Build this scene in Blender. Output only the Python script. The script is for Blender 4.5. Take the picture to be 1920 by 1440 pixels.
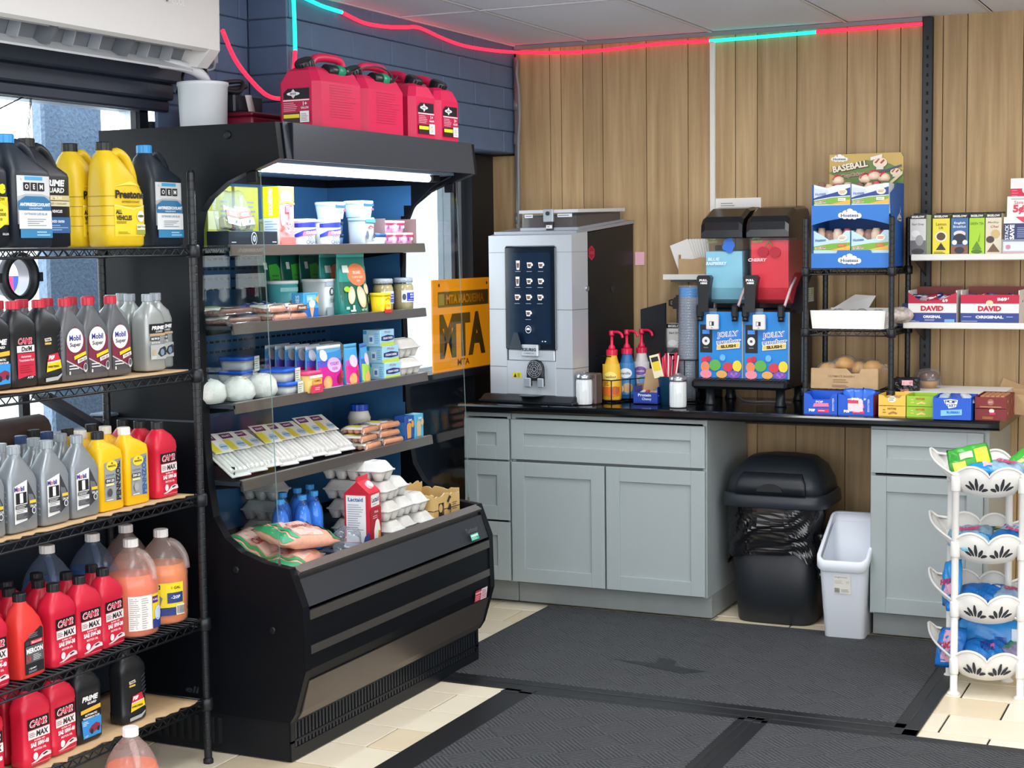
import bpy, bmesh, math, random
from math import sin, cos, pi, radians as rad
from mathutils import Vector, Matrix
random.seed(7)
for _o in list(bpy.data.objects): bpy.data.objects.remove(_o, do_unlink=True)
S = bpy.context.scene
COL = S.collection
# ---------------------------------------------------------------- camera, world, light, exposure
yaw, pitch, roll = rad(25.22), rad(5.009), rad(-0.7486)
right = Vector((cos(yaw), sin(yaw), 0)); fwd0 = Vector((-sin(yaw), cos(yaw), 0)); dn0 = Vector((0, 0, -1))
dn = dn0*cos(pitch) - fwd0*sin(pitch); fw = dn0*sin(pitch) + fwd0*cos(pitch)
rt = right*cos(roll) - dn*sin(roll); dn = right*sin(roll) + dn*cos(roll)
cam = bpy.data.cameras.new('camera'); co = bpy.data.objects.new('camera', cam); COL.objects.link(co)
mw = Matrix.Identity(4)
for i in range(3):
    mw[i][0] = rt[i]; mw[i][1] = -dn[i]; mw[i][2] = -fw[i]
mw[0][3], mw[1][3], mw[2][3] = 3.2, -6.872, 1.6
co.matrix_world = mw
cam.sensor_width = 36.0; cam.lens = 2975.65*36/1920; cam.clip_start = 0.05; cam.clip_end = 200
S.camera = co
S.view_settings.view_transform = 'Standard'; S.view_settings.look = 'None'; S.view_settings.gamma = 1
S.view_settings.use_curve_mapping = False
S.cycles.transparent_max_bounces = 40
S.view_settings.exposure = -0.12
W = bpy.data.worlds.new('sky'); S.world = W; W.use_nodes = True
nt = W.node_tree; bg = nt.nodes['Background']
tc = nt.nodes.new('ShaderNodeTexCoord'); sp = nt.nodes.new('ShaderNodeSeparateXYZ'); cr = nt.nodes.new('ShaderNodeValToRGB')
nt.links.new(tc.outputs['Generated'], sp.inputs[0]); nt.links.new(sp.outputs['Z'], cr.inputs[0]); nt.links.new(cr.outputs[0], bg.inputs[0])
cr.color_ramp.elements[0].position = 0.0; cr.color_ramp.elements[0].color = (1.0, 1.0, 1.0, 1)
cr.color_ramp.elements[1].position = 1.0; cr.color_ramp.elements[1].color = (.72, .86, 1.0, 1)
bg.inputs[1].default_value = 4.4
def area(name, loc, size, energy, color=(1, 1, 1), rot=(0, 0, 0)):
    l = bpy.data.lights.new(name, 'AREA'); l.shape = 'RECTANGLE'; l.size, l.size_y = size; l.energy = energy; l.color = color
    o = bpy.data.objects.new(name, l); o.location = loc; o.rotation_euler = rot; COL.objects.link(o); return o
TROFFERS = [(1.27, -1.72), (3.07, -1.72), (1.27, -4.12), (3.07, -4.12), (1.27, -6.52), (3.07, -6.52)]
for x, y in TROFFERS:
    area('troffer_light', (x, y, 2.495), (.5, 1.1), 21, (.97, .985, 1))
area('cooler_light', (.385, -2.19, 1.826), (.04, 1.1), 7.5, (.72, .87, 1), (0, rad(24), 0))

# ---------------------------------------------------------------- materials
_M = {}
def lin(h):
    h = h.lstrip('#'); h = h if len(h) == 6 else ''.join(c*2 for c in h); v = [int(h[i:i+2], 16)/255 for i in (0, 2, 4)]
    return tuple(c/12.92 if c <= .04045 else ((c+.055)/1.055)**2.4 for c in v)
def M(h, r=.5, m=0, coat=0, sp=.5, em=0, var=0, sc=30, bump=0, key=None):
    k = (h, r, m, coat, sp, em, var, sc, bump)
    if k in _M: return _M[k]
    a = bpy.data.materials.new('mat_'+h.strip('#')); a.use_nodes = True; n = a.node_tree; b = n.nodes['Principled BSDF']
    c = lin(h)
    b.inputs['Base Color'].default_value = (*c, 1); b.inputs['Roughness'].default_value = r; b.inputs['Metallic'].default_value = m
    b.inputs['Specular IOR Level'].default_value = sp; b.inputs['Coat Weight'].default_value = coat; b.inputs['Coat Roughness'].default_value = .1
    if em: b.inputs['Emission Color'].default_value = (*c, 1); b.inputs['Emission Strength'].default_value = em
    if var or bump:
        t = n.nodes.new('ShaderNodeTexCoord'); z = n.nodes.new('ShaderNodeTexNoise'); z.inputs['Scale'].default_value = sc; z.inputs['Detail'].default_value = 4
        n.links.new(t.outputs['Object'], z.inputs['Vector'])
        if var:
            x = n.nodes.new('ShaderNodeMix'); x.data_type = 'RGBA'
            x.inputs[6].default_value = (*[v*(1-var) for v in c], 1); x.inputs[7].default_value = (*[min(1, v*(1+var)) for v in c], 1)
            n.links.new(z.outputs[0], x.inputs[0]); n.links.new(x.outputs[2], b.inputs['Base Color'])
        if bump:
            u = n.nodes.new('ShaderNodeBump'); u.inputs['Strength'].default_value = bump; u.inputs['Distance'].default_value = .01
            n.links.new(z.outputs[0], u.inputs['Height']); n.links.new(u.outputs[0], b.inputs['Normal'])
    _M[k] = a; return a
def glassmat(name, tint=(1, 1, 1), dif=0.0, difcol=(1, 1, 1), ior=1.45, rough=0.0):
    """thin sheet: transparent + fresnel gloss (+ some milky diffuse)"""
    if name in _M: return _M[name]
    a = bpy.data.materials.new(name); a.use_nodes = True; n = a.node_tree; n.nodes.clear()
    o = n.nodes.new('ShaderNodeOutputMaterial'); t = n.nodes.new('ShaderNodeBsdfTransparent'); g = n.nodes.new('ShaderNodeBsdfGlossy')
    lw = n.nodes.new('ShaderNodeLayerWeight'); lw.inputs[0].default_value = .5; pw = n.nodes.new('ShaderNodeMath'); pw.operation = 'POWER'; pw.inputs[1].default_value = 5
    f = n.nodes.new('ShaderNodeMapRange'); f.inputs[3].default_value = ((ior-1)/(ior+1))**2; f.inputs[4].default_value = .85
    n.links.new(lw.outputs['Facing'], pw.inputs[0]); n.links.new(pw.outputs[0], f.inputs[0]); g.inputs['Roughness'].default_value = rough
    t.inputs[0].default_value = (*tint, 1); m = n.nodes.new('ShaderNodeMixShader')
    base = t.outputs[0]
    if dif:
        d = n.nodes.new('ShaderNodeBsdfDiffuse'); d.inputs[0].default_value = (*difcol, 1)
        tr = n.nodes.new('ShaderNodeBsdfTranslucent'); tr.inputs[0].default_value = (*difcol, 1)
        ad = n.nodes.new('ShaderNodeMixShader'); ad.inputs[0].default_value = .4
        n.links.new(d.outputs[0], ad.inputs[1]); n.links.new(tr.outputs[0], ad.inputs[2])
        q = n.nodes.new('ShaderNodeMixShader'); q.inputs[0].default_value = dif
        n.links.new(t.outputs[0], q.inputs[1]); n.links.new(ad.outputs[0], q.inputs[2]); base = q.outputs[0]
    n.links.new(f.outputs[0], m.inputs[0]); n.links.new(base, m.inputs[1]); n.links.new(g.outputs[0], m.inputs[2])
    n.links.new(m.outputs[0], o.inputs[0]); _M[name] = a; return a
GLASS = glassmat('clear_glass', (.95, .98, .975))
FILM = glassmat('clear_film', (.97, .98, 1), .10, (.9, .95, 1), 1.5, .12)
MILKY = glassmat('milky_plastic', (.97, .90, .88), .20, (.95, .86, .84), 1.45, .2); MILKB = glassmat('milky_blue', (.75, .85, .97), .14, (.6, .72, .9), 1.45, .2)
CLEARP = glassmat('clear_plastic', (.93, .96, .98), .08, (.9, .95, 1), 1.5, .05)

# ---------------------------------------------------------------- mesh building
class MB:
    def __init__(s): s.v = []; s.f = []; s.m = []; s.sm = []; s.mats = []
    def mi(s, m):
        if m not in s.mats: s.mats.append(m)
        return s.mats.index(m)
    def face(s, idx, m, sm=False): s.f.append(tuple(idx)); s.m.append(s.mi(m)); s.sm.append(sm)
    def poly(s, pts, m, sm=False):
        b = len(s.v); s.v += [tuple(p) for p in pts]; s.face(range(b, b+len(pts)), m, sm); return s
    def box(s, x0, x1, y0, y1, z0, z1, m, c=0):
        if c <= 0:
            b = len(s.v); s.v += [(x, y, z) for x in (x0, x1) for y in (y0, y1) for z in (z0, z1)]
            for q in ((0, 1, 3, 2), (4, 6, 7, 5), (0, 4, 5, 1), (2, 3, 7, 6), (0, 2, 6, 4), (1, 5, 7, 3)): s.face([b+i for i in q], m)
            return s
        c = min(c, (x1-x0)*.45, (y1-y0)*.45, (z1-z0)*.45)
        b = len(s.v); ix = {}
        for i, x in enumerate((x0, x1)):
            for j, y in enumerate((y0, y1)):
                for k, z in enumerate((z0, z1)):
                    a = (1 if i == 0 else -1)*c; e = (1 if j == 0 else -1)*c; g = (1 if k == 0 else -1)*c
                    for ax, p in enumerate(((x, y+e, z+g), (x+a, y, z+g), (x+a, y+e, z))):
                        ix[i, j, k, ax] = len(s.v); s.v.append(p)
        for i in (0, 1):
            q = [ix[i, 0, 0, 0], ix[i, 0, 1, 0], ix[i, 1, 1, 0], ix[i, 1, 0, 0]]; s.face(q if i == 0 else q[::-1], m)
            q = [ix[0, i, 0, 1], ix[1, i, 0, 1], ix[1, i, 1, 1], ix[0, i, 1, 1]]; s.face(q if i == 0 else q[::-1], m)
            q = [ix[0, 0, i, 2], ix[0, 1, i, 2], ix[1, 1, i, 2], ix[1, 0, i, 2]]; s.face(q if i == 0 else q[::-1], m)
        for i in (0, 1):
            for j in (0, 1):
                f = i == j
                q = [ix[i, j, 0, 0], ix[i, j, 0, 1], ix[i, j, 1, 1], ix[i, j, 1, 0]]; s.face(q if f else q[::-1], m)
                q = [ix[i, 0, j, 0], ix[i, 1, j, 0], ix[i, 1, j, 2], ix[i, 0, j, 2]]; s.face(q if f else q[::-1], m)
                q = [ix[0, i, j, 2], ix[1, i, j, 2], ix[1, i, j, 1], ix[0, i, j, 1]]; s.face(q if f else q[::-1], m)
        for i in (0, 1):
            for j in (0, 1):
                for k in (0, 1):
                    q = [ix[i, j, k, 0], ix[i, j, k, 2], ix[i, j, k, 1]]; s.face(q if (i+j+k) % 2 == 0 else q[::-1], m)
        return s
    def loft(s, rings, m, c0=True, c1=True, sm=True, closed=True):
        b = len(s.v); n = len(rings[0])
        for r in rings: s.v += [tuple(p) for p in r]
        for i in range(len(rings)-1):
            for j in range(n if closed else n-1):
                k = (j+1) % n; s.face((b+i*n+j, b+i*n+k, b+(i+1)*n+k, b+(i+1)*n+j), m, sm)
        if c0: s.face([b+j for j in range(n)][::-1], m)
        if c1: s.face([b+(len(rings)-1)*n+j for j in range(n)], m)
        return s
    def rings(s, secs, m, n=20, sm=True, c0=True, c1=True):
        """secs: (z, hw, hd, cx, cy, e) superellipse sections"""
        R = []
        for q in secs:
            z, hw, hd = q[:3]; cx = q[3] if len(q) > 3 else 0; cy = q[4] if len(q) > 4 else 0; e = q[5] if len(q) > 5 else 4
            r = []
            for i in range(n):
                t = 2*pi*(i+.5)/n; a, d = cos(t), sin(t)
                r.append((cx+hw*math.copysign(abs(a)**(2/e), a), cy+hd*math.copysign(abs(d)**(2/e), d), z))
            R.append(r)
        return s.loft(R, m, c0, c1, sm)
    def lathe(s, prof, m, cx=0, cy=0, n=16, sm=True, c0=True, c1=True):
        return s.loft([[(cx+r*cos(2*pi*i/n), cy+r*sin(2*pi*i/n), z) for i in range(n)] for r, z in prof], m, c0, c1, sm)
    def tube(s, pts, r, m, n=6, closed=False, caps=True):
        pts = [Vector(p) for p in pts]; N = len(pts); R = []; up = None
        for i, p in enumerate(pts):
            if closed: t = pts[(i+1) % N]-pts[i-1]
            else: t = pts[min(i+1, N-1)]-pts[max(i-1, 0)]
            t.normalize()
            if up is None:
                up = Vector((0, 0, 1)) if abs(t.z) < .9 else Vector((1, 0, 0))
            u = up - t*up.dot(t)
            if u.length < 1e-4: u = t.orthogonal()
            u.normalize(); w = t.cross(u); up = u
            rr_ = r[i] if isinstance(r, (list, tuple)) else r
            R.append([p+u*(rr_*cos(2*pi*k/n))+w*(rr_*sin(2*pi*k/n)) for k in range(n)])
        if closed: R.append(R[0])
        return s.loft(R, m, caps and not closed, caps and not closed, True)
    def prism(s, prof, a0, a1, axis, m, sm=False):
        """extrude a closed 2D outline; axis 'x': prof=(y,z); 'y': prof=(x,z); 'z': prof=(x,y)"""
        mk = {'x': lambda p, a: (a, p[0], p[1]), 'y': lambda p, a: (p[0], a, p[1]), 'z': lambda p, a: (p[0], p[1], a)}[axis]
        return s.loft([[mk(p, a0) for p in prof], [mk(p, a1) for p in prof]], m, True, True, sm)
    def grid(s, nx, ny, fn, m, sm=True):
        b = len(s.v)
        for j in range(ny+1):
            for i in range(nx+1): s.v.append(tuple(fn(i/nx, j/ny)))
        for j in range(ny):
            for i in range(nx): s.face((b+j*(nx+1)+i, b+j*(nx+1)+i+1, b+(j+1)*(nx+1)+i+1, b+(j+1)*(nx+1)+i), m, sm)
        return s
    def mesh(s, name):
        me = bpy.data.meshes.new(name); me.from_pydata(s.v, [], s.f)
        for m in s.mats: me.materials.append(m)
        me.polygons.foreach_set('material_index', s.m); me.polygons.foreach_set('use_smooth', s.sm)
        me.update(); return me
    def fix(s, me):
        bm = bmesh.new(); bm.from_mesh(me); bmesh.ops.recalc_face_normals(bm, faces=bm.faces); bm.to_mesh(me); bm.free(); return me
def obj(name, mb, parent=None, loc=(0, 0, 0), rz=0, label=None, rot=None):
    me = mb if isinstance(mb, bpy.types.Mesh) else mb.fix(mb.mesh(name))
    o = bpy.data.objects.new(name, me); COL.objects.link(o); o.location = loc
    o.rotation_euler = rot if rot else (0, 0, rz)
    if parent: o.parent = parent
    if label: o['label'] = label
    return o
def tag(o, label, cat, group=None):
    o['label'] = label; o['category'] = cat
    if group: o['group'] = group
    return o
def thing(name, label, cat, loc=(0, 0, 0), rz=0, group=None, rot=None):
    o = bpy.data.objects.new(name, None); COL.objects.link(o); o.empty_display_size = .05
    o.location = loc; o.rotation_euler = rot if rot else (0, 0, rz); return tag(o, label, cat, group)
def struct(name, mb, parent=None):
    o = obj(name, mb, parent)
    if not parent: o['kind'] = 'structure'
    return o
def dup(root, loc, rz=None, label=None, group=None, rot=None, swap=None):
    """copy a thing, its parts and their sub-parts"""
    def cp(o, par):
        c = o.copy(); COL.objects.link(c)
        if par: c.parent = par
        for ch in list(o.children): cp(ch, c)
        return c
    r = cp(root, None); r.location = loc
    if rot: r.rotation_euler = rot
    elif rz is not None: r.rotation_euler = (0, 0, rz)
    if label: r['label'] = label
    if group: r['group'] = group
    return r
# ---------------------------------------------------------------- flat print (labels)
_T = {}
def textgeo(t, bold=0.02):
    k = (t, bold)
    if k in _T: return _T[k]
    cu = bpy.data.curves.new('t', 'FONT'); cu.body = t; cu.resolution_u = 2; cu.offset = bold
    ob = bpy.data.objects.new('t', cu); me = bpy.data.meshes.new_from_object(ob)
    vs = [(v.co.x, v.co.y) for v in me.vertices]; fs = [tuple(p.vertices) for p in me.polygons]
    bpy.data.objects.remove(ob); bpy.data.curves.remove(cu); bpy.data.meshes.remove(me)
    if not vs: vs = [(0, 0), (1, 0), (0, 1)]; fs = []
    x0 = min(v[0] for v in vs); x1 = max(v[0] for v in vs); y0 = min(v[1] for v in vs); y1 = max(v[1] for v in vs)
    g = ([((x-x0)/(x1-x0 or 1)-.5, (y-y0)/(y1-y0 or 1)-.5) for x, y in vs], fs, (x1-x0)/(y1-y0 or 1)); _T[k] = g; return g
def refine(me, L):
    bm = bmesh.new(); bm.from_mesh(me)
    for _ in range(5):
        es = [e for e in bm.edges if abs(e.verts[0].co.x-e.verts[1].co.x) > L or abs(e.verts[0].co.z-e.verts[1].co.z) > 2.5*L]
        if not es: break
        bmesh.ops.triangulate(bm, faces=[f for f in bm.faces if len(f.verts) > 4 and any(e in es for e in f.edges)]) if _ == 0 else None
        es = [e for e in bm.edges if abs(e.verts[0].co.x-e.verts[1].co.x) > L or abs(e.verts[0].co.z-e.verts[1].co.z) > 2.5*L]
        bmesh.ops.subdivide_edges(bm, edges=es, cuts=1, use_grid_fill=True)
        bmesh.ops.triangulate(bm, faces=[f for f in bm.faces if len(f.verts) > 4])
    bm.to_mesh(me); bm.free()
class Pr:
    """flat print in the local x-z plane, facing -y; layers stand off by fractions of a millimetre"""
    def __init__(s, R=0, eps=.0004, rough=.4): s.mb = MB(); s.R = R; s.l = 0; s.eps = eps; s.ro = rough
    def _p(s, x, z):
        d = s.l*s.eps
        return (x, -d, z)
    def col(s, c): return c if not isinstance(c, str) else M(c, s.ro)
    def up(s): s.l += 1
    def poly(s, pts, c):
        s.up(); s.mb.poly([s._p(*p) for p in pts], s.col(c)); return s
    def rect(s, x0, z0, x1, z1, c):
        s.up(); n = 1; m = s.col(c)
        for i in range(n):
            a = x0+(x1-x0)*i/n; b = x0+(x1-x0)*(i+1)/n
            s.mb.poly([s._p(a, z0), s._p(b, z0), s._p(b, z1), s._p(a, z1)], m)
        return s
    def ell(s, cx, cz, rx, rz, c, n=18):
        return s.poly([(cx+rx*cos(2*pi*i/n), cz+rz*sin(2*pi*i/n)) for i in range(n)], c)
    def text(s, t, cx, cz, h, c, w=None, sh=0, rot=0, bold=.02, mir=False):
        vs, fs, asp = textgeo(t, bold); s.up(); w = w or h*asp; m = s.col(c); b = len(s.mb.v); ca, sa = cos(rot), sin(rot)
        for x, y in vs:
            X = x*w+y*h*sh; Y = y*h
            if mir: X = -X
            s.mb.v.append(s._p(cx+X*ca-Y*sa, cz+X*sa+Y*ca))
        for f in fs: s.mb.face([b+i for i in f], m)
        return s
    def lines(s, x0, x1, z0, z1, n, c, t=.4):
        """small print as thin bars"""
        rnd = random.Random(n*7+int(1e4*abs(x0)))
        for i in range(n):
            z = z1-(z1-z0)*(i+.5)/n; h = (z1-z0)/n*t/2; s.rect(x0, z-h, x0+(x1-x0)*rnd.uniform(.6, 1), z+h, c); s.l -= 1
        s.l += 1; return s
    def mesh(s, name='label'):
        me = s.mb.mesh(name)
        if s.R:
            refine(me, s.R*.3)
            for v in me.vertices: a = v.co.x/s.R; r = s.R-v.co.y; v.co = (r*sin(a), -r*cos(a), v.co.z)
        return me
def label(pr, parent, loc=(0, 0, 0), rz=0, name='label', rot=None):
    return obj(name, pr if isinstance(pr, bpy.types.Mesh) else pr.mesh(name), parent, loc, rz, rot=rot)
def drape(me, hw, hd, e):
    """wrap a flat label onto a superellipse body"""
    refine(me, hw*.22)
    for v in me.vertices:
        x = min(abs(v.co.x)/hw, .985); v.co.y += -hd*(1-x**e)**(1/e)-.0007
    return me
R90 = pi/2
ORD = ['first', 'second', 'third', 'fourth', 'fifth', 'sixth', 'seventh', 'eighth', 'ninth', 'tenth', 'eleventh', 'twelfth']
# ================================================================ SETTING
random.seed(11)
def woodmat():
    a = bpy.data.materials.new('oak_panel'); a.use_nodes = True; n = a.node_tree; b = n.nodes['Principled BSDF']; L = n.links.new
    t = n.nodes.new('ShaderNodeTexCoord'); oi = n.nodes.new('ShaderNodeObjectInfo'); mp = n.nodes.new('ShaderNodeMapping')
    mp.inputs['Scale'].default_value = (26, 26, 1.1); L(t.outputs['Object'], mp.inputs[0])
    ad = n.nodes.new('ShaderNodeVectorMath'); cx = n.nodes.new('ShaderNodeCombineXYZ'); mu = n.nodes.new('ShaderNodeMath'); mu.operation = 'MULTIPLY'; mu.inputs[1].default_value = 40
    L(oi.outputs['Random'], mu.inputs[0]); L(mu.outputs[0], cx.inputs[0]); L(mu.outputs[0], cx.inputs[2]); L(mp.outputs[0], ad.inputs[0]); L(cx.outputs[0], ad.inputs[1])
    z = n.nodes.new('ShaderNodeTexNoise'); z.inputs['Scale'].default_value = 1; z.inputs['Detail'].default_value = 6; z.inputs['Roughness'].default_value = .62; L(ad.outputs[0], z.inputs[0])
    r = n.nodes.new('ShaderNodeValToRGB'); r.color_ramp.elements[0].position = .3; r.color_ramp.elements[1].position = .72
    r.color_ramp.elements[0].color = (*lin('#a3855e'), 1); r.color_ramp.elements[1].color = (*lin('#cdb086'), 1)
    L(z.outputs[0], r.inputs[0])
    hs = n.nodes.new('ShaderNodeHueSaturation'); rv = n.nodes.new('ShaderNodeMapRange'); rv.inputs[3].default_value = .86; rv.inputs[4].default_value = 1.1
    L(oi.outputs['Random'], rv.inputs[0]); L(rv.outputs[0], hs.inputs['Value']); L(r.outputs[0], hs.inputs['Color']); L(hs.outputs[0], b.inputs['Base Color'])
    b.inputs['Roughness'].default_value = .55; b.inputs['Specular IOR Level'].default_value = .3
    u = n.nodes.new('ShaderNodeBump'); u.inputs['Strength'].default_value = .08; u.inputs['Distance'].default_value = .004; L(z.outputs[0], u.inputs['Height']); L(u.outputs[0], b.inputs['Normal'])
    return a
WOOD = woodmat(); PAINT = M('#5f7696', .62, var=.12, sc=14, bump=.25); GROOVE = M('#3a2a1a', .9)
DARKF = M('#1b2430', .5, var=.15, sc=6)
# back wall of oak planks
wb = struct('wall_back', MB().box(-.30, 4.7, .012, .12, 0, 2.6, GROOVE))
gx = [-.17, .004, .178, .235, .345, .443, .657, .856, 1.077, 1.177, 1.354, 1.574, 1.703, 1.802, 1.978, 2.078, 2.302]
while gx[-1] < 4.6: gx.append(gx[-1]+random.choice((.1, .15, .2, .22)))
for i in range(len(gx)-1):
    top = 2.02 if i == 0 else 2.535
    obj('plank', MB().box(gx[i]+.0015, gx[i+1]-.0015, 0, .0115, 0, top, WOOD, .001), wb)
# left wall: solid, pier, bulkhead with painted blocks
wl = struct('wall_left', MB().box(-.32, -.185, -9.2, .012, 0, 1.0, DARKF).box(-.32, -.185, -2.5, -1.45, 1.0, 2.03, DARKF)
            .box(-.32, -.185, -9.2, .012, 2.09, 2.60, PAINT).box(-.185, -.016, -1.93, .012, 2.03, 2.55, PAINT).box(-.32, -.185, -1.45, .012, 2.02, 2.09, DARKF))
def blocks(x0, x1, ya, yb, za, zb, L=.30, H=.1):
    z = zb; k = 0
    while z > za+.02:
        lo = max(za, z-H); y = ya+(L/2 if k % 2 else 0)-L
        while y < yb-.01:
            a, b = max(y, ya), min(y+L, yb)
            if b-a > .02: obj('block', MB().box(x0, x1+random.uniform(-.002, .002), a+.0012, b-.0012, lo+.0012, z-.0012, PAINT, .0035), wl)
            y += L
        z -= H; k += 1
blocks(-.016, 0, -1.93, 0, 2.02, 2.53)
for k in range(5): obj('block', MB().box(-.17, -.001, -1.944, -1.931, 2.0312+.1*k, 2.1288+.1*k, PAINT, .0035), wl)
blocks(-.185, -.17, -2.60, -1.945, 2.09, 2.53)
blocks(-.185, -.17, -2.49, -1.945, 1.79, 2.09)
# header beam boards over the window
hb = MB()
for x1, z0, z1 in ((-.10, 2.155, 2.25), (-.135, 2.10, 2.155), (-.155, 2.062, 2.10)): hb.box(-.185, x1, -5.2, -2.44, z0, z1, M('#27303f', .5, var=.2, sc=9), .006)
struct('trim_1', hb)
# floor: slab, tiles
fl = struct('floor', MB().box(-.32, 5.2, -9.2, .012, -.1, -.006, M('#2a2420', .9, var=.2, sc=40)))
TILE = [M(h, .32, var=.06, sc=7) for h in ('#f0e4cb', '#e9dabc', '#f3e9d3', '#e6d4b4')]
tcache = {}
yb = 0.0; row = 0
while yb > -4.4:
    x = -.185-(.165 if row % 2 else 0)
    while x < 3.4:
        a, b = max(x, -.18), min(x+.33, 3.5)
        # only where the photograph can show the floor: under the mats' middle the slab is enough
        ym = yb-.107; xm = (a+b)/2
        if not (.62 < xm < 2.05 and -1.6 < ym < -.7) and not (.98 < xm < 2.6 and ym < -1.98):
            w = round(b-a, 3); mi = random.randrange(4); k = (w, mi)
            if k not in tcache:
                m = MB().box(-w/2+.0035, w/2-.0035, -.1037, .1037, -.008, 0, TILE[mi], .0012); tcache[k] = m.fix(m.mesh('tile'))
            obj('tile', tcache[k], fl, (xm, ym, 0))
        x += .33
    yb -= .2145; row += 1
# ceiling: slab, tiles, grid
CT = M('#e6ecfa', .85, var=.05, sc=90, bump=.15); GRIDM = M('#d2d2d6', .5)
ce = struct('ceiling', MB().box(-.32, 5.2, -9.2, .012, 2.556, 2.62, M('#55565a', .9)))
troff = [(1.27, -1.72), (3.07, -1.72), (1.27, -4.12), (3.07, -4.12), (1.27, -6.52), (3.07, -6.52)]
tm = MB().box(-.292, .292, -.592, .592, 0, .012, CT, .002); tm = tm.fix(tm.mesh('ceiling_tile'))
for i in range(-1, 8):
    for j in range(0, 8):
        x, y = .37+.6*i+.3, -1.12-1.2*j+.6
        if any(abs(x-a) < .1 and abs(y-b) < .1 for a, b in troff): continue
        if y > 0:
            m = MB().box(max(-.01, x-.292), x+.292, -1.114, -.004, 2.532, 2.544, CT, .002)
            if x-.292 < 0: m = MB().box(.005, x+.292, -1.114, -.004, 2.532, 2.544, CT, .002)
            obj('ceiling_tile', m, ce)
        elif x-.292 < 0:
            obj('ceiling_tile', MB().box(-.16, x+.292, y-.592, y+.592, 2.532, 2.544, CT, .002), ce)
        else: obj('ceiling_tile', tm, ce, (x, y, 2.532))
for i in range(-1, 8): obj('grid_bar', MB().box(.37+.6*i-.006+(.0 if i >= 0 else .235), .37+.6*i+.006+(.0 if i >= 0 else .235), -9.2, -.002, 2.526, 2.531, GRIDM), ce)
for j in range(0, 7): obj('grid_bar', MB().box(-.16 if j else .003, 5.2, -1.126-1.2*j, -1.114-1.2*j, 2.5255, 2.5305, GRIDM), ce)
obj('wall_angle', MB().box(.003, 1.895, -.018, -.001, 2.512, 2.53, M('#8d8b90', .5)), ce)
for k, (x, y) in enumerate(troff):
    t = thing('ceiling_light', ['recessed ceiling light nearest the panelled back wall, above the cooler side', 'recessed ceiling light nearest the back wall, above the snack side', 'recessed ceiling light over the middle of the room, cooler side', 'recessed ceiling light over the middle of the room, snack side', 'recessed ceiling light behind the viewer, cooler side', 'recessed ceiling light behind the viewer, snack side'][k], 'light', (x, y, 2.5), 0, 'recessed ceiling lights')
    fr = MB()
    for a in ((-.294, -.26, -.594, .594), (.26, .294, -.594, .594), (-.26, .26, -.594, -.56), (-.26, .26, .56, .594)): fr.box(*a, .024, .05, M('#e8e8ea', .4))
    obj('frame', fr, t); obj('diffuser', MB().box(-.26, .26, -.56, .56, .03, .04, M('#fffdf5', .6, em=1.6)), t)
# other walls, out of the picture
wr = struct('wall_right', MB().box(5.1, 5.2, -9.2, .012, 0, .5, M('#c9b48e', .7)).box(5.1, 5.2, -9.2, .012, 2.35, 2.6, M('#c9b48e', .7)).box(5.1, 5.2, -2.6, .012, .5, 2.35, M('#c9b48e', .7)))
w3 = struct('added_window', MB().box(5.08, 5.2, -9.2, -2.6, .46, .50, DARKF))  # unseen window, put in to let daylight onto the cooler and ceiling
for k in range(5): obj('mullion', MB().box(5.12, 5.18, -2.66-1.6*k, -2.60-1.6*k, .5, 2.35, M('#b9c2cc', .35, .6)), w3)
# black slotted upright on the back wall
tr = MB().box(1.897, 1.941, -.026, -.002, .92, 2.528, M('#10161e', .45), .003)
for k in range(40): tr.box(1.915, 1.923, -.0275, -.0255, .95+k*.038, .965+k*.038, M('#05070a', .8))
struct('trim_2', tr)
# window frames, panes, sill
ALU = M('#b9c2cc', .35, .6); BLK = M('#0d141d', .45)
w1 = struct('window_1', MB().box(-.30, -.19, -5.2, -2.5, .985, 1.02, DARKF))
obj('frame', MB().box(-.27, -.20, -2.545, -2.50, 1.02, 2.07, BLK).box(-.262, -.215, -2.575, -2.547, 1.02, 2.065, ALU).box(-.27, -.20, -5.2, -2.5, 2.06, 2.09, ALU), w1)
obj('pane', MB().box(-.238, -.232, -5.2, -2.575, 1.02, 2.06, GLASS), w1)
w2 = struct('window_2', MB().box(-.32, -.09, -1.45, -.03, 1.0, 1.034, DARKF))
obj('frame', MB().box(-.25, -.18, -.335, -.30, 1.035, 2.02, M('#7f8893', .4, .4)).box(-.25, -.18, -.298, -.262, 1.035, 2.02, BLK).box(-.25, -.175, -.26, -.235, 1.035, 2.02, ALU).box(-.27, -.12, -.233, -.004, 0, 2.02, BLK), w2)
obj('pane', MB().box(-.222, -.217, -1.45, -.335, 1.035, 2.02, GLASS), w2)
# raceway and pipes
rw = MB().box(.963, .987, -.02, 0, 1.06, 2.49, M('#e8e6e0', .45), .003)
tag(obj('cable_raceway', rw), 'thin white cable raceway running up the oak wall planks', 'raceway')
pc = thing('corner_pipe', 'grey metal conduit pipe standing in the corner of the room', 'pipe', (.018, -.024, 0))
PIPE = M('#a9a7a6', .35, .5)
obj('pipe', MB().lathe([(.013, .93), (.013, 2.475)], PIPE, n=12), pc)
for z in (1.70, 2.07, 2.23): obj('coupling', MB().lathe([(.018, z), (.018, z+.05)], PIPE, n=12), pc)
cw = MB().tube([(-.01+.05, -.055, 2.46), (.03, -.05, 2.40), (.045, -.06, 2.33), (.05, -.062, 2.2), (.038, -.055, 2.1), (.035, -.05, 1.95), (.033, -.05, 1.7), (.03, -.045, 1.4)], .008, M('#8f8f92', .5))
tag(obj('wall_cable', cw), 'slack grey cable hanging beside the corner conduit pipe', 'cable')
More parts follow.
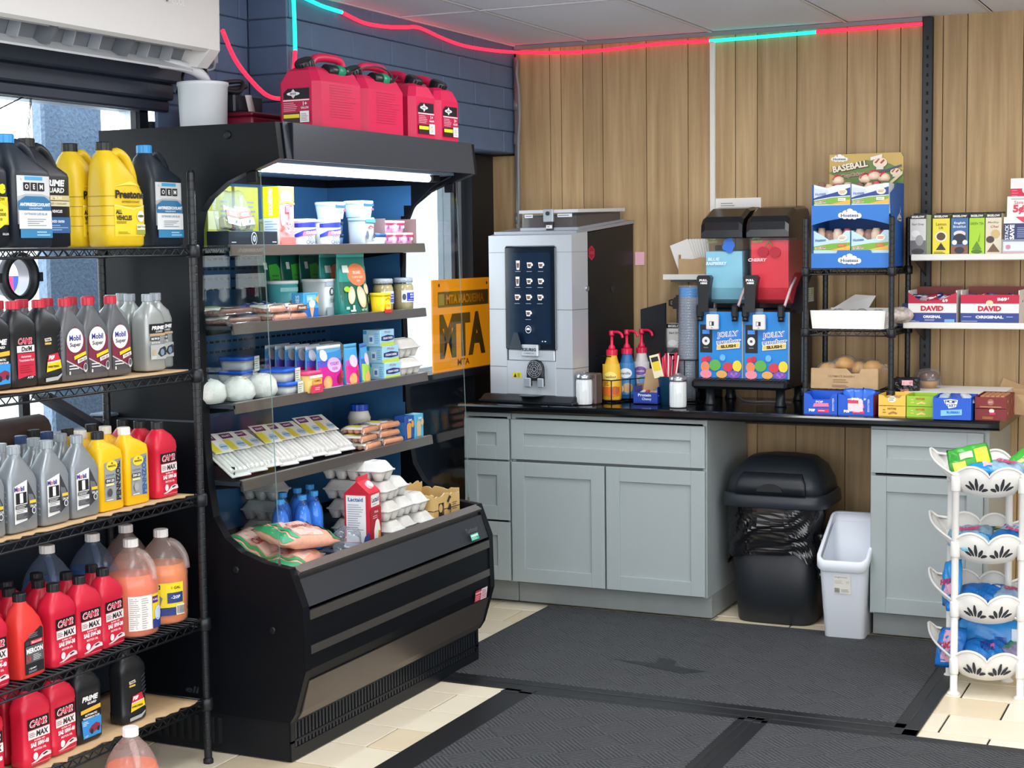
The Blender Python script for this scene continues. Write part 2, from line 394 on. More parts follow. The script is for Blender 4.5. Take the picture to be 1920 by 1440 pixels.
# rope light in red and green segments
RED = M('#ff2a48', .4, em=1.9); GRN = M('#1fe8c8', .4, em=2.2)
rl = thing('rope_light', 'glowing rope light, red and green, strung along the ceiling edge', 'light', (0, 0, 0))
def smooth(P, n=6):
    P = [Vector(p) for p in P]; out = []
    for i in range(len(P)-1):
        a, b, c, d = P[max(i-1, 0)], P[i], P[i+1], P[min(i+2, len(P)-1)]
        for k in range(n):
            t = k/n; out.append(.5*((2*b)+(c-a)*t+(2*a-5*b+4*c-d)*t*t+(3*b-a-3*c+d)*t**3))
    out.append(P[-1]); return out
def rope(name, pts, m): obj(name, MB().tube(smooth(pts), .0075, m, 8), rl)
rope('red_segment', [(.03, -2.385, 2.33), (.02, -2.305, 2.245), (.02, -2.213, 2.181), (.02, -2.117, 2.137), (.03, -2.04, 2.13), (.04, -1.995, 2.15), (.03, -1.96, 2.203), (.02, -1.925, 2.311)], RED)
rope('green_segment', [(.02, -1.925, 2.311), (.016, -1.919, 2.40), (.016, -1.922, 2.500)], GRN)
rope('green_segment', [(.016, -1.922, 2.500), (.016, -1.88, 2.512), (.016, -1.832, 2.507), (.016, -1.723, 2.495), (.016, -1.589, 2.490)], GRN)
rope('red_segment', [(.016, -1.589, 2.490), (.016, -1.431, 2.47), (.016, -1.264, 2.474), (.016, -1.1, 2.49), (.016, -.974, 2.503), (.016, -.76, 2.483), (.016, -.559, 2.473), (.016, -.28, 2.482), (.02, -.04, 2.498), (.06, -.012, 2.498), (.185, -.012, 2.488), (.399, -.012, 2.482), (.736, -.012, 2.494), (.962, -.012, 2.491)], RED)
rope('green_segment', [(.962, -.012, 2.491), (1.2, -.012, 2.494), (1.442, -.012, 2.498)], GRN)
rope('red_segment', [(1.442, -.012, 2.498), (1.65, -.012, 2.499), (1.893, -.012, 2.501)], RED)
# ---------------------------------------------------------------- floor mats
def matmat():
    a = bpy.data.materials.new('ribbed_carpet'); a.use_nodes = True; n = a.node_tree; b = n.nodes['Principled BSDF']; L = n.links.new
    t = n.nodes.new('ShaderNodeTexCoord'); mp = n.nodes.new('ShaderNodeMapping'); mp.inputs['Rotation'].default_value = (0, 0, rad(45)); L(t.outputs['Object'], mp.inputs[0])
    ck = n.nodes.new('ShaderNodeTexChecker'); ck.inputs['Scale'].default_value = 9; L(mp.outputs[0], ck.inputs[0])
    wv = []
    for d in ('X', 'Y'):
        w = n.nodes.new('ShaderNodeTexWave'); w.bands_direction = d; w.inputs['Scale'].default_value = 22; w.inputs['Distortion'].default_value = .6; L(mp.outputs[0], w.inputs[0]); wv.append(w)
    mx = n.nodes.new('ShaderNodeMix'); mx.data_type = 'FLOAT'; L(ck.outputs['Fac'], mx.inputs[0]); L(wv[0].outputs['Fac'], mx.inputs[2]); L(wv[1].outputs['Fac'], mx.inputs[3])
    z = n.nodes.new('ShaderNodeTexNoise'); z.inputs['Scale'].default_value = 160; L(t.outputs['Object'], z.inputs[0])
    r = n.nodes.new('ShaderNodeValToRGB'); r.color_ramp.elements[0].color = (*lin('#1a1b1d'), 1); r.color_ramp.elements[1].color = (*lin('#606265'), 1)
    ma = n.nodes.new('ShaderNodeMath'); ma.operation = 'MULTIPLY_ADD'; ma.inputs[1].default_value = .55; L(mx.outputs[0], ma.inputs[0])
    m2 = n.nodes.new('ShaderNodeMath'); m2.operation = 'MULTIPLY'; m2.inputs[1].default_value = .5; L(z.outputs[0], m2.inputs[0]); L(m2.outputs[0], ma.inputs[2])
    L(ma.outputs[0], r.inputs[0]); L(r.outputs[0], b.inputs['Base Color']); b.inputs['Roughness'].default_value = .85; b.inputs['Specular IOR Level'].default_value = .25
    u = n.nodes.new('ShaderNodeBump'); u.inputs['Strength'].default_value = .9; u.inputs['Distance'].default_value = .008; L(ma.outputs[0], u.inputs['Height']); L(u.outputs[0], b.inputs['Normal'])
    return a
MATM = matmat(); RUB = M('#191a1d', .42, var=.25, sc=25)
def mat(lab, x0, x1, y0, y1, bl, br, bf, bn):
    t = thing('floor_mat', lab, 'mat', ((x0+x1)/2, (y0+y1)/2, 0)); ox, oy = (x0+x1)/2, (y0+y1)/2
    def B(a, b, c, d): return (a-ox, b-ox, c-oy, d-oy)
    obj('carpet', MB().box(*B(x0+bl, x1-br, y0+bn, y1-bf), .001, .010, MATM, .002), t)
    r = MB()
    def edge(prof, a, b, axis): r.prism(prof, a, b, axis, RUB)
    if bl: r.box(*B(x0, x0+bl, y0, y1), .0005, .006, RUB, .002).box(*B(x0+bl*.55, x0+bl, y0, y1), .004, .0085, RUB, .002)
    if br: r.box(*B(x1-br, x1, y0, y1), .0005, .006, RUB, .002).box(*B(x1-br, x1-br*.55, y0, y1), .004, .0085, RUB, .002)
    if bf: r.box(*B(x0, x1, y1-bf, y1), .0005, .006, RUB, .002).box(*B(x0, x1, y1-bf, y1-bf*.55), .004, .0085, RUB, .002)
    if bn: r.box(*B(x0, x1, y0, y0+bn), .0005, .006, RUB, .002).box(*B(x0, x1, y0+bn*.55, y0+bn), .004, .0085, RUB, .002)
    obj('border', r, t); return t
m1 = mat('charcoal ribbed floor mat lying along the grey counter cabinets', .385, 2.235, -1.8045, -.545, .012, .085, .012, .11)
m2 = mat('charcoal ribbed floor mat in front of the black cooler, beside the cream tiles', .775, 1.7085, -4.3, -1.805, .12, .055, .05, .06)
m3 = mat('charcoal ribbed floor mat right of the cooler mat, nearer the white basket tower', 1.709, 3.9, -4.3, -1.805, .05, .05, .06, .06)
st = MB().poly([(.98, -1.30, .0112), (1.30, -1.40, .0112), (1.38, -1.34, .0112), (1.24, -1.31, .0112), (1.22, -1.23, .0112), (1.15, -1.22, .0112), (1.16, -1.30, .0112)], M('#1d1f24', .55))
obj('stain', st, m1, (-m1.location.x, -m1.location.y, 0))
# ---------------------------------------------------------------- outside (beyond the window: lot sloping away, pillars, street)
lot = struct('ground_outside', MB().loft([[(-.33, -60, -.12), (-.33, 120, -.12), (-.33, 120, -.4), (-.33, -60, -.4)], [(-95, -60, -1.95), (-95, 120, -1.95), (-95, 120, -2.3), (-95, -60, -2.3)]], M('#b9b6b0', .9, var=.1, sc=3)))
for f in lot.data.polygons: f.use_smooth = False
STUC = M('#8fa2ba', .9, var=.35, sc=70, bump=.6)
for k, (y0, y1, lb) in enumerate(((-2.2, -1.86, 'grey stucco pillar outside the window behind the oil rack'), (.55, .93, 'pale stucco pillar outside the glass beside the ATM sign'))):
    t = thing('stucco_pillar', lb, 'pillar', (-.95, (y0+y1)/2, -.14)); w = (y1-y0)/2
    obj('shaft', MB().box(-.03, .03, -w, w, 0, 3.2, STUC if k == 0 else M('#c5ced8', .9, var=.2, sc=80, bump=.5), .01), t)
    obj('plinth', MB().box(-.05, .05, -w-.03, w+.03, 0, .3, STUC, .01), t)
A41 = rad(41)
t = thing('shop_building', 'low white building across the lot, seen through the window behind the rack', 'building', (-69, 76, -1.6), A41)
obj('wall', MB().box(-30, 24, 0, 6, 0, 5.2, M('#e9e6e0', .8)), t); obj('roof', MB().box(-30.4, 24.4, -.4, 6.4, 5.2, 5.7, M('#cfcac2', .8)), t)
for x in (-.7, .75, 4):
    w = obj('window_frame', MB().box(x-.55, x+.55, -.06, .05, 1.0, 2.0, M('#d9d6cf', .6)), t)
    for a in (0, 1): obj('pane', MB().box(x-.48+a*.5, x-.02+a*.5, -.08, -.05, 1.07, 1.93, M('#8a948c', .3)), w)
t = thing('parked_car', 'pale silver parked car outside, half hidden by the stucco pillar', 'car', (-50.3, 56.6, -1.09), A41)
cb = MB(); P = [(-2.1, .35), (-2.15, .75), (-1.2, .92), (-.7, 1.42), (.9, 1.45), (1.7, 1.0), (2.1, .88), (2.15, .35)]
cb.prism([(p[0], p[1]) for p in P], -.8, .8, 'y', M('#cfdbe4', .25, .3)); obj('body', cb, t)
for n_, q in enumerate((((-1.0, .95), (-.1, .95), (-.1, 1.36), (-.62, 1.34)), ((0, .95), (1.45, .98), (.86, 1.38), (0, 1.36)))): obj('side_window', MB().poly([(a, -.806, b) for a, b in q], M('#6f93ad', .1)), t)
for x in (-1.35, 1.35): obj('wheel', MB().lathe([(.2, -.1), (.33, -.08), (.33, .08), (.2, .1)], M('#33363a', .6), n=14), t, (x, -.72, .33), rot=(R90, 0, 0))
t = thing('pole_sign', 'red and blue sign outside, seen through the round window ring', 'sign', (-37.4, 37.3, -.83), rad(42.6))
obj('post', MB().box(-.06, .06, -.04, .04, 0, .9, M('#c9ccd0', .5)), t)
obj('sign_panel', MB().box(-.36, 0, -.05, .05, .95, 1.55, M('#f0306a', .5)).box(0, .3, -.05, .05, .95, 1.55, M('#2a4bd0', .5)), t)
# ================================================================ COOLER (open refrigerated display case)
CB = M('#04080f', .42, sp=.22, var=.15, sc=5); CB2 = M('#0b1017', .42, sp=.3); LINER_LIT = M('#2d5f8c', .45); INOX = M('#8d8782', .28, .85); GREYP = M('#4b4a4b', .42, .3)  # liner blue: cool lamp light on a black liner put into the colour
YL, YR = -2.82, -1.485
cl = thing('display_cooler', 'tall black open display cooler with glass sides, full of groceries', 'cooler', (0, 0, 0))
# side panels: C-shaped outline with a big glazed cut-out
outer = [(-.148, .13), (.515, .13), (.535, .16), (.578, .30), (.573, .50), (.528, .615), (.49, .626)]
inner = [(.441, .627), (.352, .655), (.292, .697), (.251, .762), (.235, .86), (.225, 1.0), (.215, 1.45), (.222, 1.66), (.236, 1.715), (.268, 1.755), (.337, 1.803), (.40, 1.828), (.455, 1.842)]
top = [(.535, 1.868), (.517, 1.975), (-.148, 1.975)]
def cpanel(y0, y1):
    m = MB()
    # split into strips so that the concave outline triangulates cleanly
    back = -.148
    ptsI = [(.52, .616)]+inner
    for y, fl in ((y0, 1), (y1, 0)):
        for a, b in zip(ptsI, ptsI[1:]):
            q = [(back, y, a[1]), (a[0], y, a[1]), (b[0], y, b[1]), (back, y, b[1])]
            m.poly(q, CB)
        m.poly([(p[0], y, p[1]) for p in [(back, .13), (.515, .13), (.535, .16), (.578, .30), (.573, .50), (.528, .616), (back, .616)]], CB)
        m.poly([(p[0], y, p[1]) for p in [(back, 1.842), (.455, 1.842), (.53, 1.868), (.517, 1.978), (back, 1.978)]], CB)
    rim = [(back, .13), (.515, .13), (.535, .16), (.578, .30), (.573, .50), (.528, .616)]+inner+[(.53, 1.868), (.517, 1.978), (back, 1.978)]
    for a, b in zip(rim, rim[1:]+rim[:1]): m.poly([(a[0], y0, a[1]), (b[0], y0, b[1]), (b[0], y1, b[1]), (a[0], y1, a[1])], CB)
    return m
obj('side_panel', cpanel(YL, YL+.035), cl); obj('side_panel', cpanel(YR-.035, YR), cl)
# glass ends
gp = [(.20, .66), (.30, .64), (.478, .628), (.447, 1.843), (.30, 1.82), (.20, 1.72)]
gp = [(.195, .70), (.26, .64), (.482, .628), (.447, 1.846), (.30, 1.83), (.195, 1.70)]
GEDGE = glassmat('glass_edge', (.35, .6, .58), .25, (.6, .8, .8))
for y in (YL+.014, YR-.020):
    g = obj('glass_side', MB().prism(gp, y, y+.006, 'y', GLASS), cl)
    obj('glass_edge', MB().poly([(.4835, y, .628), (.4835, y+.006, .628), (.4485, y+.006, 1.846), (.4485, y, 1.846)], GEDGE).box(.4785, .4838, y-.0005, y+.0065, .62, .64, INOX), g)
    obj('clip', MB().box(.40, .44, y-.004, y+.010, 1.80, 1.835, CB2, .003), g)
# back, top canopy, deck, front
obj('back_panel', MB().box(-.147, -.115, YL+.03, YR-.03, .14, 1.9, CB).box(-.115, -.108, YL+.036, YR-.036, .60, 1.83, LINER_LIT), cl)
for y0, y1 in ((YL+.035, YL+.038), (YR-.038, YR-.035)):
    q = MB()
    for a, b in zip([(.2, .56)]+inner[4:11], inner[4:11]+[(.268, 1.83)]): q.box(-.108, min(a[0], b[0])-.004, y0, y1, a[1] if a[1] < b[1] else b[1], max(a[1], b[1]), LINER_LIT)
    obj('lit_liner', q, cl)  # thin sheets added to carry the lamp's blue onto the side panels
vent = MB()
for k in range(6):
    for j in range(34): vent.box(-.1085, -.1065, YL+.08+j*.035, YL+.102+j*.035, 1.56-.035*k if k < 4 else 1.27-.035*(k-4), 1.568-.035*k if k < 4 else 1.278-.035*(k-4), M('#05090f', .8))
o = obj('vent_slots', vent, cl); o['kind'] = 'stuff'
can = MB().prism([(-.147, 1.872), (.50, 1.872), (.531, 1.868), (.517, 1.978), (-.147, 1.978)], YL+.035, YR-.035, 'y', M('#1c222b', .33, sp=.6))
obj('canopy', can, cl)
cf = MB().prism([(.5195, 1.978), (.5335, 1.866), (.5365, 1.866), (.5225, 1.98)], YL+.033, YR-.033, 'y', M('#3a404a', .34, .35))
obj('canopy_fascia', cf, cl)
obj('canopy_seam', MB().box(.519, .5385, YL+.062, YL+.066, 1.868, 1.978, CB2), cl)
obj('under_canopy', MB().prism([(-.10, 1.86), (.36, 1.858), (.45, 1.862), (.45, 1.872), (-.10, 1.872)], YL+.036, YR-.036, 'y', M('#7d93aa', .4)), cl)
lt = MB().tube([(.405, YL+.06, 1.848), (.405, YR-.16, 1.848)], .013, M('#f2f8ff', .4, em=5), 10); obj('lamp_tube', lt, cl)
obj('lamp_holder', MB().box(.385, .425, YR-.158, YR-.10, 1.836, 1.862, CB2, .004).box(.38, .43, YL+.036, YL+.058, 1.836, 1.862, CB2, .004), cl)
rk = MB().tube([(.22, YR-.04, 1.52), (.235, YR-.04, 1.66), (.28, YR-.04, 1.755), (.36, YR-.04, 1.825), (.44, YR-.04, 1.86)], .006, CB2, 6); obj('cable', rk, cl)
# shelves
SH = [(1.612, .32), (1.367, .32), (1.12, .322), (.877, .338)]
for z, x in SH:
    s = obj('shelf', MB().box(-.105, x-.004, YL+.037, YR-.037, z-.02, z-.008, M('#39424c', .4, .4)), cl)
    m = MB().prism([(x-.012, z), (x, z-.002), (x+.004, z-.034), (x-.006, z-.036)], YL+.037, YR-.037, 'y', INOX); obj('price_rail', m, s)
    m.mats[0] = INOX
    for yy in (YL+.07, YR-.075): obj('bracket', MB().prism([(-.10, z-.02), (x-.03, z-.02), (x-.03, z-.03), (-.10, z-.075)], yy, yy+.005, 'y', CB2), s)
obj('deck', MB().box(-.11, .505, YL+.036, YR-.036, .545, .555, M('#5c6a78', .35, .3)).box(-.11, .50, YL+.036, YR-.036, .45, .545, CB), cl)
dw = MB()
for k in range(14): dw.box(.30, .50, YL+.08+k*.087, YL+.11+k*.087, .555, .557, CB2)
obj('deck_grille', dw, cl)
def fr(prof, m, y0=YL+.035, y1=YR-.035): return MB().prism(prof, y0, y1, 'y', m)
obj('top_rail', fr([(.49, .555), (.525, .575), (.545, .602), (.52, .618), (.488, .60)], M('#a5a09b', .25, .85)), cl)
obj('front_panel', fr([(.50, .14), (.522, .14), (.537, .165), (.574, .30), (.57, .485), (.50, .485)], CB), cl)
obj('upper_front_panel', fr([(.50, .487), (.571, .495), (.541, .578), (.50, .578)], M('#3b3f45', .36, .3)), cl)
for z0, z1 in ((.455, .484), (.347, .373)):
    x = .573
    obj('trim_strip', fr([(x-.01, z0), (x+.004, z0), (x+.003, z1), (x-.01, z1)], M('#77726d', .28, .8), YL+.037, YR-.037), cl)
obj('lower_front_panel', fr([(.517, .138), (.524, .135), (.541, .163), (.5685, .262), (.56, .262)], M('#6b625c', .35, .75)), cl)
kick = MB().box(-.13, .505, YL+.01, YR-.01, .004, .135, CB2)
obj('kick_plate', kick, cl)
gr = MB(); ny = 62
for k in range(ny):
    y = YL+.035+k*(YR-YL-.07)/ny
    gr.box(.5045, .5105, y, y+.010, .070, .122, M('#2a2f36', .35, .5)); gr.box(.5045, .5105, y, y+.010, .045, .060, M('#2a2f36', .35, .5))
gr.box(.5045, .511, YL+.012, YR-.012, .122, .132, CB2).box(.5045, .511, YL+.012, YR-.012, .004, .043, CB2).box(.5045, .511, YL+.012, YR-.012, .060, .068, CB2)
gr.box(.5045, .511, YL+.012, YL+.032, .043, .122, CB2).box(.5045, .511, YR-.032, YR-.012, .043, .122, CB2)
obj('grille', gr, cl)
sg = MB()
for k in range(9): sg.box(.0+k*.03, .014+k*.03, YL+.007, YL+.0098, .03, .115, M('#04070b', .8))
obj('side_grille', sg, cl)
for x, z in ((.345, 1.945), (.02, 1.38), (.33, .60), (.46, .42)): obj('plug', MB().lathe([(.013, 0), (.013, .003), (.008, .005)], CB2, n=12), cl, (x, YL, z), rot=(R90, 0, 0))
obj('panel_seam', MB().box(-.147, .2, YL-.0015, YL+.001, 1.058, 1.064, M('#39424f', .4)), cl)
p = Pr(); p.text('Turboair', 0, 0, .018, M('#77797d', .3, .6), w=.10, sh=.2); label(p, cl, (.5685, YR-.17, .545), R90, 'lettering', rot=(rad(-19), 0, R90))
p = Pr(); p.rect(-.032, -.012, .032, .012, '#2fb38a').rect(-.028, .001, .028, .009, '#d9efe6').lines(-.028, .028, -.010, -.001, 2, '#d9efe6'); label(p, cl, (.5765, YR-.16, .518), R90, 'energy_sticker', rot=(rad(-19), 0, R90))
p = Pr(); p.rect(-.05, -.022, .05, .022, '#c9304a').rect(0, -.022, .05, .022, '#e8dfe2').text('WARNING', -.025, .011, .008, '#ffffff').lines(-.046, -.004, -.018, .003, 3, '#f3c3cc').lines(.004, .046, -.018, .018, 6, '#b8506a'); label(p, cl, (.576, YR-.115, .29), R90, 'warning_sticker', rot=(rad(8), 0, R90))
p = Pr(); p.text('eli', 0, 0, .022, '#2d343d', w=.05, sh=.3); label(p, cl, (.15, YL-.001, .20), 0, 'scratched_lettering')

# ================================================================ AIR CONDITIONER, bucket, things on the cooler
WH = M('#e4e2e0', .38); WH2 = M('#cfd2d6', .42)
ac = thing('air_conditioner', 'white wall air conditioner with open louver above the window', 'air conditioner', (0, 0, 0))
prof = [(-.168, 2.215), (-.168, 2.50), (.07, 2.50), (.095, 2.475), (.105, 2.42), (.102, 2.245), (.085, 2.236), (.015, 2.272), (-.02, 2.205)]
b = MB(); b.prism(prof, -4.2, -2.56, 'y', WH); 
b.prism([(-.168, 2.215), (-.168, 2.50), (.07, 2.50), (.095, 2.475), (.105, 2.42), (.102, 2.245), (.085, 2.225), (.05, 2.19), (-.02, 2.20)], -2.56, -2.505, 'y', WH); obj('body', b, ac)
obj('outlet', MB().poly([(.0865, -4.2, 2.2355), (.0165, -4.2, 2.2705), (.0165, -2.56, 2.2705), (.0865, -2.56, 2.2355)], M('#5a6068', .6)).poly([(.016, -4.2, 2.2705), (-.0185, -4.2, 2.206), (-.0185, -2.56, 2.206), (.016, -2.56, 2.2705)], M('#767c84', .6)), ac)
obj('lower_lip', MB().prism([(-.168, 2.213), (-.02, 2.203), (.03, 2.176), (.033, 2.182), (-.015, 2.211), (-.168, 2.222)], -4.2, -2.56, 'y', WH2), ac)
for k in range(13):
    y = -2.68-.115*k; big = k % 3 == 2
    v = MB().prism([(-.012, 2.206), (.012, 2.264), (.05, 2.25), (.03, 2.20)] if not big else [(-.016, 2.204), (.014, 2.268), (.07, 2.24), (.035, 2.192)], y, y+(.004 if not big else .014), 'y', M('#9aa0a8', .5) if not big else M('#6b7178', .5)); obj('vane', v, ac)
obj('vane_bar', MB().tube([(.045, -4.2, 2.243), (.045, -2.58, 2.243)], .003, WH2, 6), ac)
p = Pr(); p.text('MRCOOL', 0, 0, .022, M('#f6f6f6', .3), w=.10, sh=.15, bold=.03); label(p, ac, (.1056, -2.74, 2.375), R90, 'emblem', rot=(0, 0, R90))
tag(obj('drain_pipe', MB().tube(smooth([(-.02, -2.66, 2.20), (.0, -2.58, 2.195), (.02, -2.52, 2.18), (.025, -2.48, 2.15), (.028, -2.46, 2.08)]), .018, WH2, 10)), 'bent white drain pipe running from the air conditioner into the bucket', 'pipe')
gbx = thing('junction_box', 'grey wall junction box beside the air conditioner end', 'box', (-.155, -2.30, 2.235))
obj('housing', MB().box(-.015, .06, -.075, .06, 0, .075, M('#9aa0a8', .5), .006), gbx); obj('cover', MB().box(.06, .066, -.07, .055, .005, .07, M('#aab0b8', .45), .003), gbx)
tag(obj('bundled_cable', MB().tube(smooth([(-.06, -2.40, 2.49), (-.05, -2.36, 2.40), (-.05, -2.34, 2.32), (-.06, -2.36, 2.24), (-.04, -2.38, 2.17), (.02, -2.36, 2.14), (.06, -2.30, 2.15), (.05, -2.36, 2.135), (.02, -2.40, 2.15), (.05, -2.31, 2.165), (.07, -2.36, 2.125), (.03, -2.42, 2.135), (.04, -2.33, 2.12), (.03, -2.38, 2.075)]), .008, M('#12161c', .5), 6)), 'coiled black power cable hanging above the red case', 'cable')
tag(obj('white_wire', MB().tube(smooth([(-.10, -2.47, 2.42), (-.08, -2.40, 2.36), (-.06, -2.33, 2.29), (-.07, -2.30, 2.22), (-.10, -2.34, 2.21)]), .005, M('#a7b4bd', .5), 6)), 'thin pale wire looping beside the air conditioner', 'wire')
tag(obj('cross_straps', MB().tube([(-.16, -2.40, 2.235), (-.15, -2.34, 2.13)], .005, CB2, 6).tube([(-.155, -2.34, 2.235), (-.145, -2.41, 2.13)], .005, CB2, 6)), 'crossed black straps below the junction box', 'strap')
bk = thing('white_bucket', 'white plastic bucket catching the air conditioner drain', 'bucket', (.015, -2.485, 1.98))
m = MB().lathe([(.074, 0), (.077, .008), (.082, .155), (.085, .157), (.085, .168), (.079, .168), (.073, .02)], M('#dfe5ea', .4), n=32, c1=True); obj('body', m, bk)
rb = thing('red_case', 'flat dark red case lying behind the first gas can', 'case', (.02, -2.25, 1.98))
obj('case_body', MB().box(-.13, .13, -.15, .15, 0, .058, M('#7c1230', .45), .006), rb); obj('case_lid', MB().box(-.128, .128, -.148, .148, .06, .075, M('#6b0f28', .45), .005), rb)
ab = thing('black_adapter', 'small black charger box sitting on the red case', 'box', (.02, -2.30, 2.055))
obj('housing', MB().box(-.05, .05, -.085, .085, 0, .065, M('#20262f', .4), .006), ab); obj('plate', MB().box(.05, .052, -.06, .06, .012, .05, M('#2c333d', .4)), ab)
tg = MB(); tg.loft([[(.085+.0*i, -2.345+.03*i/6, 2.115-.085*i/6), (.085, -2.31+.03*i/6, 2.118-.085*i/6), (.088, -2.31+.03*i/6, 2.118-.085*i/6), (.088, -2.345+.03*i/6, 2.115-.085*i/6)] for i in range(7)], M('#d9d2d0', .6)); tag(obj('paper_tag', tg), 'curling white paper tag hanging from the coiled black cable', 'tag')
# gas cans
GR = M('#c81d4d', .42, sp=.4); GR2 = M('#a5123c', .45); BK = M('#11161c', .38); GREEN = M('#0f8a63', .4)
def gascan(kind):
    w, d, h = (.165, .265, .205); m = MB()   # front (narrow, label) at -y
    def ring(z, hw, y0, y1, c):
        return [(-hw+c, y0, z), (hw-c, y0, z), (hw, y0+c, z), (hw, y1-c, z), (hw-c, y1, z), (-hw+c, y1, z), (-hw, y1-c, z), (-hw, y0+c, z)]
    m.loft([ring(0, w/2-.006, -d/2+.006, d/2-.006, .02), ring(.006, w/2, -d/2, d/2, .022), ring(.155, w/2, -d/2, d/2, .022), ring(.192, w/2-.022, -d/2+.012, d/2-.004, .02), ring(.205, w/2-.04, -d/2+.03, d/2-.012, .016)], GR, sm=False)
    r = thing('gas_can', '', 'gas can'); obj('body', m, r)
    hd = MB().tube(smooth([(0, -.05, .198), (0, -.045, .228), (0, -.01, .243), (0, .06, .247), (0, .105, .243), (0, .122, .225), (0, .122, .17)], 4), .0145, GR, 8); obj('handle', hd, r)
    cp = MB().lathe([(.027, 0), (.031, .004), (.031, .034), (.027, .038)], BK, n=16)
    for k in range(16): a = 2*pi*k/16; cp.box(.0305*cos(a)-.002, .0305*cos(a)+.002, .0305*sin(a)-.002, .0305*sin(a)+.002, .006, .032, BK)
    obj('cap', cp, r, (0, -.075, .196), rot=(rad(28), 0, 0))
    obj('neck', MB().lathe([(.032, 0), (.026, .02)], GR2, n=16), r, (0, -.075, .182), rot=(rad(28), 0, 0))
    p = Pr(); p.poly([(-.055, -.06), (.055, -.06), (.055, .055), (-.035, .055), (-.055, .04)], '#b01a46')
    p.poly([(-.052, .018), (.052, .018), (.052, .052), (-.034, .052), (-.052, .038)], '#1a1420').ell(-.012, .035, .026, .006, '#e8e6e8').poly([(-.012, .05), (-.026, .035), (-.012, .02), (.002, .035)], '#d9d7da').text('BRIGGS', -.012, .035, .006, '#1a1420', w=.024)
    p.rect(-.052, .012, .052, .0155, '#f0eef0').text('1+', .035, .002, .013, '#f4eef0').text('GALLON', .034, -.011, .007, '#f4eef0', w=.03).lines(-.05, .012, -.022, .008, 5, '#e79bb0')
    p.rect(-.052, -.058, .015, -.026, '#2a1d1f').rect(-.05, -.043, .013, -.031, '#f2d92e').rect(.016, -.058, .052, -.022, '#efe9ea').lines(.02, .048, -.054, -.028, 6, '#8d8790')
    label(p, r, (0, -d/2-.0006, .082))
    e = Pr(rough=.45); e.lines(-.075, .075, .04, .15, 13, '#ab1440', .3); label(e, r, (w/2+.0006, .01, 0), R90, 'embossed_text')
    return r
g1 = gascan(0); g1.location = (.372, -2.325, 1.98); g1.rotation_euler = (0, 0, rad(-4)); g1['label'] = 'red gas can at the cooler top corner, pressed by the rope light'
g1['group'] = 'gas cans on the cooler'
SPT = MB().tube([(0, 0, 0), (0, .09, 0)], .019, BK, 12).tube([(0, .05, 0), (0, .088, 0)], .0215, GREEN, 12).tube([(0, .09, 0), (0, .13, .002)], [.02, .014], BK, 12)
SPT = SPT.fix(SPT.mesh('spout')); obj('spout', SPT, g1, (.050, -.04, .198))
dup(g1, (.372, -2.03, 1.98), rad(-2), 'red gas can second from the cooler corner, green-collared spout and wide embossed side', 'gas cans on the cooler')
g3 = dup(g1, (.325, -1.74, 1.98), R90-rad(5), 'red gas can third along the cooler top, label end facing out, wire behind its cap', 'gas cans on the cooler')
g4 = dup(g1, (.325, -1.555, 1.98), R90-rad(3), 'red gas can last on the cooler top, beside the canopy end', 'gas cans on the cooler')
for g in (g3, g4):
    for c in list(g.children):
        if c.name.startswith('spout'): bpy.data.objects.remove(c)
tag(obj('spout_wire', MB().tube(smooth([(.40, -2.12, 2.205), (.41, -2.02, 2.222), (.40, -1.92, 2.215), (.39, -1.86, 2.19), (.37, -1.82, 2.195), (.35, -1.76, 2.215)]), .003, M('#3b3f46', .5), 5)), 'thin grey wire looping over the gas cans', 'wire')
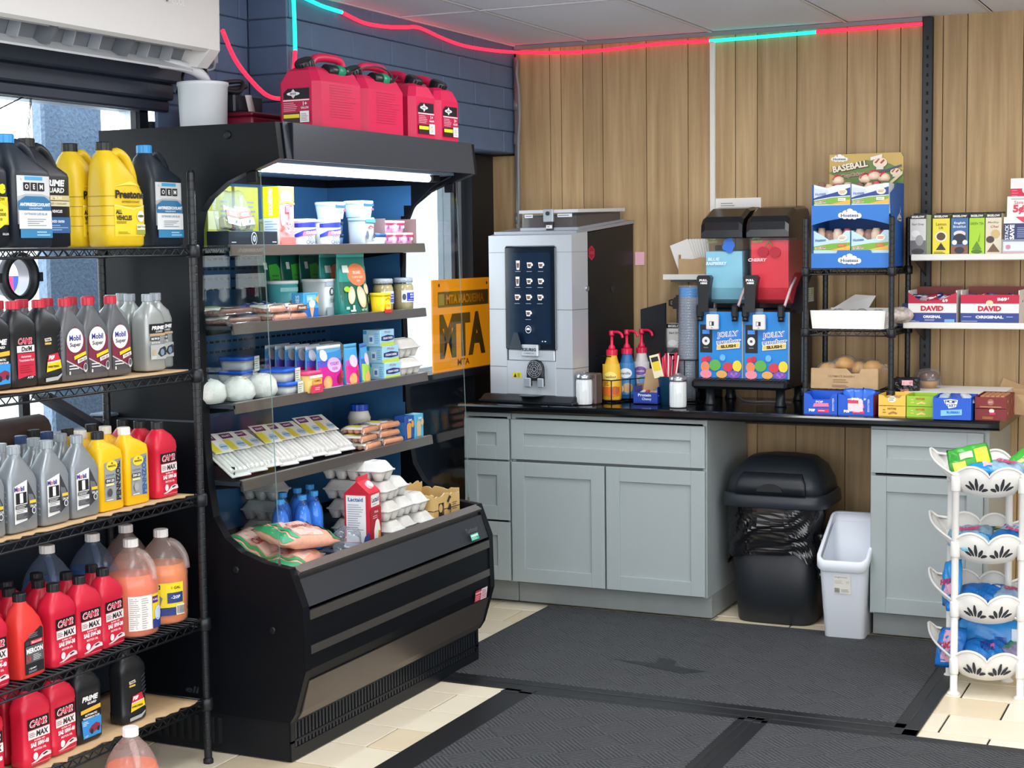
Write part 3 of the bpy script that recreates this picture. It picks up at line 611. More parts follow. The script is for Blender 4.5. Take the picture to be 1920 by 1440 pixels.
# ================================================================ WIRE RACK
BW = M('#0c1219', .4, sp=.5)
rk = thing('wire_rack', 'black wire shelving rack of motor oil left of the cooler', 'rack', (0, 0, 0))
RX0, RX1, RY0, RY1 = -.085, .266, -4.10, -2.905
pr = [(.0125, .02)]
z = .05
while z < 1.82: pr += [(.0125, z), (.0117, z+.001), (.0117, z+.004), (.0125, z+.005)]; z += .0254
pr += [(.0125, 1.83), (.008, 1.838)]
pm = MB().lathe(pr, BW, n=16, sm=False); pm = pm.fix(pm.mesh('post'))
fm = MB().lathe([(.016, 0), (.016, .012), (.010, .02)], M('#15191f', .6), n=12); fm = fm.fix(fm.mesh('foot'))
for x in (RX0, RX1):
    for y in (RY0, RY1):
        p = obj('post', pm, rk, (x, y, 0)); obj('foot', fm, p)
SZ = [1.608, 1.229, .845, .456, .203]
def wireshelf():
    f = MB(); a = .0035
    for x in (RX0, RX1):
        f.tube([(x, RY0, -a), (x, RY1, -a)], a, BW, 6); f.tube([(x, RY0, -.026), (x, RY1, -.026)], a, BW, 6)
    for y in (RY0, RY1):
        f.tube([(RX0, y, -a), (RX1, y, -a)], a, BW, 6); f.tube([(RX0, y, -.026), (RX1, y, -.026)], a, BW, 6)
    for x in (RX0, RX1):
        for y in (RY0, RY1): f.lathe([(.018, -.034), (.021, -.03), (.021, 0), (.017, .006)], BW, x, y, n=12)
    g = MB()
    for x in (RX0, RX1):
        n = 52; g.tube([(x, RY0+.02+(RY1-RY0-.04)*i/n, -.004 if i % 2 else -.0255) for i in range(n+1)], .0022, BW, 5)
    for y in (RY0, RY1):
        n = 14; g.tube([(RX0+.02+(RX1-RX0-.04)*i/n, y, -.004 if i % 2 else -.0255) for i in range(n+1)], .0022, BW, 5)
    d = MB(); k = RY0+.03
    while k < RY1-.01: d.tube([(RX0, k, -.002), (RX1, k, -.002)], .0019, BW, 4); k += .0254
    for x in (.0, .09, .18): d.tube([(x, RY0, -.006), (x, RY1, -.006)], .0025, BW, 5)
    return [q.fix(q.mesh(n)) for q, n in ((f, 'shelf_frame'), (g, 'zigzag_wire'), (d, 'wire_deck'))]
ws = wireshelf()
for z in SZ:
    s = obj('shelf', ws[0], rk, (0, 0, z)); obj('zigzag_wire', ws[1], s); obj('wire_deck', ws[2], s)['kind'] = 'stuff'
CARD = M('#c2a27a', .85, var=.12, sc=30); CARD2 = M('#a58662', .9, var=.2, sc=25)
def sheet(lab, z, y0, y1, x0, x1, wav, tear=0, sd=1):
    r = random.Random(sd); ph = r.uniform(0, 6)
    def top(u, v):
        y = y0+(y1-y0)*u; x = x0+(x1-x0)*v; zz = z+.0052+wav*max(0, sin(5*u+ph))*(v**3)
        if v > .99: x += (tear*.010*(sin(37*u*3+ph)+r.uniform(-.8, .8)))
        return (x, y, zz)
    m = MB().grid(40, 6, top, CARD, True)
    o = obj('cardboard_sheet', m); so = o.modifiers.new('thick', 'SOLIDIFY'); so.thickness = .004; so.offset = -1
    return tag(o, lab, 'cardboard')
sheet('warped cardboard sheet under the second shelf bottles of the oil rack', 1.229, -4.06, -2.935, -.06, .258, .012, 0, 3)
sheet('flat cardboard sheet under the silver and yellow oil bottles', .845, -4.06, -2.935, -.06, .258, .004, 1, 5)
sheet('torn cardboard sheet on the lowest rack shelf, bare at its right end', .203, -4.06, -2.94, -.06, .262, .004, .9, 8)
cu = MB().tube([(.25, -2.955, .214), (.262, -2.945, .226), (.25, -2.938, .236)], .006, CARD, 6)
# ---------------------------------------------------------------- bottles
RD = M('#cf1f3c', .36, sp=.5); RD_SHADE = M('#b3152f', .38); SIL = M('#8f969c', .32, .35); SIL2 = M('#a6abaa', .33, .3); YEL = M('#f2bf12', .38); BLK2 = M('#14181d', .4); GRY = M('#5d5f63', .4, .2)  # the darker red has the back row's shade put into the bottle colour
CAPB = M('#14161b', .45); CAPR = M('#c0203a', .4); CAPS = M('#9aa3aa', .4, .2); CAPW = M('#e9e6df', .45); CAPN = M('#25406e', .4); CAPL = M('#2f8fd0', .4)
_cap = {}
def capmesh(r, h, m):
    k = (r, h, m.name)
    if k not in _cap:
        q = MB(); n = 28; R = []
        for zz, rr_ in ((0, r), (h*.9, r), (h, r*.9)): R.append([((rr_*(1 if i % 2 else .95))*cos(2*pi*i/n), (rr_*(1 if i % 2 else .95))*sin(2*pi*i/n), zz) for i in range(n)])
        q.loft(R, m, sm=False); _cap[k] = q.fix(q.mesh('cap'))
    return _cap[k]
_body = {}
def qbody(style, m):
    k = (style, m.name)
    if k in _body: return _body[k]
    q = MB()
    if style == 'round':      # broad shouldered quart, neck left of centre
        q.rings([(0, .048, .027, 0, 0, 5), (.005, .053, .031, 0, 0, 5), (.03, .053, .031, 0, 0, 6), (.034, .0515, .0295, 0, 0, 6), (.14, .0515, .0295, 0, 0, 6), (.145, .053, .031, 0, 0, 6), (.165, .052, .030, 0, 0, 5), (.185, .042, .026, -.003, 0, 3.5), (.198, .027, .02, -.008, 0, 2.6), (.206, .0165, .0165, -.010, 0, 2), (.222, .0155, .0155, -.010, 0, 2)], m, 24)
        nx = -.010
    elif style == 'angular':  # faceted quart with straight sloping shoulders
        q.rings([(0, .050, .028, 0, 0, 6), (.005, .055, .032, 0, 0, 7), (.06, .0545, .032, 0, 0, 7), (.132, .0555, .033, 0, 0, 7), (.15, .051, .031, 0, 0, 5), (.188, .025, .02, 0, 0, 3), (.200, .0175, .0175, 0, 0, 2), (.218, .0165, .0165, 0, 0, 2)], m, 24)
        nx = 0
    elif style == 'pennz':    # square body, neck well left, hunched right shoulder
        q.rings([(0, .046, .028, 0, 0, 6), (.005, .051, .032, 0, 0, 7), (.155, .051, .032, 0, 0, 7), (.172, .049, .031, .001, 0, 5), (.186, .038, .026, -.010, 0, 3.6), (.196, .024, .02, -.019, 0, 2.6), (.206, .0165, .0165, -.022, 0, 2), (.222, .0155, .0155, -.022, 0, 2)], m, 24)
        nx = -.022
    elif style == 'tapered':  # long sloped shoulders with raised right side
        q.rings([(0, .047, .028, 0, 0, 5), (.005, .052, .032, 0, 0, 6), (.125, .052, .032, 0, 0, 6), (.155, .046, .030, -.004, 0, 4.5), (.185, .031, .023, -.009, 0, 3), (.2, .018, .018, -.012, 0, 2), (.222, .0165, .0165, -.012, 0, 2)], m, 24)
        nx = -.012
    else:                     # 'plain' slim silver quart
        q.rings([(0, .042, .028, 0, 0, 5), (.005, .046, .032, 0, 0, 6), (.15, .046, .032, 0, 0, 6), (.175, .040, .028, 0, 0, 4), (.193, .022, .019, 0, 0, 2.5), (.202, .0155, .0155, 0, 0, 2), (.222, .0145, .0145, 0, 0, 2)], m, 24)
        nx = 0
    _body[k] = (q.fix(q.mesh('body')), nx); return _body[k]
def stripes(p, txt=1): return p
_lab = {}
def lab(kind):
    if kind in _lab: return _lab[kind]
    p = Pr(); k = kind.split('|'); a = k[0]
    if a == 'cam2':
        p.rect(-.040, .104, .040, .134, '#1c1016').text('CAM2', 0, .119, .020, '#ffffff', w=.066, sh=.2, bold=.06).text('CAM2', 0, .119, .0175, '#d81f3e', w=.062, sh=.2, bold=.02)
        p.rect(-.040, .078, .040, .102, '#efe6e4').text('MAX', .012, .090, .016, '#2a2226', w=.044, sh=.1, bold=.04).lines(-.037, -.014, .083, .097, 3, '#8d5560')
        p.text('SUPER HD', 0, .073, .0045, '#ffe9ea', w=.04).text('SAE '+k[1], 0, .062, .0125, '#fff2f2', w=.068, bold=.05).text('MOTOR OIL', 0, .048, .006, '#ffe9ea', w=.046)
        p.ell(-.018, .030, .009, .010, '#f7e7e7').poly([(-.038, .014), (-.012, .020), (.004, .032), (.024, .036), (.038, .031), (.040, .022), (.012, .021), (-.02, .013)], '#f3dcdc').poly([(.006, .029), (.020, .033), (.030, .030), (.012, .026)], '#35161e').rect(-.036, .010, .034, .0112, '#e98d9a')
    elif a == 'mercon':
        p.poly([(-.038, .012), (.038, .012), (.038, .128), (.030, .134), (-.038, .102)], '#24252a').lines(-.02, .032, .108, .122, 3, '#7d7f86').rect(-.035, .091, -.016, .101, '#3b3c42').rect(-.014, .091, .034, .101, '#e0424e').text('Motorcraft', .010, .096, .006, '#ffd9d9', w=.04)
        p.rect(-.036, .042, .036, .088, '#5b5b5e').text('MERCON', 0, .075, .014, '#ffffff', w=.066, bold=.04).text('LV', -.024, .054, .014, '#d8323f', w=.018, bold=.03).lines(-.008, .026, .046, .064, 4, '#d5d5d6').text('1 QUART', -.012, .027, .005, '#ffffff', w=.03).lines(-.03, .02, .016, .022, 2, '#a9a9ad')
    elif a == 'atf':
        p.rect(-.038, .104, .036, .105, '#14181d').text('PRIME', 0, .124, .015, '#f1f1f0', w=.062, sh=.25, bold=.05).text('GUARD', .006, .110, .007, '#e9e9e8', w=.036, sh=.2, bold=.04)
        p.poly([(-.04, .094), (.04, .100), (.04, .088), (-.04, .083)], '#e5b43b').text('AUTOMATIC', 0, .0775, .006, '#f0f0ee', w=.05, bold=.04).text('TRANSMISSION FLUID', 0, .069, .0055, '#f0f0ee', w=.068, bold=.03)
        p.poly([(-.04, .066), (.04, .066), (.037, .014), (-.034, .012)], '#2f8fd6').poly([(-.012, .034), (.0, .044), (.018, .050), (.034, .044), (.036, .032), (.01, .024), (-.01, .026)], '#8c2742').ell(.0, .028, .006, .008, '#1b2030').ell(.026, .030, .005, .007, '#1b2030').lines(-.036, -.012, .048, .062, 3, '#d6ecff').text('1 QT', -.024, .018, .006, '#e9f5ff', w=.014)
    elif a == 'dexron':
        p.text('CAM2', 0, .122, .018, '#f3c6cd', w=.056, sh=.2, bold=.06).text('CAM2', 0, .122, .016, '#d0324c', w=.053, sh=.2).rect(-.034, .092, .034, .110, '#e8e4e2').text('Dx/M', .004, .101, .013, '#22242a', w=.04, sh=.1, bold=.04)
        p.poly([(-.034, .09), (.034, .09), (.034, .026), (.012, .030), (-.034, .022)], '#c62442').text('Automatic', 0, .081, .006, '#f7dfe2', w=.04).text('Transmission Fluid', 0, .071, .006, '#f7dfe2', w=.058).lines(-.026, .026, .036, .060, 4, '#a3172f').text('ATF', .012, .024, .006, '#e9e9ea', w=.024)
    elif a == 'psf':
        p.poly([(-.026, .124), (.0, .126), (.003, .117), (-.024, .115)], '#d9d3c4').text('PRIME', -.012, .1205, .005, '#55322a', w=.02, sh=.2).rect(-.026, .107, .0, .1125, '#d6b657')
        p.poly([(-.014, .078), (.026, .083), (.034, .060), (-.020, .056)], '#d02440').text('PSF', -.001, .071, .011, '#fff', w=.022, sh=.25, bold=.05).poly([(-.020, .057), (.034, .061), (.038, .040), (-.024, .032)], '#f1cf21').poly([(-.020, .059), (.034, .063), (.034, .060), (-.020, .0555)], '#e9e4dd').text('POWER STEERING', .004, .046, .006, '#2b2413', w=.046, bold=.03)
        p.poly([(-.03, .016), (.02, .018), (.038, .026), (.036, .020), (.02, .008), (-.03, .006)], '#a9adb0')
        for i in range(5): p.poly([(.022, .128-.012*i), (.040, .138-.012*i), (.040, .136-.012*i), (.022, .125-.012*i)], '#3a4148')
    elif a == 'super':
        p.poly([(-.043, .02), (.043, .02), (.043, .118), (.0, .152), (-.043, .112)], '#7c2a42').poly([(-.043, .058), (.043, .022), (.043, .018), (-.043, .018)], '#4a4b50').poly([(-.043, .060), (.043, .024), (.043, .021), (-.043, .056)], '#c9c3c6')
        p.ell(-.004, .112, .036, .034, '#f4f2f1', 24).text('Mobil', -.004, .119, .016, '#2a2f8f', w=.050, bold=.03).text('Super', -.004, .099, .015, '#3b3b40', w=.048)
        p.poly([(-.012, .068), (.040, .080), (.041, .071), (-.011, .058)], '#f0d21e').poly([(.002, .058), (.042, .067), (.043, .057), (.003, .047)], '#f2efe8').text(k[1], .023, .057, .007, '#4a4b50', w=.03, rot=.22).lines(-.036, .01, .030, .046, 2, '#e8e4e4').text('8', -.034, .023, .010, '#f0f0f0').ell(.034, .034, .009, .013, '#cfcdd0').ell(.034, .036, .007, .009, '#54555a')
    elif a == 'mobil1':
        p.poly([(-.041, .024), (.006, .030), (.010, .138), (-.041, .124)], '#f1f0ee').poly([(.010, .030), (.040, .048), (.040, .086), (.012, .136)], '#3a3b40').poly([(.012, .10), (.030, .096), (.040, .072), (.014, .066)], '#6d6f74')
        p.text('M', -.034, .117, .013, '#3c3188', w=.012, bold=.03).text('o', -.0235, .1155, .010, '#d0405a', w=.008, bold=.03).text('bil', -.010, .117, .013, '#3c3188', w=.014, bold=.03)
        p.rect(-.036, .077, .004, .107, '#17181c').text('1', -.016, .092, .026, '#ffffff', w=.012, bold=.09).rect(-.039, .064, .006, .074, '#2d2e33').lines(-.037, .004, .065, .073, 2, '#d9d9da').lines(-.038, .0, .054, .062, 2, '#8d8e92')
        p.rect(-.038, .036, .006, .052, '#46474c').lines(-.036, .002, .038, .051, 5, '#8b8c90').rect(.012, .074, .036, .082, '#e4c53a').text(k[1], .025, .066, .007, '#f3f3f3', w=.022).ell(.026, .054, .008, .009, '#d8d8da').ell(.026, .054, .0055, .0065, '#4a4b50')
    elif a == 'pennz':
        p.poly([(-.036, .03), (.034, .026), (.036, .148), (-.034, .140)], '#9b9da0').rect(.010, .028, .034, .146, '#8d9093')
        p.text('PENNZOIL', .022, .084, .020, k[1], w=.112, rot=R90, bold=.05).ell(-.004, .130, .024, .015, '#e9d24a').ell(-.004, .130, .021, .012, '#f4dc39').text('PENNZOIL', -.004, .129, .006, '#5a3a12', w=.034, bold=.04).poly([(-.009, .135), (-.004, .141), (.001, .135)], '#a8382c')
        p.text('PLATINUM', -.014, .104, .005, '#4f6f96', w=.034).rect(-.034, .082, .004, .094, '#3a3c40').text(k[2], -.015, .088, .008, '#f3f3f2', w=.032, bold=.03).rect(-.034, .074, .0, .080, '#dfe0a8').lines(-.034, .004, .030, .036, 1, '#e8e8e8').ell(-.018, .054, .010, .012, '#4a4c50' if k[1] != '#2f5f9e' else '#a8abb0')
    elif a == 'silver':
        p.rect(-.036, .112, .036, .140, '#15171c').text('PRIME', .004, .128, .011, '#f4f4f4', w=.056, sh=.25, bold=.05).text('GUARD', .008, .117, .006, '#e4e4e4', w=.032, sh=.2).rect(-.036, .105, .036, .1105, '#c9a878').rect(-.034, .090, .010, .102, '#22252b').text('SAE 5W-20', -.012, .096, .007, '#ffffff', w=.038, bold=.03).text('MOTOR OIL', -.010, .084, .0055, '#f4f4f4', w=.04)
        p.rect(-.036, .034, .036, .078, '#b3b6b4').poly([(-.004, .05), (.008, .066), (.030, .072), (.036, .066), (.036, .046), (.012, .040)], '#2b3038').ell(.018, .054, .009, .010, '#7d93a8').ell(-.022, .056, .007, .008, '#c9a878').lines(-.034, .0, .036, .044, 2, '#f0f0ee')
    _lab[kind] = p.mesh('label'); return _lab[kind]
DEP = {'round': .0316, 'angular': .0336, 'pennz': .0326, 'tapered': .0326, 'plain': .0326}
_bt = {}
def bottle(loc, lb, style, m, cap, labk, group, rz=R90, name='oil_bottle', cat='bottle', side=None):
    k = (style, m.name, cap.name if cap else '', labk)
    if k in _bt: return dup(_bt[k], loc, rz, lb, group)
    t = thing(name, lb, cat, loc, rz, group); bd, nx = qbody(style, m); obj('body', bd, t)
    if cap: obj('cap', capmesh(.0185 if style != 'plain' else .0175, .022, cap), t, (nx, 0, .207))
    if labk: obj('label', lab(labk), t, (0, -DEP[style]+(.0016 if style == 'round' else 0), 0))
    if labk and m is not SIL2 and style in ('angular',):
        sd = MB()
        for i in range(6): sd.box(-.0565, -.0545, -.018, -.006, .03+i*.016, .034+i*.016, m, .0005)
        obj('grip_rib', sd, t)
    _bt[k] = t; return t
J = lambda: rad(random.uniform(-3, 3))
random.seed(5)
z2 = 1.2392; g2 = 'bottles on the second rack shelf'
F = .190
bottle((F, -3.695, z2), 'black bottle with blue car label, far left of the second rack shelf', 'round', BLK2, CAPR, 'atf', g2, R90+J())
bottle((F, -3.595, z2), 'black bottle with a red transmission fluid label, second rack shelf', 'round', BLK2, CAPR, 'dexron', g2, R90+J())
bottle((F, -3.495, z2), 'black power steering bottle with red and yellow label, second rack shelf', 'round', BLK2, CAPR, 'psf', g2, R90+J())
sup = ['0W-20', '5W-20', '5W-30']
for i, y in enumerate((-3.40, -3.305, -3.205)):
    bottle((F, y, z2), 'grey red-capped bottle with white oval label, %s of three in front' % ORD[i], 'angular', GRY, CAPR, 'super|'+sup[i], g2, R90+J())
for i, y in enumerate((-3.68, -3.585, -3.49, -3.39, -3.29, -3.215)):
    bottle((.118, y, z2), 'red-capped bottle in the row behind, %s from the left, second rack shelf' % ORD[i], 'angular', GRY, CAPR, None, g2, R90+J())
bottle((F, -3.035, z2), 'silver bottle with black-headed label at the bare end of the second rack shelf', 'plain', SIL2, CAPS, 'silver', g2, R90+J())
bottle((.15, -2.945, z2), 'silver bottle tucked right of the black-headed silver bottle, second rack shelf', 'plain', SIL2, CAPS, 'silver', g2, R90)
for i, (x, y) in enumerate(((.118, -3.115), (.112, -3.02), (.045, -2.975))):
    bottle((x, y, z2), 'unlabelled silver bottle behind the others, %s from the left, second rack shelf' % ORD[i], 'plain', SIL2, CAPS, None, g2, R90)
z3 = .8548; g3_ = 'bottles on the third rack shelf'
F = .203
vs = ['5W-20', '0W-20', '5W-30', '0W-20']
lbs = ['grey numeral 1 bottle cut by the picture edge, third rack shelf', 'grey bottle with a big numeral 1, leftmost whole one, third rack shelf', 'grey bottle with a big numeral 1, middle of three, third rack shelf', 'grey bottle with a big numeral 1, next to the yellow bottles']
for i, y in enumerate((-3.76, -3.637, -3.510, -3.387)): bottle((F, y, z3), lbs[i], 'angular', SIL, CAPS, 'mobil1|'+vs[i], g3_, R90+J())
bottle((F, -3.275, z3), 'yellow bottle with black upright lettering and a black cap', 'pennz', YEL, CAPB, 'pennz|#26272b|0W-20', g3_, R90+J())
bottle((F, -3.157, z3), 'yellow bottle with blue upright lettering and a white cap', 'pennz', YEL, CAPW, 'pennz|#2f5f9e|5W-30', g3_, R90+J())
bottle((F, -3.015, z3), 'red oil bottle at the end of the third rack shelf', 'round', RD, CAPB, 'cam2|10W-30', g3_, R90+J())
for i, y in enumerate((-3.735, -3.61, -3.48, -3.37)): bottle((.132, y, z3), 'grey-capped silver bottle in the second row, %s from the left, third rack shelf' % ORD[i], 'angular', SIL, CAPS, None, g3_, R90)
for i, y in enumerate((-3.56, -3.45, -3.345)): bottle((.06, y, z3), 'blue-capped silver bottle at the back, %s from the left, third rack shelf' % ORD[i], 'angular', SIL, CAPN, None, g3_, R90)
for i, (x, y) in enumerate(((-.01, -3.55), (-.01, -3.31))): bottle((x, y, z3), 'orange-yellow black-capped bottle at the very back, %s from the left, third rack shelf' % ORD[i], 'round', YEL, CAPB, None, g3_, R90)
for i, (x, y) in enumerate(((.132, -3.265), (.132, -3.155))): bottle((x, y, z3), 'white-capped yellow bottle in the second row, %s from the left' % ORD[i], 'pennz', YEL, CAPW, None, g3_, R90)
for i, (x, y) in enumerate(((.06, -3.235), (.055, -3.125))): bottle((x, y, z3), 'black-capped yellow bottle in the third row, %s from the left' % ORD[i], 'pennz', YEL, CAPB, None, g3_, R90)
for i, x in enumerate((.135, .065)): bottle((x, -3.012+.008*i, z3), 'red oil bottle %s behind the one at the end of the third rack shelf' % ('directly' if i == 0 else 'second'), 'round', RD, CAPB, None, g3_, R90)
z4 = .4565; g4_ = 'bottles on the fourth rack shelf'
F = .205
bottle((F, -3.765, z4), 'red oil bottle cut by the picture edge, fourth rack shelf', 'round', RD, CAPB, 'cam2|10W-40', g4_, R90)
bottle((F, -3.628, z4), 'orange-red transmission fluid bottle with a grey and black label', 'tapered', M('#e23b36', .36), CAPB, 'mercon', g4_, R90+.05)
bottle((F, -3.497, z4), 'red oil bottle right of the orange-red one, fourth rack shelf', 'round', RD, CAPB, 'cam2|5W-30', g4_, R90+J())
bottle((F, -3.39, z4), 'red oil bottle, middle of three alike, fourth rack shelf', 'round', RD, CAPB, 'cam2|5W-30', g4_, R90+J())
bottle((F-.01, -3.278, z4), 'red oil bottle leaning against the front orange jug, fourth rack shelf', 'round', RD, CAPB, 'cam2|10W-30', g4_, R90+J())
for i, (x, y) in enumerate(((.133, -3.70), (.133, -3.59), (.133, -3.475), (.133, -3.36), (.133, -3.25), (.06, -3.64), (.06, -3.52), (.06, -3.40))):
    bottle((x, y, z4), ('shaded red bottle in the second row, %s from the left, fourth rack shelf' % ORD[i]) if i < 5 else 'shaded red bottle in the third row, %s from the left, fourth rack shelf' % ORD[i-5], 'round', RD, CAPB, None, g4_, R90)
z5 = .2128; g5_ = 'bottles on the lowest rack shelf'
bottle((.21, -3.80, z5), 'red oil bottle cut by the picture edge, lowest rack shelf', 'round', RD, CAPB, 'cam2|10W-40', g5_, R90)
bottle((.212, -3.625, z5), 'red oil bottle nearest the viewer, lowest rack shelf', 'round', RD, CAPB, 'cam2|10W-40', g5_, R90+J())
bottle((.205, -3.512, z5), 'red oil bottle beside the black bottles, lowest rack shelf', 'round', RD, CAPB, 'cam2|10W-40', g5_, R90+J())
bottle((.200, -3.40, z5), 'black bottle with a blue car label on the lowest rack shelf', 'round', BLK2, CAPB, 'atf', g5_, R90+J())
bottle((.200, -3.20, z5), 'black power steering bottle by the bare cardboard, lowest rack shelf', 'round', BLK2, CAPB, 'psf', g5_, R90+J())
for i, (x, y) in enumerate(((.138, -3.74), (.136, -3.62), (.065, -3.68), (.063, -3.56))): bottle((x, y, z5), 'red bottle in painted shade behind the nearest one, %s from the left, lowest rack shelf' % ORD[i], 'round', RD_SHADE, CAPB, None, g5_, R90)
# gallon antifreeze jugs
def jug(style):
    t = thing('antifreeze_jug', '', 'jug'); body = {'y': M('#e3bf1c', .42, var=.05, sc=60), 'o': M('#1d2631', .4), 'p': M('#141a23', .4)}[style]
    q = MB()
    if style == 'y':
        q.rings([(0, .066, .046, 0, 0, 4), (.006, .073, .053, 0, 0, 4), (.05, .074, .054, 0, 0, 4.5), (.15, .073, .053, 0, 0, 4.5), (.20, .062, .050, -.010, 0, 3.6), (.235, .046, .046, -.026, 0, 2.6), (.262, .030, .034, -.034, 0, 2.2), (.272, .022, .022, -.036, 0, 2), (.28, .021, .021, -.036, 0, 2)], body, 28)
        hp = [(-.015, 0, .262), (.012, 0, .272), (.040, 0, .255), (.058, 0, .222), (.066, 0, .185), (.066, 0, .150)]; cx, cap = -.036, CAPB
    else:
        q.rings([(0, .068, .047, 0, 0, 7), (.006, .075, .054, 0, 0, 8), (.195, .075, .054, 0, 0, 8), (.205, .073, .052, 0, 0, 7), (.235, .050, .040, -.022, 0, 4), (.262, .030, .03, -.038, 0, 2.6), (.272, .022, .022, -.040, 0, 2), (.28, .021, .021, -.040, 0, 2)], body, 28)
        hp = [(-.02, 0, .265), (.0, 0, .276), (.03, 0, .262), (.055, 0, .232), (.068, 0, .205), (.068, 0, .18)]; cx, cap = -.040, (CAPL if style == 'o' else CAPB)
    obj('body', q, t); obj('handle', MB().tube(smooth(hp, 4), [.016]*21 if 0 else .0145, body, 10), t)
    obj('cap', capmesh(.0235, .024, cap), t, (cx, 0, .276))
    rb = MB()
    if style == 'y':
        for i in range(4): rb.rings([(.06+i*.028, .0746, .0546, 0, 0, 4.5), (.062+i*.028, .0746, .0546, 0, 0, 4.5)], M('#a88c12', .5), 28, c0=False, c1=False)
        obj('rib', rb, t)
    p = Pr()
    if style == 'y':
        p.poly([(-.050, .03), (.066, .03), (.066, .118), (.02, .108), (-.050, .118)], '#efcf2b').poly([(-.050, .117), (.02, .107), (.066, .117), (.066, .121), (.02, .111), (-.050, .121)], '#f6e37a').poly([(-.05, .172), (.008, .188), (.05, .172), (.02, .180)], '#f3dc55')
        p.text('Prestone', .008, .150, .024, '#1c1c1a', w=.108, bold=.04).text('ANTIFREEZE+COOLANT', .008, .129, .006, '#5a4a10', w=.066).text('ALL', -.036, .100, .013, '#2b2515', w=.022, bold=.04).text('VEHICLES', -.018, .083, .014, '#2b2515', w=.056, bold=.04).lines(-.046, .01, .066, .074, 2, '#6b5b1a')
        p.ell(.044, .088, .015, .016, '#f4f0dc').ell(.044, .088, .013, .004, '#6b6030').rect(.026, .036, .064, .064, '#f1e9c8').rect(.026, .036, .064, .049, '#9aa23a').text('READY TO USE', .045, .057, .006, '#3b3212', w=.034).lines(-.044, .004, .036, .044, 2, '#7a6a20')
    elif style == 'o':
        p.rect(-.062, .062, .062, .19, '#aeb3b8').poly([(-.062, .19), (.062, .19), (.062, .135), (.03, .142), (-.03, .142), (-.062, .135)], '#cfd2d4').rect(-.034, .178, .034, .188, '#4fa3d8')
        for i, c in enumerate('OEM'): p.rect(-.040+i*.027, .150, -.016+i*.027, .172, '#15171b').text(c, -.028+i*.027, .161, .013, '#f5f5f5', bold=.02)
        p.poly([(-.062, .100), (.062, .100), (.062, .122), (.036, .136), (-.036, .136), (-.062, .122)], '#2a6f9f').text('ANTIFREEZE/COOLANT', 0, .114, .009, '#eef6fb', w=.116, bold=.04).text('CONCENTRATE', 0, .104, .0045, '#d3e6f2', w=.05).rect(-.062, .050, .062, .098, '#dfe3e5').text('EXTENDED LIFE BLUE', 0, .089, .006, '#6b7884', w=.086).lines(-.034, .04, .056, .078, 4, '#8a939b').rect(-.060, .026, .062, .049, '#2f7fae').lines(.0, .058, .03, .045, 2, '#9fcbe6')
    elif style == 'p1':
        pass
    if style == 'p':
        pass
    if style != 'p': obj('label', drape(p.mesh('label'), .074 if style == 'y' else .075, .054, 4.5 if style == 'y' else 8), t)
    return t
jy = jug('y'); jo = jug('o'); jp = jug('p'); jp2 = dup(jp, (0, 0, 0))
p = Pr(); p.text('Prime', 0, .158, .036, '#f2e21c', w=.12, sh=.12, bold=.06).rect(-.07, .12, .07, .132, '#f0d61d').text('LOW', .04, .126, .009, '#2b2515', sh=.1).rect(-.07, .06, .07, .12, '#e8c61c').poly([(.03, .118), (.062, .105), (.062, .068), (.03, .050), (-.002, .068), (-.002, .105)], '#f6e03a').text('5 YEAR', .03, .098, .007, '#3b3212').text('150,000', .03, .086, .010, '#3b3212', w=.05).text('MILES', .03, .074, .006, '#3b3212').text('GALLON', .05, .036, .006, '#d8d8d8', w=.024)
obj('label', drape(p.mesh('label'), .075, .054, 8), jp)
p = Pr(); p.text('PRIME', .002, .178, .018, '#f3f3f2', w=.085, sh=.2, bold=.05).text('GUARD', .004, .158, .014, '#ececea', w=.078, sh=.15, bold=.04).rect(-.06, .130, .064, .144, '#cdbf8e').text('PREMIUM', .0, .137, .008, '#f5efd8', w=.06).rect(-.06, .114, .064, .128, '#d9cfae').text('ANTIFREEZE + COOLANT', 0, .121, .005, '#6b5b3a', w=.10).text('ALL VEHICLES', .0, .100, .008, '#f1f1f0', w=.06, bold=.03).rect(-.06, .040, .064, .084, '#2f5f96').text('PREMIXED 50/50', -.004, .072, .007, '#eaf2fb', w=.08, bold=.03).lines(-.05, .056, .046, .064, 3, '#8fb4de')
obj('label', drape(p.mesh('label'), .075, .054, 8), jp2)
gj = 'antifreeze jugs on the top rack shelf'; z1 = 1.609
for o, l, x, y, lb in ((jp, 0, .195, -3.735, 'black jug with yellow lettering cut by the picture edge, top rack shelf'), (jo, 0, .195, -3.572, 'dark jug with a silver and blue label, left one, behind black wire rim'), (jp2, 0, .125, -3.415, 'black jug with white slanted lettering between the dark and yellow jugs'), (jy, 0, .195, -3.172, 'yellow antifreeze jug in front, its label turned to the aisle')):
    o.location = (x, y, z1); o.rotation_euler = (0, 0, R90-(.18 if o is jy else 0)); tag(o, lb, 'jug', gj)
dup(jy, (.075, -3.185, z1), R90, 'yellow antifreeze jug half hidden behind the front yellow one', gj)
dup(jo, (.190, -2.987, z1), R90, 'dark jug with blue cap at the right end of the top rack shelf', gj)
dup(jp, (.06, -3.62, z1), R90, 'black jug at the back of the top rack shelf behind the silver label', gj)
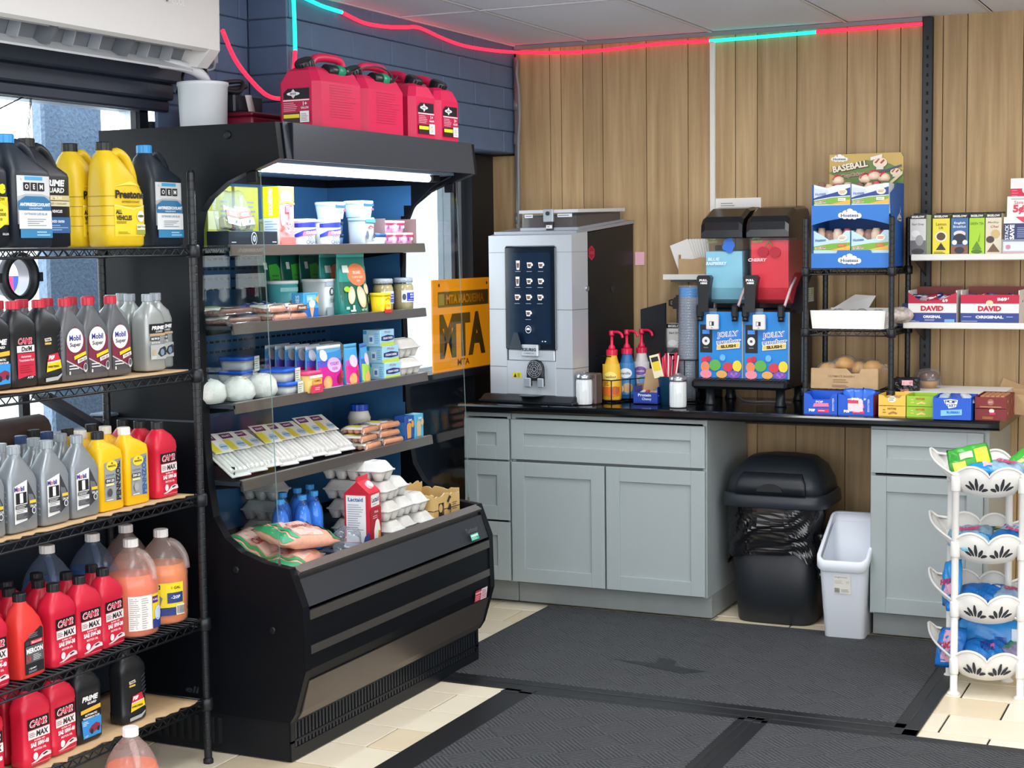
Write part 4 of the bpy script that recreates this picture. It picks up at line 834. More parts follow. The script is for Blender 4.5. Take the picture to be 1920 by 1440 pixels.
# washer fluid gallons
ORG = M('#f2743a', .35, sp=.3); ORG2 = M('#f08a2c', .35, sp=.3); BLU = M('#1d5fa8', .35)
def washer(liq, lk, MILKY=MILKY):
    t = thing('washer_fluid_jug', '', 'jug')
    prof = [(.066, 0), (.074, .006), (.076, .03), (.074, .036), (.076, .042), (.078, .12), (.0775, .135), (.079, .15), (.074, .175), (.062, .205), (.045, .232), (.028, .25), (.022, .258), (.021, .268)]
    obj('bottle', MB().lathe(prof, MILKY, n=32, c1=False), t)
    lp = [(max(r-.0025, .01), zz+.002) for r, zz in prof if zz < .17]+[(.066, .182)]
    obj('liquid', MB().lathe(lp, liq, n=32), t)
    obj('cap', capmesh(.0225, .024, M('#f0efec', .45)), t, (0, 0, .262))
    obj('handle', MB().tube(smooth([(.018, -.018, .25), (.038, -.032, .238), (.056, -.044, .205), (.060, -.049, .165)], 4), .011, MILKY, 8), t)
    p = Pr(R=.0786, rough=.5)
    if lk == 'back':
        p.rect(-.045, .022, .03, .125, '#ece9e4').lines(-.042, -.010, .026, .12, 16, '#a9a7a6').lines(-.006, .016, .026, .12, 14, '#a9a7a6').rect(.03, .022, .075, .125, '#f2d326').rect(.031, .098, .058, .118, '#5a2a78').text('PURPLE', .045, .108, .006, '#efe0f5', w=.024).rect(.03, .022, .075, .05, '#2a3f8f').ell(.055, .066, .018, .022, '#c9d8ee')
    elif lk == 'front':
        p.rect(-.07, .05, .05, .13, '#f3dc27').rect(-.062, .112, -.026, .126, '#22242b').text('GOLDEN', -.044, .119, .007, '#f3dc27', w=.03).rect(-.07, .03, .02, .055, '#28407f').poly([(-.06, .05), (-.03, .055), (-.02, .085), (-.036, .1), (-.06, .095)], '#7b7f88').rect(-.006, .068, .046, .10, '#2b3f7a').text('1 GAL', .022, .115, .008, '#5a4a10', w=.03).text('-20F', .02, .086, .010, '#eef2fb', w=.03).rect(.02, .03, .05, .062, '#efe9dd')
        for i in range(6): p.rect(.023+i*.0045, .034, .0255+i*.0045, .058, '#5a5a5c')
    if lk: obj('label', p.mesh('label'), t, rot=(0, 0, rad(18) if lk == 'back' else rad(-8)))
    return t
gw = 'washer fluid jugs on the fourth rack shelf'
wa = washer(ORG, 'back'); wa.location = (.172, -3.128, z4); wa.rotation_euler = (0, 0, rad(44)); tag(wa, 'orange washer fluid jug in front, white text panel turned out, fourth rack shelf', 'jug', gw)
wb_ = washer(ORG2, 'front'); wb_.location = (.155, -2.962, z4); wb_.rotation_euler = (0, 0, rad(60)); tag(wb_, 'orange washer fluid jug with a yellow label by the rack post', 'jug', gw)
wc = washer(BLU, None, MILKB); wc.location = (.004, -3.10, z4); tag(wc, 'blue washer fluid jug in shade behind the front orange jug', 'jug', gw)
dup(wc, (.004, -3.30, z4), 0, 'blue washer fluid jug in deep shade, leftmost at the back of the fourth shelf', gw)
wd = washer(ORG2, None); wd.location = (.002, -2.94, z4); tag(wd, 'washer fluid jug hidden behind the yellow-labelled one', 'jug', gw)
we = washer(ORG, None); we.location = (.405, -3.445, 0); tag(we, 'orange washer fluid jug standing on the floor before the rack', 'jug')
# things on the window sill and in the window
rg = thing('round_window_ring', 'black ring with a steel tunnel mounted in the window', 'ring', (-.165, -3.185, 1.522))
R1 = MB().lathe([(.056, -.012), (.076, -.012), (.076, .012), (.056, .012), (.056, -.012)], M('#1a212b', .45), n=40, c0=False, c1=False)
obj('rim', R1, rg, rot=(0, R90, 0)); obj('tunnel', MB().lathe([(.057, -.01), (.057, -.055)], M('#9d9aa2', .3, .7), n=40, c0=False, c1=False), rg, rot=(0, R90, 0))
obj('cross_bar', MB().box(-.008, .004, .075, .10, -.014, .014, M('#1a212b', .45)).box(-.008, .004, -.9, -.075, -.014, .014, M('#1a212b', .45)), rg)
obj('leg', MB().box(-.008, .008, -.016, .016, -.502, -.074, M('#1a212b', .45)), rg)
sl = tag(obj('padded_roll', MB().tube([(-.095, -3.75, 1.069), (-.095, -3.20, 1.069), (-.095, -3.185, 1.069)], [.046, .046, .03], M('#4a3b3a', .8, var=.3, sc=20), 14)), 'dark brown padded roll lying on the window sill', 'roll')
sb = thing('window_sill_shelf', 'dark sill ledge under the window behind the rack', 'ledge', (0, 0, 0))
obj('ledge', MB().box(-.185, -.04, -4.4, -2.60, .985, 1.02, DARKF, .004), sb); obj('bracket', MB().box(-.185, -.06, -3.2, -3.18, .93, .985, DARKF), sb)
tb = thing('dark_board', 'slanted dark board leaning across the window sill', 'board', (-.148, -3.02, 1.105), 0, rot=(rad(-27), 0, 0))
obj('board', MB().box(-.034, .034, -.13, .18, -.008, .008, M('#2b2b33', .55), .003), tb); obj('edge_strip', MB().box(.034, .037, -.13, .18, -.01, .01, M('#40424c', .5)), tb)
db = thing('black_sill_box', 'small black box with a pale lid on the window sill', 'box', (-.145, -2.80, 1.02))
obj('body', MB().box(-.035, .035, -.07, .07, 0, .05, M('#12161c', .45), .005), db); obj('lid', MB().box(-.037, .037, -.072, .072, .05, .06, M('#5d6f80', .4), .003), db)
hs = thing('hanging_sign', 'grey back of a sign hung on chains in the window', 'sign', (-.19, -3.37, 1.965))
obj('panel', MB().box(-.006, .006, -.24, .10, -.10, .025, M('#7d8794', .6), .002), hs)
ch = MB()
def chain(a, b):
    a = Vector(a); b = Vector(b); n = max(2, int((b-a).length/.011))
    for i in range(n):
        p0 = a.lerp(b, i/n); p1 = a.lerp(b, (i+1.2)/n); off = Vector((.0025, 0, 0)) if i % 2 else Vector((0, .0025, 0))
        ch.tube([p0+off, p1+off], .0011, M('#1b2027', .5, .3), 4); ch.tube([p0-off, p1-off], .0011, M('#1b2027', .5, .3), 4)
chain((0, .07, .02), (.01, .285, .112)); chain((0, .275, -.05), (.01, .285, .112)); chain((0, .25, -.10), (.01, .283, .10))
obj('chain', ch, hs)
# ================================================================ GROCERIES IN THE COOLER
random.seed(21)
def prmesh(f, **k): p = Pr(**k); f(p); return p.mesh('label')
def carton(name, lb, cat, loc, w, d, h, m, front=None, side=None, group=None, rz=R90, top=None, c=.0015, rot=None):
    """box with printed front (-y), viewer's left side (-x) and top"""
    t = thing(name, lb, cat, loc, rz, group, rot)
    obj('box', MB().box(-w/2, w/2, -d/2, d/2, 0, h, m, c), t)
    if front: p = Pr(); front(p); label(p, t, (0, -d/2-.0005, 0), 0, 'front_print')
    if side: p = Pr(); side(p); label(p, t, (-w/2-.0005, 0, 0), -R90, 'side_print')
    if top: p = Pr(); top(p); label(p, t, (0, 0, h+.0005), 0, 'top_print', rot=(-R90, 0, 0))
    return t
def tub(name, lb, cat, loc, r0, r1, h, m, lidm, front=None, group=None, rz=R90, e=2, lidh=.012, n=28):
    t = thing(name, lb, cat, loc, rz, group)
    obj('tub', MB().rings([(0, r0, r0, 0, 0, e), (.003, r0*1.03, r0*1.03, 0, 0, e), (h-lidh, r1, r1, 0, 0, e)], m, n), t)
    obj('lid', MB().rings([(h-lidh, r1*1.03, r1*1.03, 0, 0, e), (h-.003, r1*1.05, r1*1.05, 0, 0, e), (h, r1*1.0, r1*1.0, 0, 0, e), (h-.001, r1*.9, r1*.9, 0, 0, e)], lidm, n), t)
    if front:
        R = (r0+r1)/2*1.0; p = Pr(R=r1*1.012 if e == 2 else 0); front(p); label(p, t, (0, 0 if e == 2 else -(r0+r1)/2-.004, 0), 0, 'label')
    return t
def pouch(name, lb, cat, loc, w, d, h, m, front=None, group=None, rz=R90, rot=None, topm=None):
    t = thing(name, lb, cat, loc, rz, group, rot); q = MB()
    secs = [(0, w*.47, d*.46, 0, 0, 3), (.006, w*.5, d*.5, 0, 0, 3), (h*.3, w*.5, d*.47, 0, 0, 2.6), (h*.62, w*.5, d*.30, 0, .0, 2.4), (h*.84, w*.5, d*.10, 0, .0, 2.2), (h*.90, w*.5, .002, 0, 0, 4), (h, w*.5, .0015, 0, 0, 4)]
    q.rings(secs, m, 28); obj('pouch', q, t)
    obj('seal', MB().rings([(h*.91, w*.5005, .003, 0, 0, 4), (h*.997, w*.5005, .003, 0, 0, 4)], topm or m, 16), t)
    if front:
        p = Pr(); front(p); me = p.mesh('label'); refine(me, w*.09)
        for v in me.vertices:   # drape the print over the belly of the pouch
            zz = min(max(v.co.z/h, 0), 1); hd = d*(.5 if zz < .1 else .5-(zz-.1)*.06 if zz < .3 else .488-(zz-.3)/.32*.188 if zz < .62 else .30-(zz-.62)/.22*.2 if zz < .84 else .10-(zz-.84)/.06*.10 if zz < .9 else 0)
            ex = 2.6; xx = min(abs(v.co.x)/(w*.5), .99); v.co.y -= hd*(1-xx**ex)**(1/ex)+.0006
        obj('label', me, t)
    return t
def pillow(name, lb, cat, loc, w, d, h, m, seed=1, rz=0, rot=None, group=None, amp=.12, nx=18, ny=14, deco=None, part='bag'):
    """crinkled plastic bag lying flat: w along x, d along y, h thick"""
    t = thing(name, lb, cat, loc, rz, group, rot); r = random.Random(seed); f = [(r.uniform(4, 15), r.uniform(4, 15), r.uniform(0, 6), r.uniform(.3, 1)) for _ in range(7)]
    def sf(sg):
        def fn(u, v):
            x, y = (u-.5)*2, (v-.5)*2; pr = max(0, 1-abs(x)**3.5)**.6*max(0, 1-abs(y)**3.0)**.6
            wv = sum(a[3]*sin(a[0]*x+a[1]*y+a[2]) for a in f)/4
            return (x*w/2*(1-.06*abs(y)**2), y*d/2*(1-.05*abs(x)**2)+.01*wv*abs(x)**3, h/2+sg*h/2*pr*(1+amp*2*wv)+.05*h*wv*(1-pr))
        return fn
    q = MB().grid(nx, ny, sf(1), m).grid(nx, ny, sf(-1), m)
    me = q.mesh(part)
    bm = bmesh.new(); bm.from_mesh(me); bmesh.ops.remove_doubles(bm, verts=bm.verts, dist=.0004); bmesh.ops.recalc_face_normals(bm, faces=bm.faces); bm.to_mesh(me); bm.free()
    o = obj(part, me, t)
    if deco:   # list of (polygon in unit coords, colour): printed patches riding on the upper sheet
        fn = sf(1); k = 0
        for n_, u0, v0, u1, v1, c in deco:
            k += 1
            P = MB().grid(8, 6, lambda a, b: tuple(Vector(fn(u0+(u1-u0)*a, v0+(v1-v0)*b))+Vector((0, 0, .0006*k+.0008))), M(c, .35) if isinstance(c, str) else c)
            obj(n_, P, t)
    return t
Z = [1.6045, 1.3595, 1.1125, .8695, .5555]
SHF = 'on the %s cooler shelf'
# --- top shelf
b = carton('black_carton', 'flat black carton with a white ring logo under the clear packs', 'box', (.262, -2.635, Z[0]), .27, .085, .05, M('#1a222d', .4),
    lambda p: p.ell(0, .026, .016, .021, '#c9ced3', 24).ell(0, .026, .013, .018, '#1a222d', 24).ell(0, .026, .008, .010, '#c9ced3').text('B', 0, .026, .012, '#1a222d').lines(-.125, -.095, .012, .018, 1, '#c9ced3').lines(.10, .125, .012, .018, 1, '#c9ced3'))
for i, (y, x, lb) in enumerate(((-2.70, .255, 'clear snack clamshell leaning at the cooler glass, left one'), (-2.605, .245, 'clear snack clamshell with a pale cheese block, right one'))):
    t = thing('clear_clamshell', lb, 'pack', (x, y, Z[0]+.0525), 0, 'clear packs on the top cooler shelf', (rad(-14), rad(8 if i == 0 else -6), R90))
    obj('shell', MB().rings([(0, .042, .022, 0, 0, 5), (.05, .045, .024, 0, 0, 5), (.118, .040, .017, 0, 0, 5), (.13, .030, .008, 0, 0, 5)], FILM, 24), t)
    p = Pr(); p.rect(-.035, .036, .030, .058, '#8f4a3c').text('GREAT', -.002, .047, .012, '#d9b3a6', w=.044, bold=.04).rect(-.036, .012, .034, .034, '#dfe3e8').poly([(.0, .018), (.010, .030), (.018, .026), (.010, .016)], '#3c4a58').lines(-.03, -.008, .016, .028, 2, '#8b97a5'); label(p, t, (0, -.0255, 0))
    obj('contents', MB().box(-.034, .004, -.014, .012, .004, .040, M('#e9e3b4', .5), .004).box(.006, .034, -.012, .012, .004, .03, M('#7e5d5c', .6), .006), t)
for i, (y, x) in enumerate(((-2.47, .03), (-2.30, .02))): carton('yellow_carton', 'yellow carton standing at the back of the top cooler shelf, %s' % ('left' if i == 0 else 'right'), 'box', (x, y, Z[0]), .14, .06, .205, M('#c8c23c', .5), lambda p: p.rect(-.07, .06, -.01, .12, '#e9e4b0').text('FINGERS', -.035, .15, .02, '#efefd8', w=.05, rot=R90).lines(-.0, .05, .02, .16, 9, '#8f9a9c'), lambda p: p.lines(-.02, .02, .02, .17, 12, '#9fb3c4'), 'yellow cartons at the back of the top cooler shelf')
carton('stick_snack_carton', 'tall yellow and pink snack carton on the top cooler shelf', 'box', (.268, -2.435, Z[0]), .088, .062, .196, M('#f08d8c', .45),
    lambda p: p.rect(-.044, .148, .044, .196, '#e6e215').ell(0, .162, .036, .020, '#e3dfe6').text('FRESH', 0, .168, .012, '#a9a3b3', w=.04, sh=.1).text('STICKS', .004, .156, .010, '#a9a3b3', w=.04).poly([(-.044, .143), (.0, .15), (.044, .143), (.044, .137), (0, .143), (-.044, .137)], '#f3ea3a').ell(-.028, .098, .012, .03, '#f4dfe3').rect(-.01, .11, .03, .135, '#e0405c').lines(-.008, .028, .112, .133, 4, '#f6c3c9').text('Kids', .006, .068, .03, '#d9d9f0', w=.05, rot=1.25, bold=.03).ell(-.03, .06, .010, .008, '#e65a54').rect(-.044, 0, .044, .03, '#ec6a63').ell(.02, .10, .012, .03, '#c6b9dc'),
    lambda p: p.rect(-.031, .095, .031, .196, '#e2e016').text('FINGERFOODS', -.002, .145, .017, '#f7f7ea', w=.088, rot=-R90, bold=.04).rect(-.031, 0, .031, .094, '#d8d9b9').rect(-.026, .006, .026, .09, '#cfdbe6').lines(-.024, .024, .01, .086, 9, '#8fa5bb'))
def sour(p): p.poly([(-.05, .064), (.055, .064), (.055, .082), (-.05, .078)], '#2530a0').poly([(-.05, .04), (-.018, .054), (.055, .062), (.055, .050), (-.02, .036), (-.05, .03)], '#2a38b0').poly([(-.05, .058), (.055, .066), (.055, .0615), (-.05, .050)], '#cfe0f2').poly([(-.018, .050), (.05, .056), (.05, .042), (-.022, .036)], '#e06a80').text('DAISY', .016, .046, .010, '#f3d7dc', w=.05, bold=.04).text('SOUR', .012, .028, .012, '#4a5a72', w=.034, bold=.02).text('CREAM', .012, .014, .012, '#4a5a72', w=.046, bold=.02)
CRM = M('#e9e8e2', .4)
st = tub('sour_cream_tub', 'white sour cream tub with a blue swoosh, right one of three', 'tub', (.235, -2.085, Z[0]), .042, .047, .093, CRM, M('#eceff2', .35), sour, 'sour cream tubs', R90-.5)
dup(st, (.235, -2.245, Z[0]), R90-.5, 'white sour cream tub with a blue swoosh, middle one of three'); dup(st, (.165, -2.31, Z[0]), R90-.5, 'white sour cream tub half hidden behind the tall pink carton')
for i in range(2): tub('dark_cup', '%s dark cup of the pair behind the silver tub' % ('lower' if i == 0 else 'upper'), 'cup', (.20, -1.975, Z[0]+.044*i), .026, .030, .043, M('#2c4a66', .4), M('#1f3550', .4), None, 'dark cups')
def silver(p): p.rect(-.034, .082, .034, .094, '#4a93c9').poly([(-.02, .066), (0, .074), (.02, .066), (.016, .06), (0, .067), (-.016, .06)], '#9d4a55').lines(-.022, .024, .045, .052, 2, '#8f96a0').ell(.022, .036, .008, .010, '#4a4f58').ell(-.026, .038, .010, .016, '#646a78').poly([(-.036, 0), (.034, 0), (.034, .018), (.0, .012), (-.036, .008)], '#e5e2d0')
tub('silver_tub', 'silver square tub with a pale blue lid on the top cooler shelf', 'tub', (.262, -1.895, Z[0]), .034, .038, .10, M('#b4b7bc', .35, .2), M('#b7d6ef', .4), silver, None, R90, 6)
def bluet(p): p.rect(-.034, .040, .034, .050, '#2450b8'); [p.ell(-.024+.016*i, .026+.006*(i % 2), .006, .007, '#7fa6cf') for i in range(3)]; p.rect(.014, .026, .032, .034, '#b5404f').lines(-.03, .03, .006, .014, 2, '#88a9cf')
bt = tub('blue_tub', 'pale blue tub stacked on the right sour cream tub', 'tub', (.235, -2.06, Z[0]+.0935), .036, .043, .060, M('#c3daf0', .4), M('#dceaf7', .35), bluet, 'pale blue tubs', R90, 5)
dup(bt, (.255, -1.90, Z[0]+.1005), R90, 'pale blue tub stacked on the silver square tub', 'pale blue tubs')
tr = thing('brown_tray', 'open brown carton tray holding small pink tubs', 'tray', (.215, -1.655, Z[0]), R90)
def tray(w, d, h, m, t, fh=None, part='tray', th=.003):
    q = MB(); fh = h if fh is None else fh
    q.box(-w/2, w/2, -d/2, d/2, 0, th, m); q.box(-w/2, w/2, d/2-th, d/2, th, h, m); q.box(-w/2, w/2, -d/2, -d/2+th, th, fh, m)
    q.box(-w/2, -w/2+th, -d/2+th, d/2-th, th, h, m).box(w/2-th, w/2, -d/2+th, d/2-th, th, h, m)
    return obj(part, q, t)
tray(.24, .16, .098, M('#8d6f6b', .7), tr, .004)
def pinkt(p): p.rect(-.03, .029, .03, .0335, '#c82a58').ell(-.012, .018, .008, .008, '#9a4a86').ell(.014, .02, .008, .006, '#e9dff0').lines(-.026, .026, .005, .010, 2, '#b06a92')
pt = tub('pink_tub', 'pink tub in the brown tray, lower layer, left one', 'tub', (.245, -1.735, Z[0]+.004), .034, .039, .043, M('#dba7c4', .4), M('#f0c4d2', .4), pinkt, 'small pink tubs in the tray', R90, 5)
for i, (y, z, lb) in enumerate(((-1.655, .004, 'lower layer, middle one'), (-1.575, .004, 'lower layer, right one'), (-1.725, .048, 'upper layer, left one'), (-1.640, .048, 'upper layer, right one'))): dup(pt, (.245, y, Z[0]+z), R90, 'pink tub in the brown tray, '+lb)
tub('small_blue_tub', 'small pale blue tub between the silver tub and the pink tubs', 'tub', (.275, -1.815, Z[0]), .026, .031, .043, M('#b7cfe6', .4), M('#2a5a9a', .4), None, None, R90, 5)
# --- second shelf
MEAT = M('#6b453b', .45, var=.3, sc=60); MEAT2 = M('#c98a72', .4, var=.25, sc=40); WRAP = M('#e6e4da', .4)
def sausage(lb, loc, seed, grp, n=6, m=MEAT, lab_='#7d9a5a', rz=R90, w=.19, d=.12):
    t = thing('sausage_pack', lb, 'meat pack', loc, rz, grp); q = MB()
    for i in range(n):
        y = -d/2+.012+(d-.024)*i/(n-1); q.tube([(-w/2+.008, y, .012), (-w/2+.016, y, .013), (w/2-.016, y, .013), (w/2-.008, y, .012)], [.005, .011, .011, .005], m, 10)
    obj('sausages', q, t)
    def film(u, v):
        x, y = (u-.5)*w, (v-.5)*d; return (x, y, .0265+.003*sin(9*u+seed)*sin(7*v)-(.02*max(0, abs(2*v-1)-.85)/.15)-(.018*max(0, abs(2*u-1)-.88)/.12))
    obj('film', MB().grid(14, 8, film, FILM), t)
    def lf(u, v): p = film(.03+u*.42, .1+.85*v); return (p[0], p[1], p[2]+.001)
    obj('label', MB().grid(8, 6, lf, WRAP), t)
    def lg(u, v): p = film(.10+u*.28, .3+.45*v); return (p[0], p[1], p[2]+.002)
    obj('label_print', MB().grid(6, 4, lg, M(lab_, .5, var=.5, sc=90)), t); return t
sausage('brown sausage pack, bottom of the left stack, second cooler shelf', (.24, -2.68, Z[1]), 1, 'sausage packs'); s2 = sausage('brown sausage pack, top of the left stack, second cooler shelf', (.225, -2.70, Z[1]+.029), 2, 'sausage packs')
for i, (y, z, lb) in enumerate(((-2.475, 0, 'bottom left'), (-2.375, 0, 'bottom right'), (-2.50, .028, 'top left'), (-2.385, .028, 'top right'))):
    t = sausage('frankfurter pack in white wrapping, %s of four, second cooler shelf' % lb, (.255, y, Z[1]+z), 3+i, 'frankfurter packs', 5, MEAT2, '#e8e0cf' if i < 2 else '#d9c9a8', R90, .11, .10)
    if i == 3: p = Pr(); p.rect(-.03, .003, .03, .022, '#6b4a3c').text('FRANKS', 0, .0125, .008, '#e9d9c9', w=.045, bold=.03); label(p, t, (.02, -.0508, 0))
pillow('bread_bag', 'blue and white twisted bag behind the frankfurter packs', 'bag', (.13, -2.36, Z[1]), .10, .24, .055, M('#2a50d0', .35), 4, 0, deco=[('white_panel', .2, .3, .8, .45, '#e8eef8'), ('white_panel', .1, .62, .9, .72, '#e8eef8')])
TEAL = M('#57b7bd', .4)
tub('ice_cream_tub', 'round teal ice cream tub with a white lid, second cooler shelf', 'tub', (.13, -2.215, Z[1]), .046, .053, .128, TEAL, M('#e9f2f3', .4), lambda p: p.rect(-.06, .09, .06, .104, '#8fd0d2').ell(.0, .045, .034, .022, '#8a6a5a'), None, R90)
def tealbox(p): p.rect(-.048, .105, .012, .118, '#b9cde2').ell(-.012, .085, .012, .014, '#3e4a55').ell(-.012, .085, .008, .009, '#e6ecf0').text('101', -.012, .055, .026, '#55606a', w=.016, rot=R90).rect(-.048, .0, .0, .03, '#9fb0bb').rect(.012, .075, .05, .118, '#54a9ae').rect(.012, .03, .05, .07, '#d5e2df').lines(.016, .046, .034, .066, 4, '#8fb3a9').rect(.012, 0, .05, .02, '#7fc7cc')
tub('square_teal_tub', 'square white and teal tub with upright number, second cooler shelf', 'tub', (.185, -2.055, Z[1]), .046, .052, .130, M('#dfe9ec', .4), M('#eef4f5', .4), tealbox, None, R90, 7)
carton('cone_box', 'blue ice cream cone box at the second cooler shelf edge', 'box', (.268, -2.29, Z[1]), .09, .05, .088, M('#3f9fd8', .4), lambda p: p.rect(-.045, 0, .045, .036, '#1c62b4').rect(-.03, .055, .03, .08, '#7fc0e6').poly([(-.014, .046), (.020, .046), (.006, .004), (.0, .004)], '#d9a878').ell(.003, .05, .02, .013, '#cfe3f0').poly([(.02, .066), (.044, .08), (.04, .05)], '#e0a850').text('CONES', -.012, .068, .010, '#eef6fc', w=.03), lambda p: p.text('CONES', 0, .045, .014, '#d8ecf8', w=.07, rot=R90).rect(-.02, .006, .02, .014, '#1c62b4'))
GRNP = M('#1b5f55', .35)
gp_ = pouch('green_pouch', 'dark green salad pouch, left of three at the back, second cooler shelf', 'pouch', (.03, -2.14, Z[1]), .15, .05, .225, GRNP, lambda p: p.poly([(-.03, .09), (.06, .09), (.06, .16), (.03, .185), (-.02, .18)], '#4fc04a').rect(-.05, .165, -.03, .19, '#dfe8df').lines(-.01, .05, .12, .15, 2, '#2f8f3a'), 'dark green pouches')
dup(gp_, (.045, -2.02, Z[1]), R90, 'dark green salad pouch, middle of three at the back, second cooler shelf'); dup(gp_, (.075, -1.945, Z[1]), R90, 'dark green salad pouch, right of three at the back, second cooler shelf')
def cass(p):
    p.rect(-.093, 0, .093, .118, '#1c6a5c').poly([(-.093, .118), (.093, .118), (.093, .17), (-.093, .165)], '#2f9a92')
    p.ell(.012, .142, .066, .040, '#f08a5c', 24).text('ORGANIC', .012, .150, .012, '#ffe9dc', w=.056, bold=.03).text('PUMPKIN SEEDS', .012, .133, .008, '#ffe0cc', w=.076).text('raw', .012, .120, .008, '#ffe0cc', w=.024).rect(-.078, .150, -.042, .176, '#e2ede4')
    for a, b, rx, rz_, ro in ((-.046, .07, .020, .032, -.2), (.018, .062, .028, .042, .5), (.058, .090, .018, .022, 1.0)):
        pts = [(a+cos(ro)*rx*cos(t_)-sin(ro)*rz_*sin(t_), b+sin(ro)*rx*cos(t_)+cos(ro)*rz_*sin(t_)) for t_ in [2*pi*i/18 for i in range(18)]]; p.poly(pts, '#dfc49a'); q = [(a+(x-a)*.7, b+(y-b)*.7) for x, y in pts]; p.poly(q, '#eedcb8')
    p.ell(-.07, .092, .014, .010, '#a9d23a').ell(.08, .052, .010, .016, '#a9d23a').text('NET WT', .03, .016, .007, '#e8f2ee', w=.04).rect(-.06, .012, -.03, .018, '#e8f2ee').rect(-.048, .018, -.036, .034, '#e8f2ee').poly([(-.08, .02), (-.066, .02), (-.066, .03), (-.08, .03)], '#9fc3b6')
TP = M('#4fc4be', .32)
pc_ = pouch('seed_pouch', 'large green pouch with an orange circle, front one, second cooler shelf', 'pouch', (.255, -1.965, Z[1]), .19, .065, .225, M('#2f9088', .35), cass, 'large seed pouches', R90, None, TP)
dup(pc_, (.178, -1.955, Z[1]), R90, 'large green pouch half hidden behind the front orange-circle pouch', 'large seed pouches')
GAR = M('#c3b079', .5, var=.25, sc=160)
def garj(lb, loc):
    t = thing('garlic_jar', lb, 'jar', loc, R90, 'garlic jars'); pf = [(.032, 0), (.038, .004), (.039, .03), (.039, .085), (.034, .098), (.033, .104)]
    obj('contents', MB().lathe([(r-.002, z+.001) for r, z in pf[:5]], GAR, n=24), t); obj('glass', MB().lathe(pf, CLEARP, n=24, c1=False), t)
    ld = MB().lathe([(.037, .104), (.037, .118), (.034, .122)], M('#b9c6df', .4, var=.5, sc=140), n=24); obj('lid', ld, t)
    p = Pr(R=.0396); p.rect(-.035, .030, .04, .075, '#e9ecf2').rect(-.014, .034, .04, .066, '#1f3cb0').text('MINCED', .015, .059, .007, '#e9eefb', w=.03).text('GARLIC', .015, .049, .007, '#e9eefb', w=.03).ell(-.024, .05, .007, .012, '#3a4460').lines(-.01, .036, .036, .042, 1, '#aab6e4'); label(p, t, (0, 0, 0), -.35); return t
j1 = garj('garlic jar on the second cooler shelf, left of the two', (.25, -1.725, Z[1])); dup(j1, (.255, -1.58, Z[1]), R90, 'garlic jar on the second cooler shelf, right of the two')
tub('mustard_tub', 'small yellow and red square tub before the garlic jars', 'tub', (.29, -1.815, Z[1]), .026, .031, .072, M('#f2c81e', .4), M('#f6d92a', .4), lambda p: p.poly([(-.022, .050), (0, .056), (.022, .050), (.018, .044), (0, .05), (-.018, .044)], '#c9a01a').rect(-.026, 0, .026, .014, '#d63038').rect(-.018, .012, .018, .038, '#f6d84a').text('Dip', 0, .026, .010, '#d08a1a', w=.02), None, R90, 6)
# --- third shelf
WRP = M('#e3e3de', .55, var=.06, sc=40, bump=.5)
for i, (x, y, lb) in enumerate(((.21, -2.765, 'white wrapped cheese ball cut by the rack post, third cooler shelf'), (.25, -2.665, 'white wrapped cheese ball with a yellow patch, third cooler shelf'), (.25, -2.535, 'white wrapped cheese ball beside the blue-lidded boxes, third cooler shelf'))):
    t = thing('cheese_ball', lb, 'cheese', (x, y, Z[2]), .6*i, 'white wrapped cheese balls'); r = random.Random(i); q = MB(); R = []
    for rad_, zz in ((.024, 0), (.040, .004), (.049, .022), (.050, .040), (.044, .058), (.030, .071), (.012, .077)): R.append([(rad_*(1+.10*r.uniform(-1, 1))*cos(2*pi*k/18)*1.08, rad_*(1+.10*r.uniform(-1, 1))*sin(2*pi*k/18), zz+.004*r.uniform(-1, 1)*(zz > .01)) for k in range(18)])
    obj('wrapped_cheese', q.loft(R, WRP), t)
    if i == 1: obj('yellow_patch', MB().rings([(.0735, .020, .012, .01, 0, 2), (.0765, .016, .009, .01, 0, 2)], M('#e8d27a', .5), 12), t)
CONT = glassmat('cloudy_tub', (.9, .95, 1), .45, (.85, .9, .95), 1.45, .2)
def cbox(lb, loc, rz=R90+.25):
    t = thing('blue_lid_container', lb, 'container', loc, rz, 'blue-lidded containers'); obj('tub', MB().rings([(0, .044, .044, 0, 0, 7), (.032, .05, .05, 0, 0, 7)], CONT, 20), t)
    obj('lid', MB().rings([(.032, .053, .053, 0, 0, 7), (.042, .053, .053, 0, 0, 7), (.0445, .050, .050, 0, 0, 7)], M('#1e5fd0', .35), 20), t); obj('food', MB().rings([(.002, .041, .041, 0, 0, 7), (.026, .045, .045, 0, 0, 7)], M('#d5d3c8', .6, var=.2, sc=90), 16), t)
    p = Pr(); p.rect(.004, -.006, .046, .044, '#dfe5da').lines(.008, .042, .0, .038, 5, '#8ea08c'); label(p, t, (0, -.0545, 0)); return t
c0 = cbox('blue-lidded container, bottom of the left stack of three', (.16, -2.545, Z[2]))
dup(c0, (.16, -2.545, Z[2]+.045), R90+.25, 'blue-lidded container, middle of the left stack of three'); dup(c0, (.165, -2.54, Z[2]+.09), R90+.2, 'blue-lidded container, top of the left stack of three')
dup(c0, (.262, -2.43, Z[2]), R90+.1, 'blue-lidded container, bottom of the right pair'); dup(c0, (.255, -2.435, Z[2]+.045), R90+.15, 'blue-lidded container, top of the right pair')
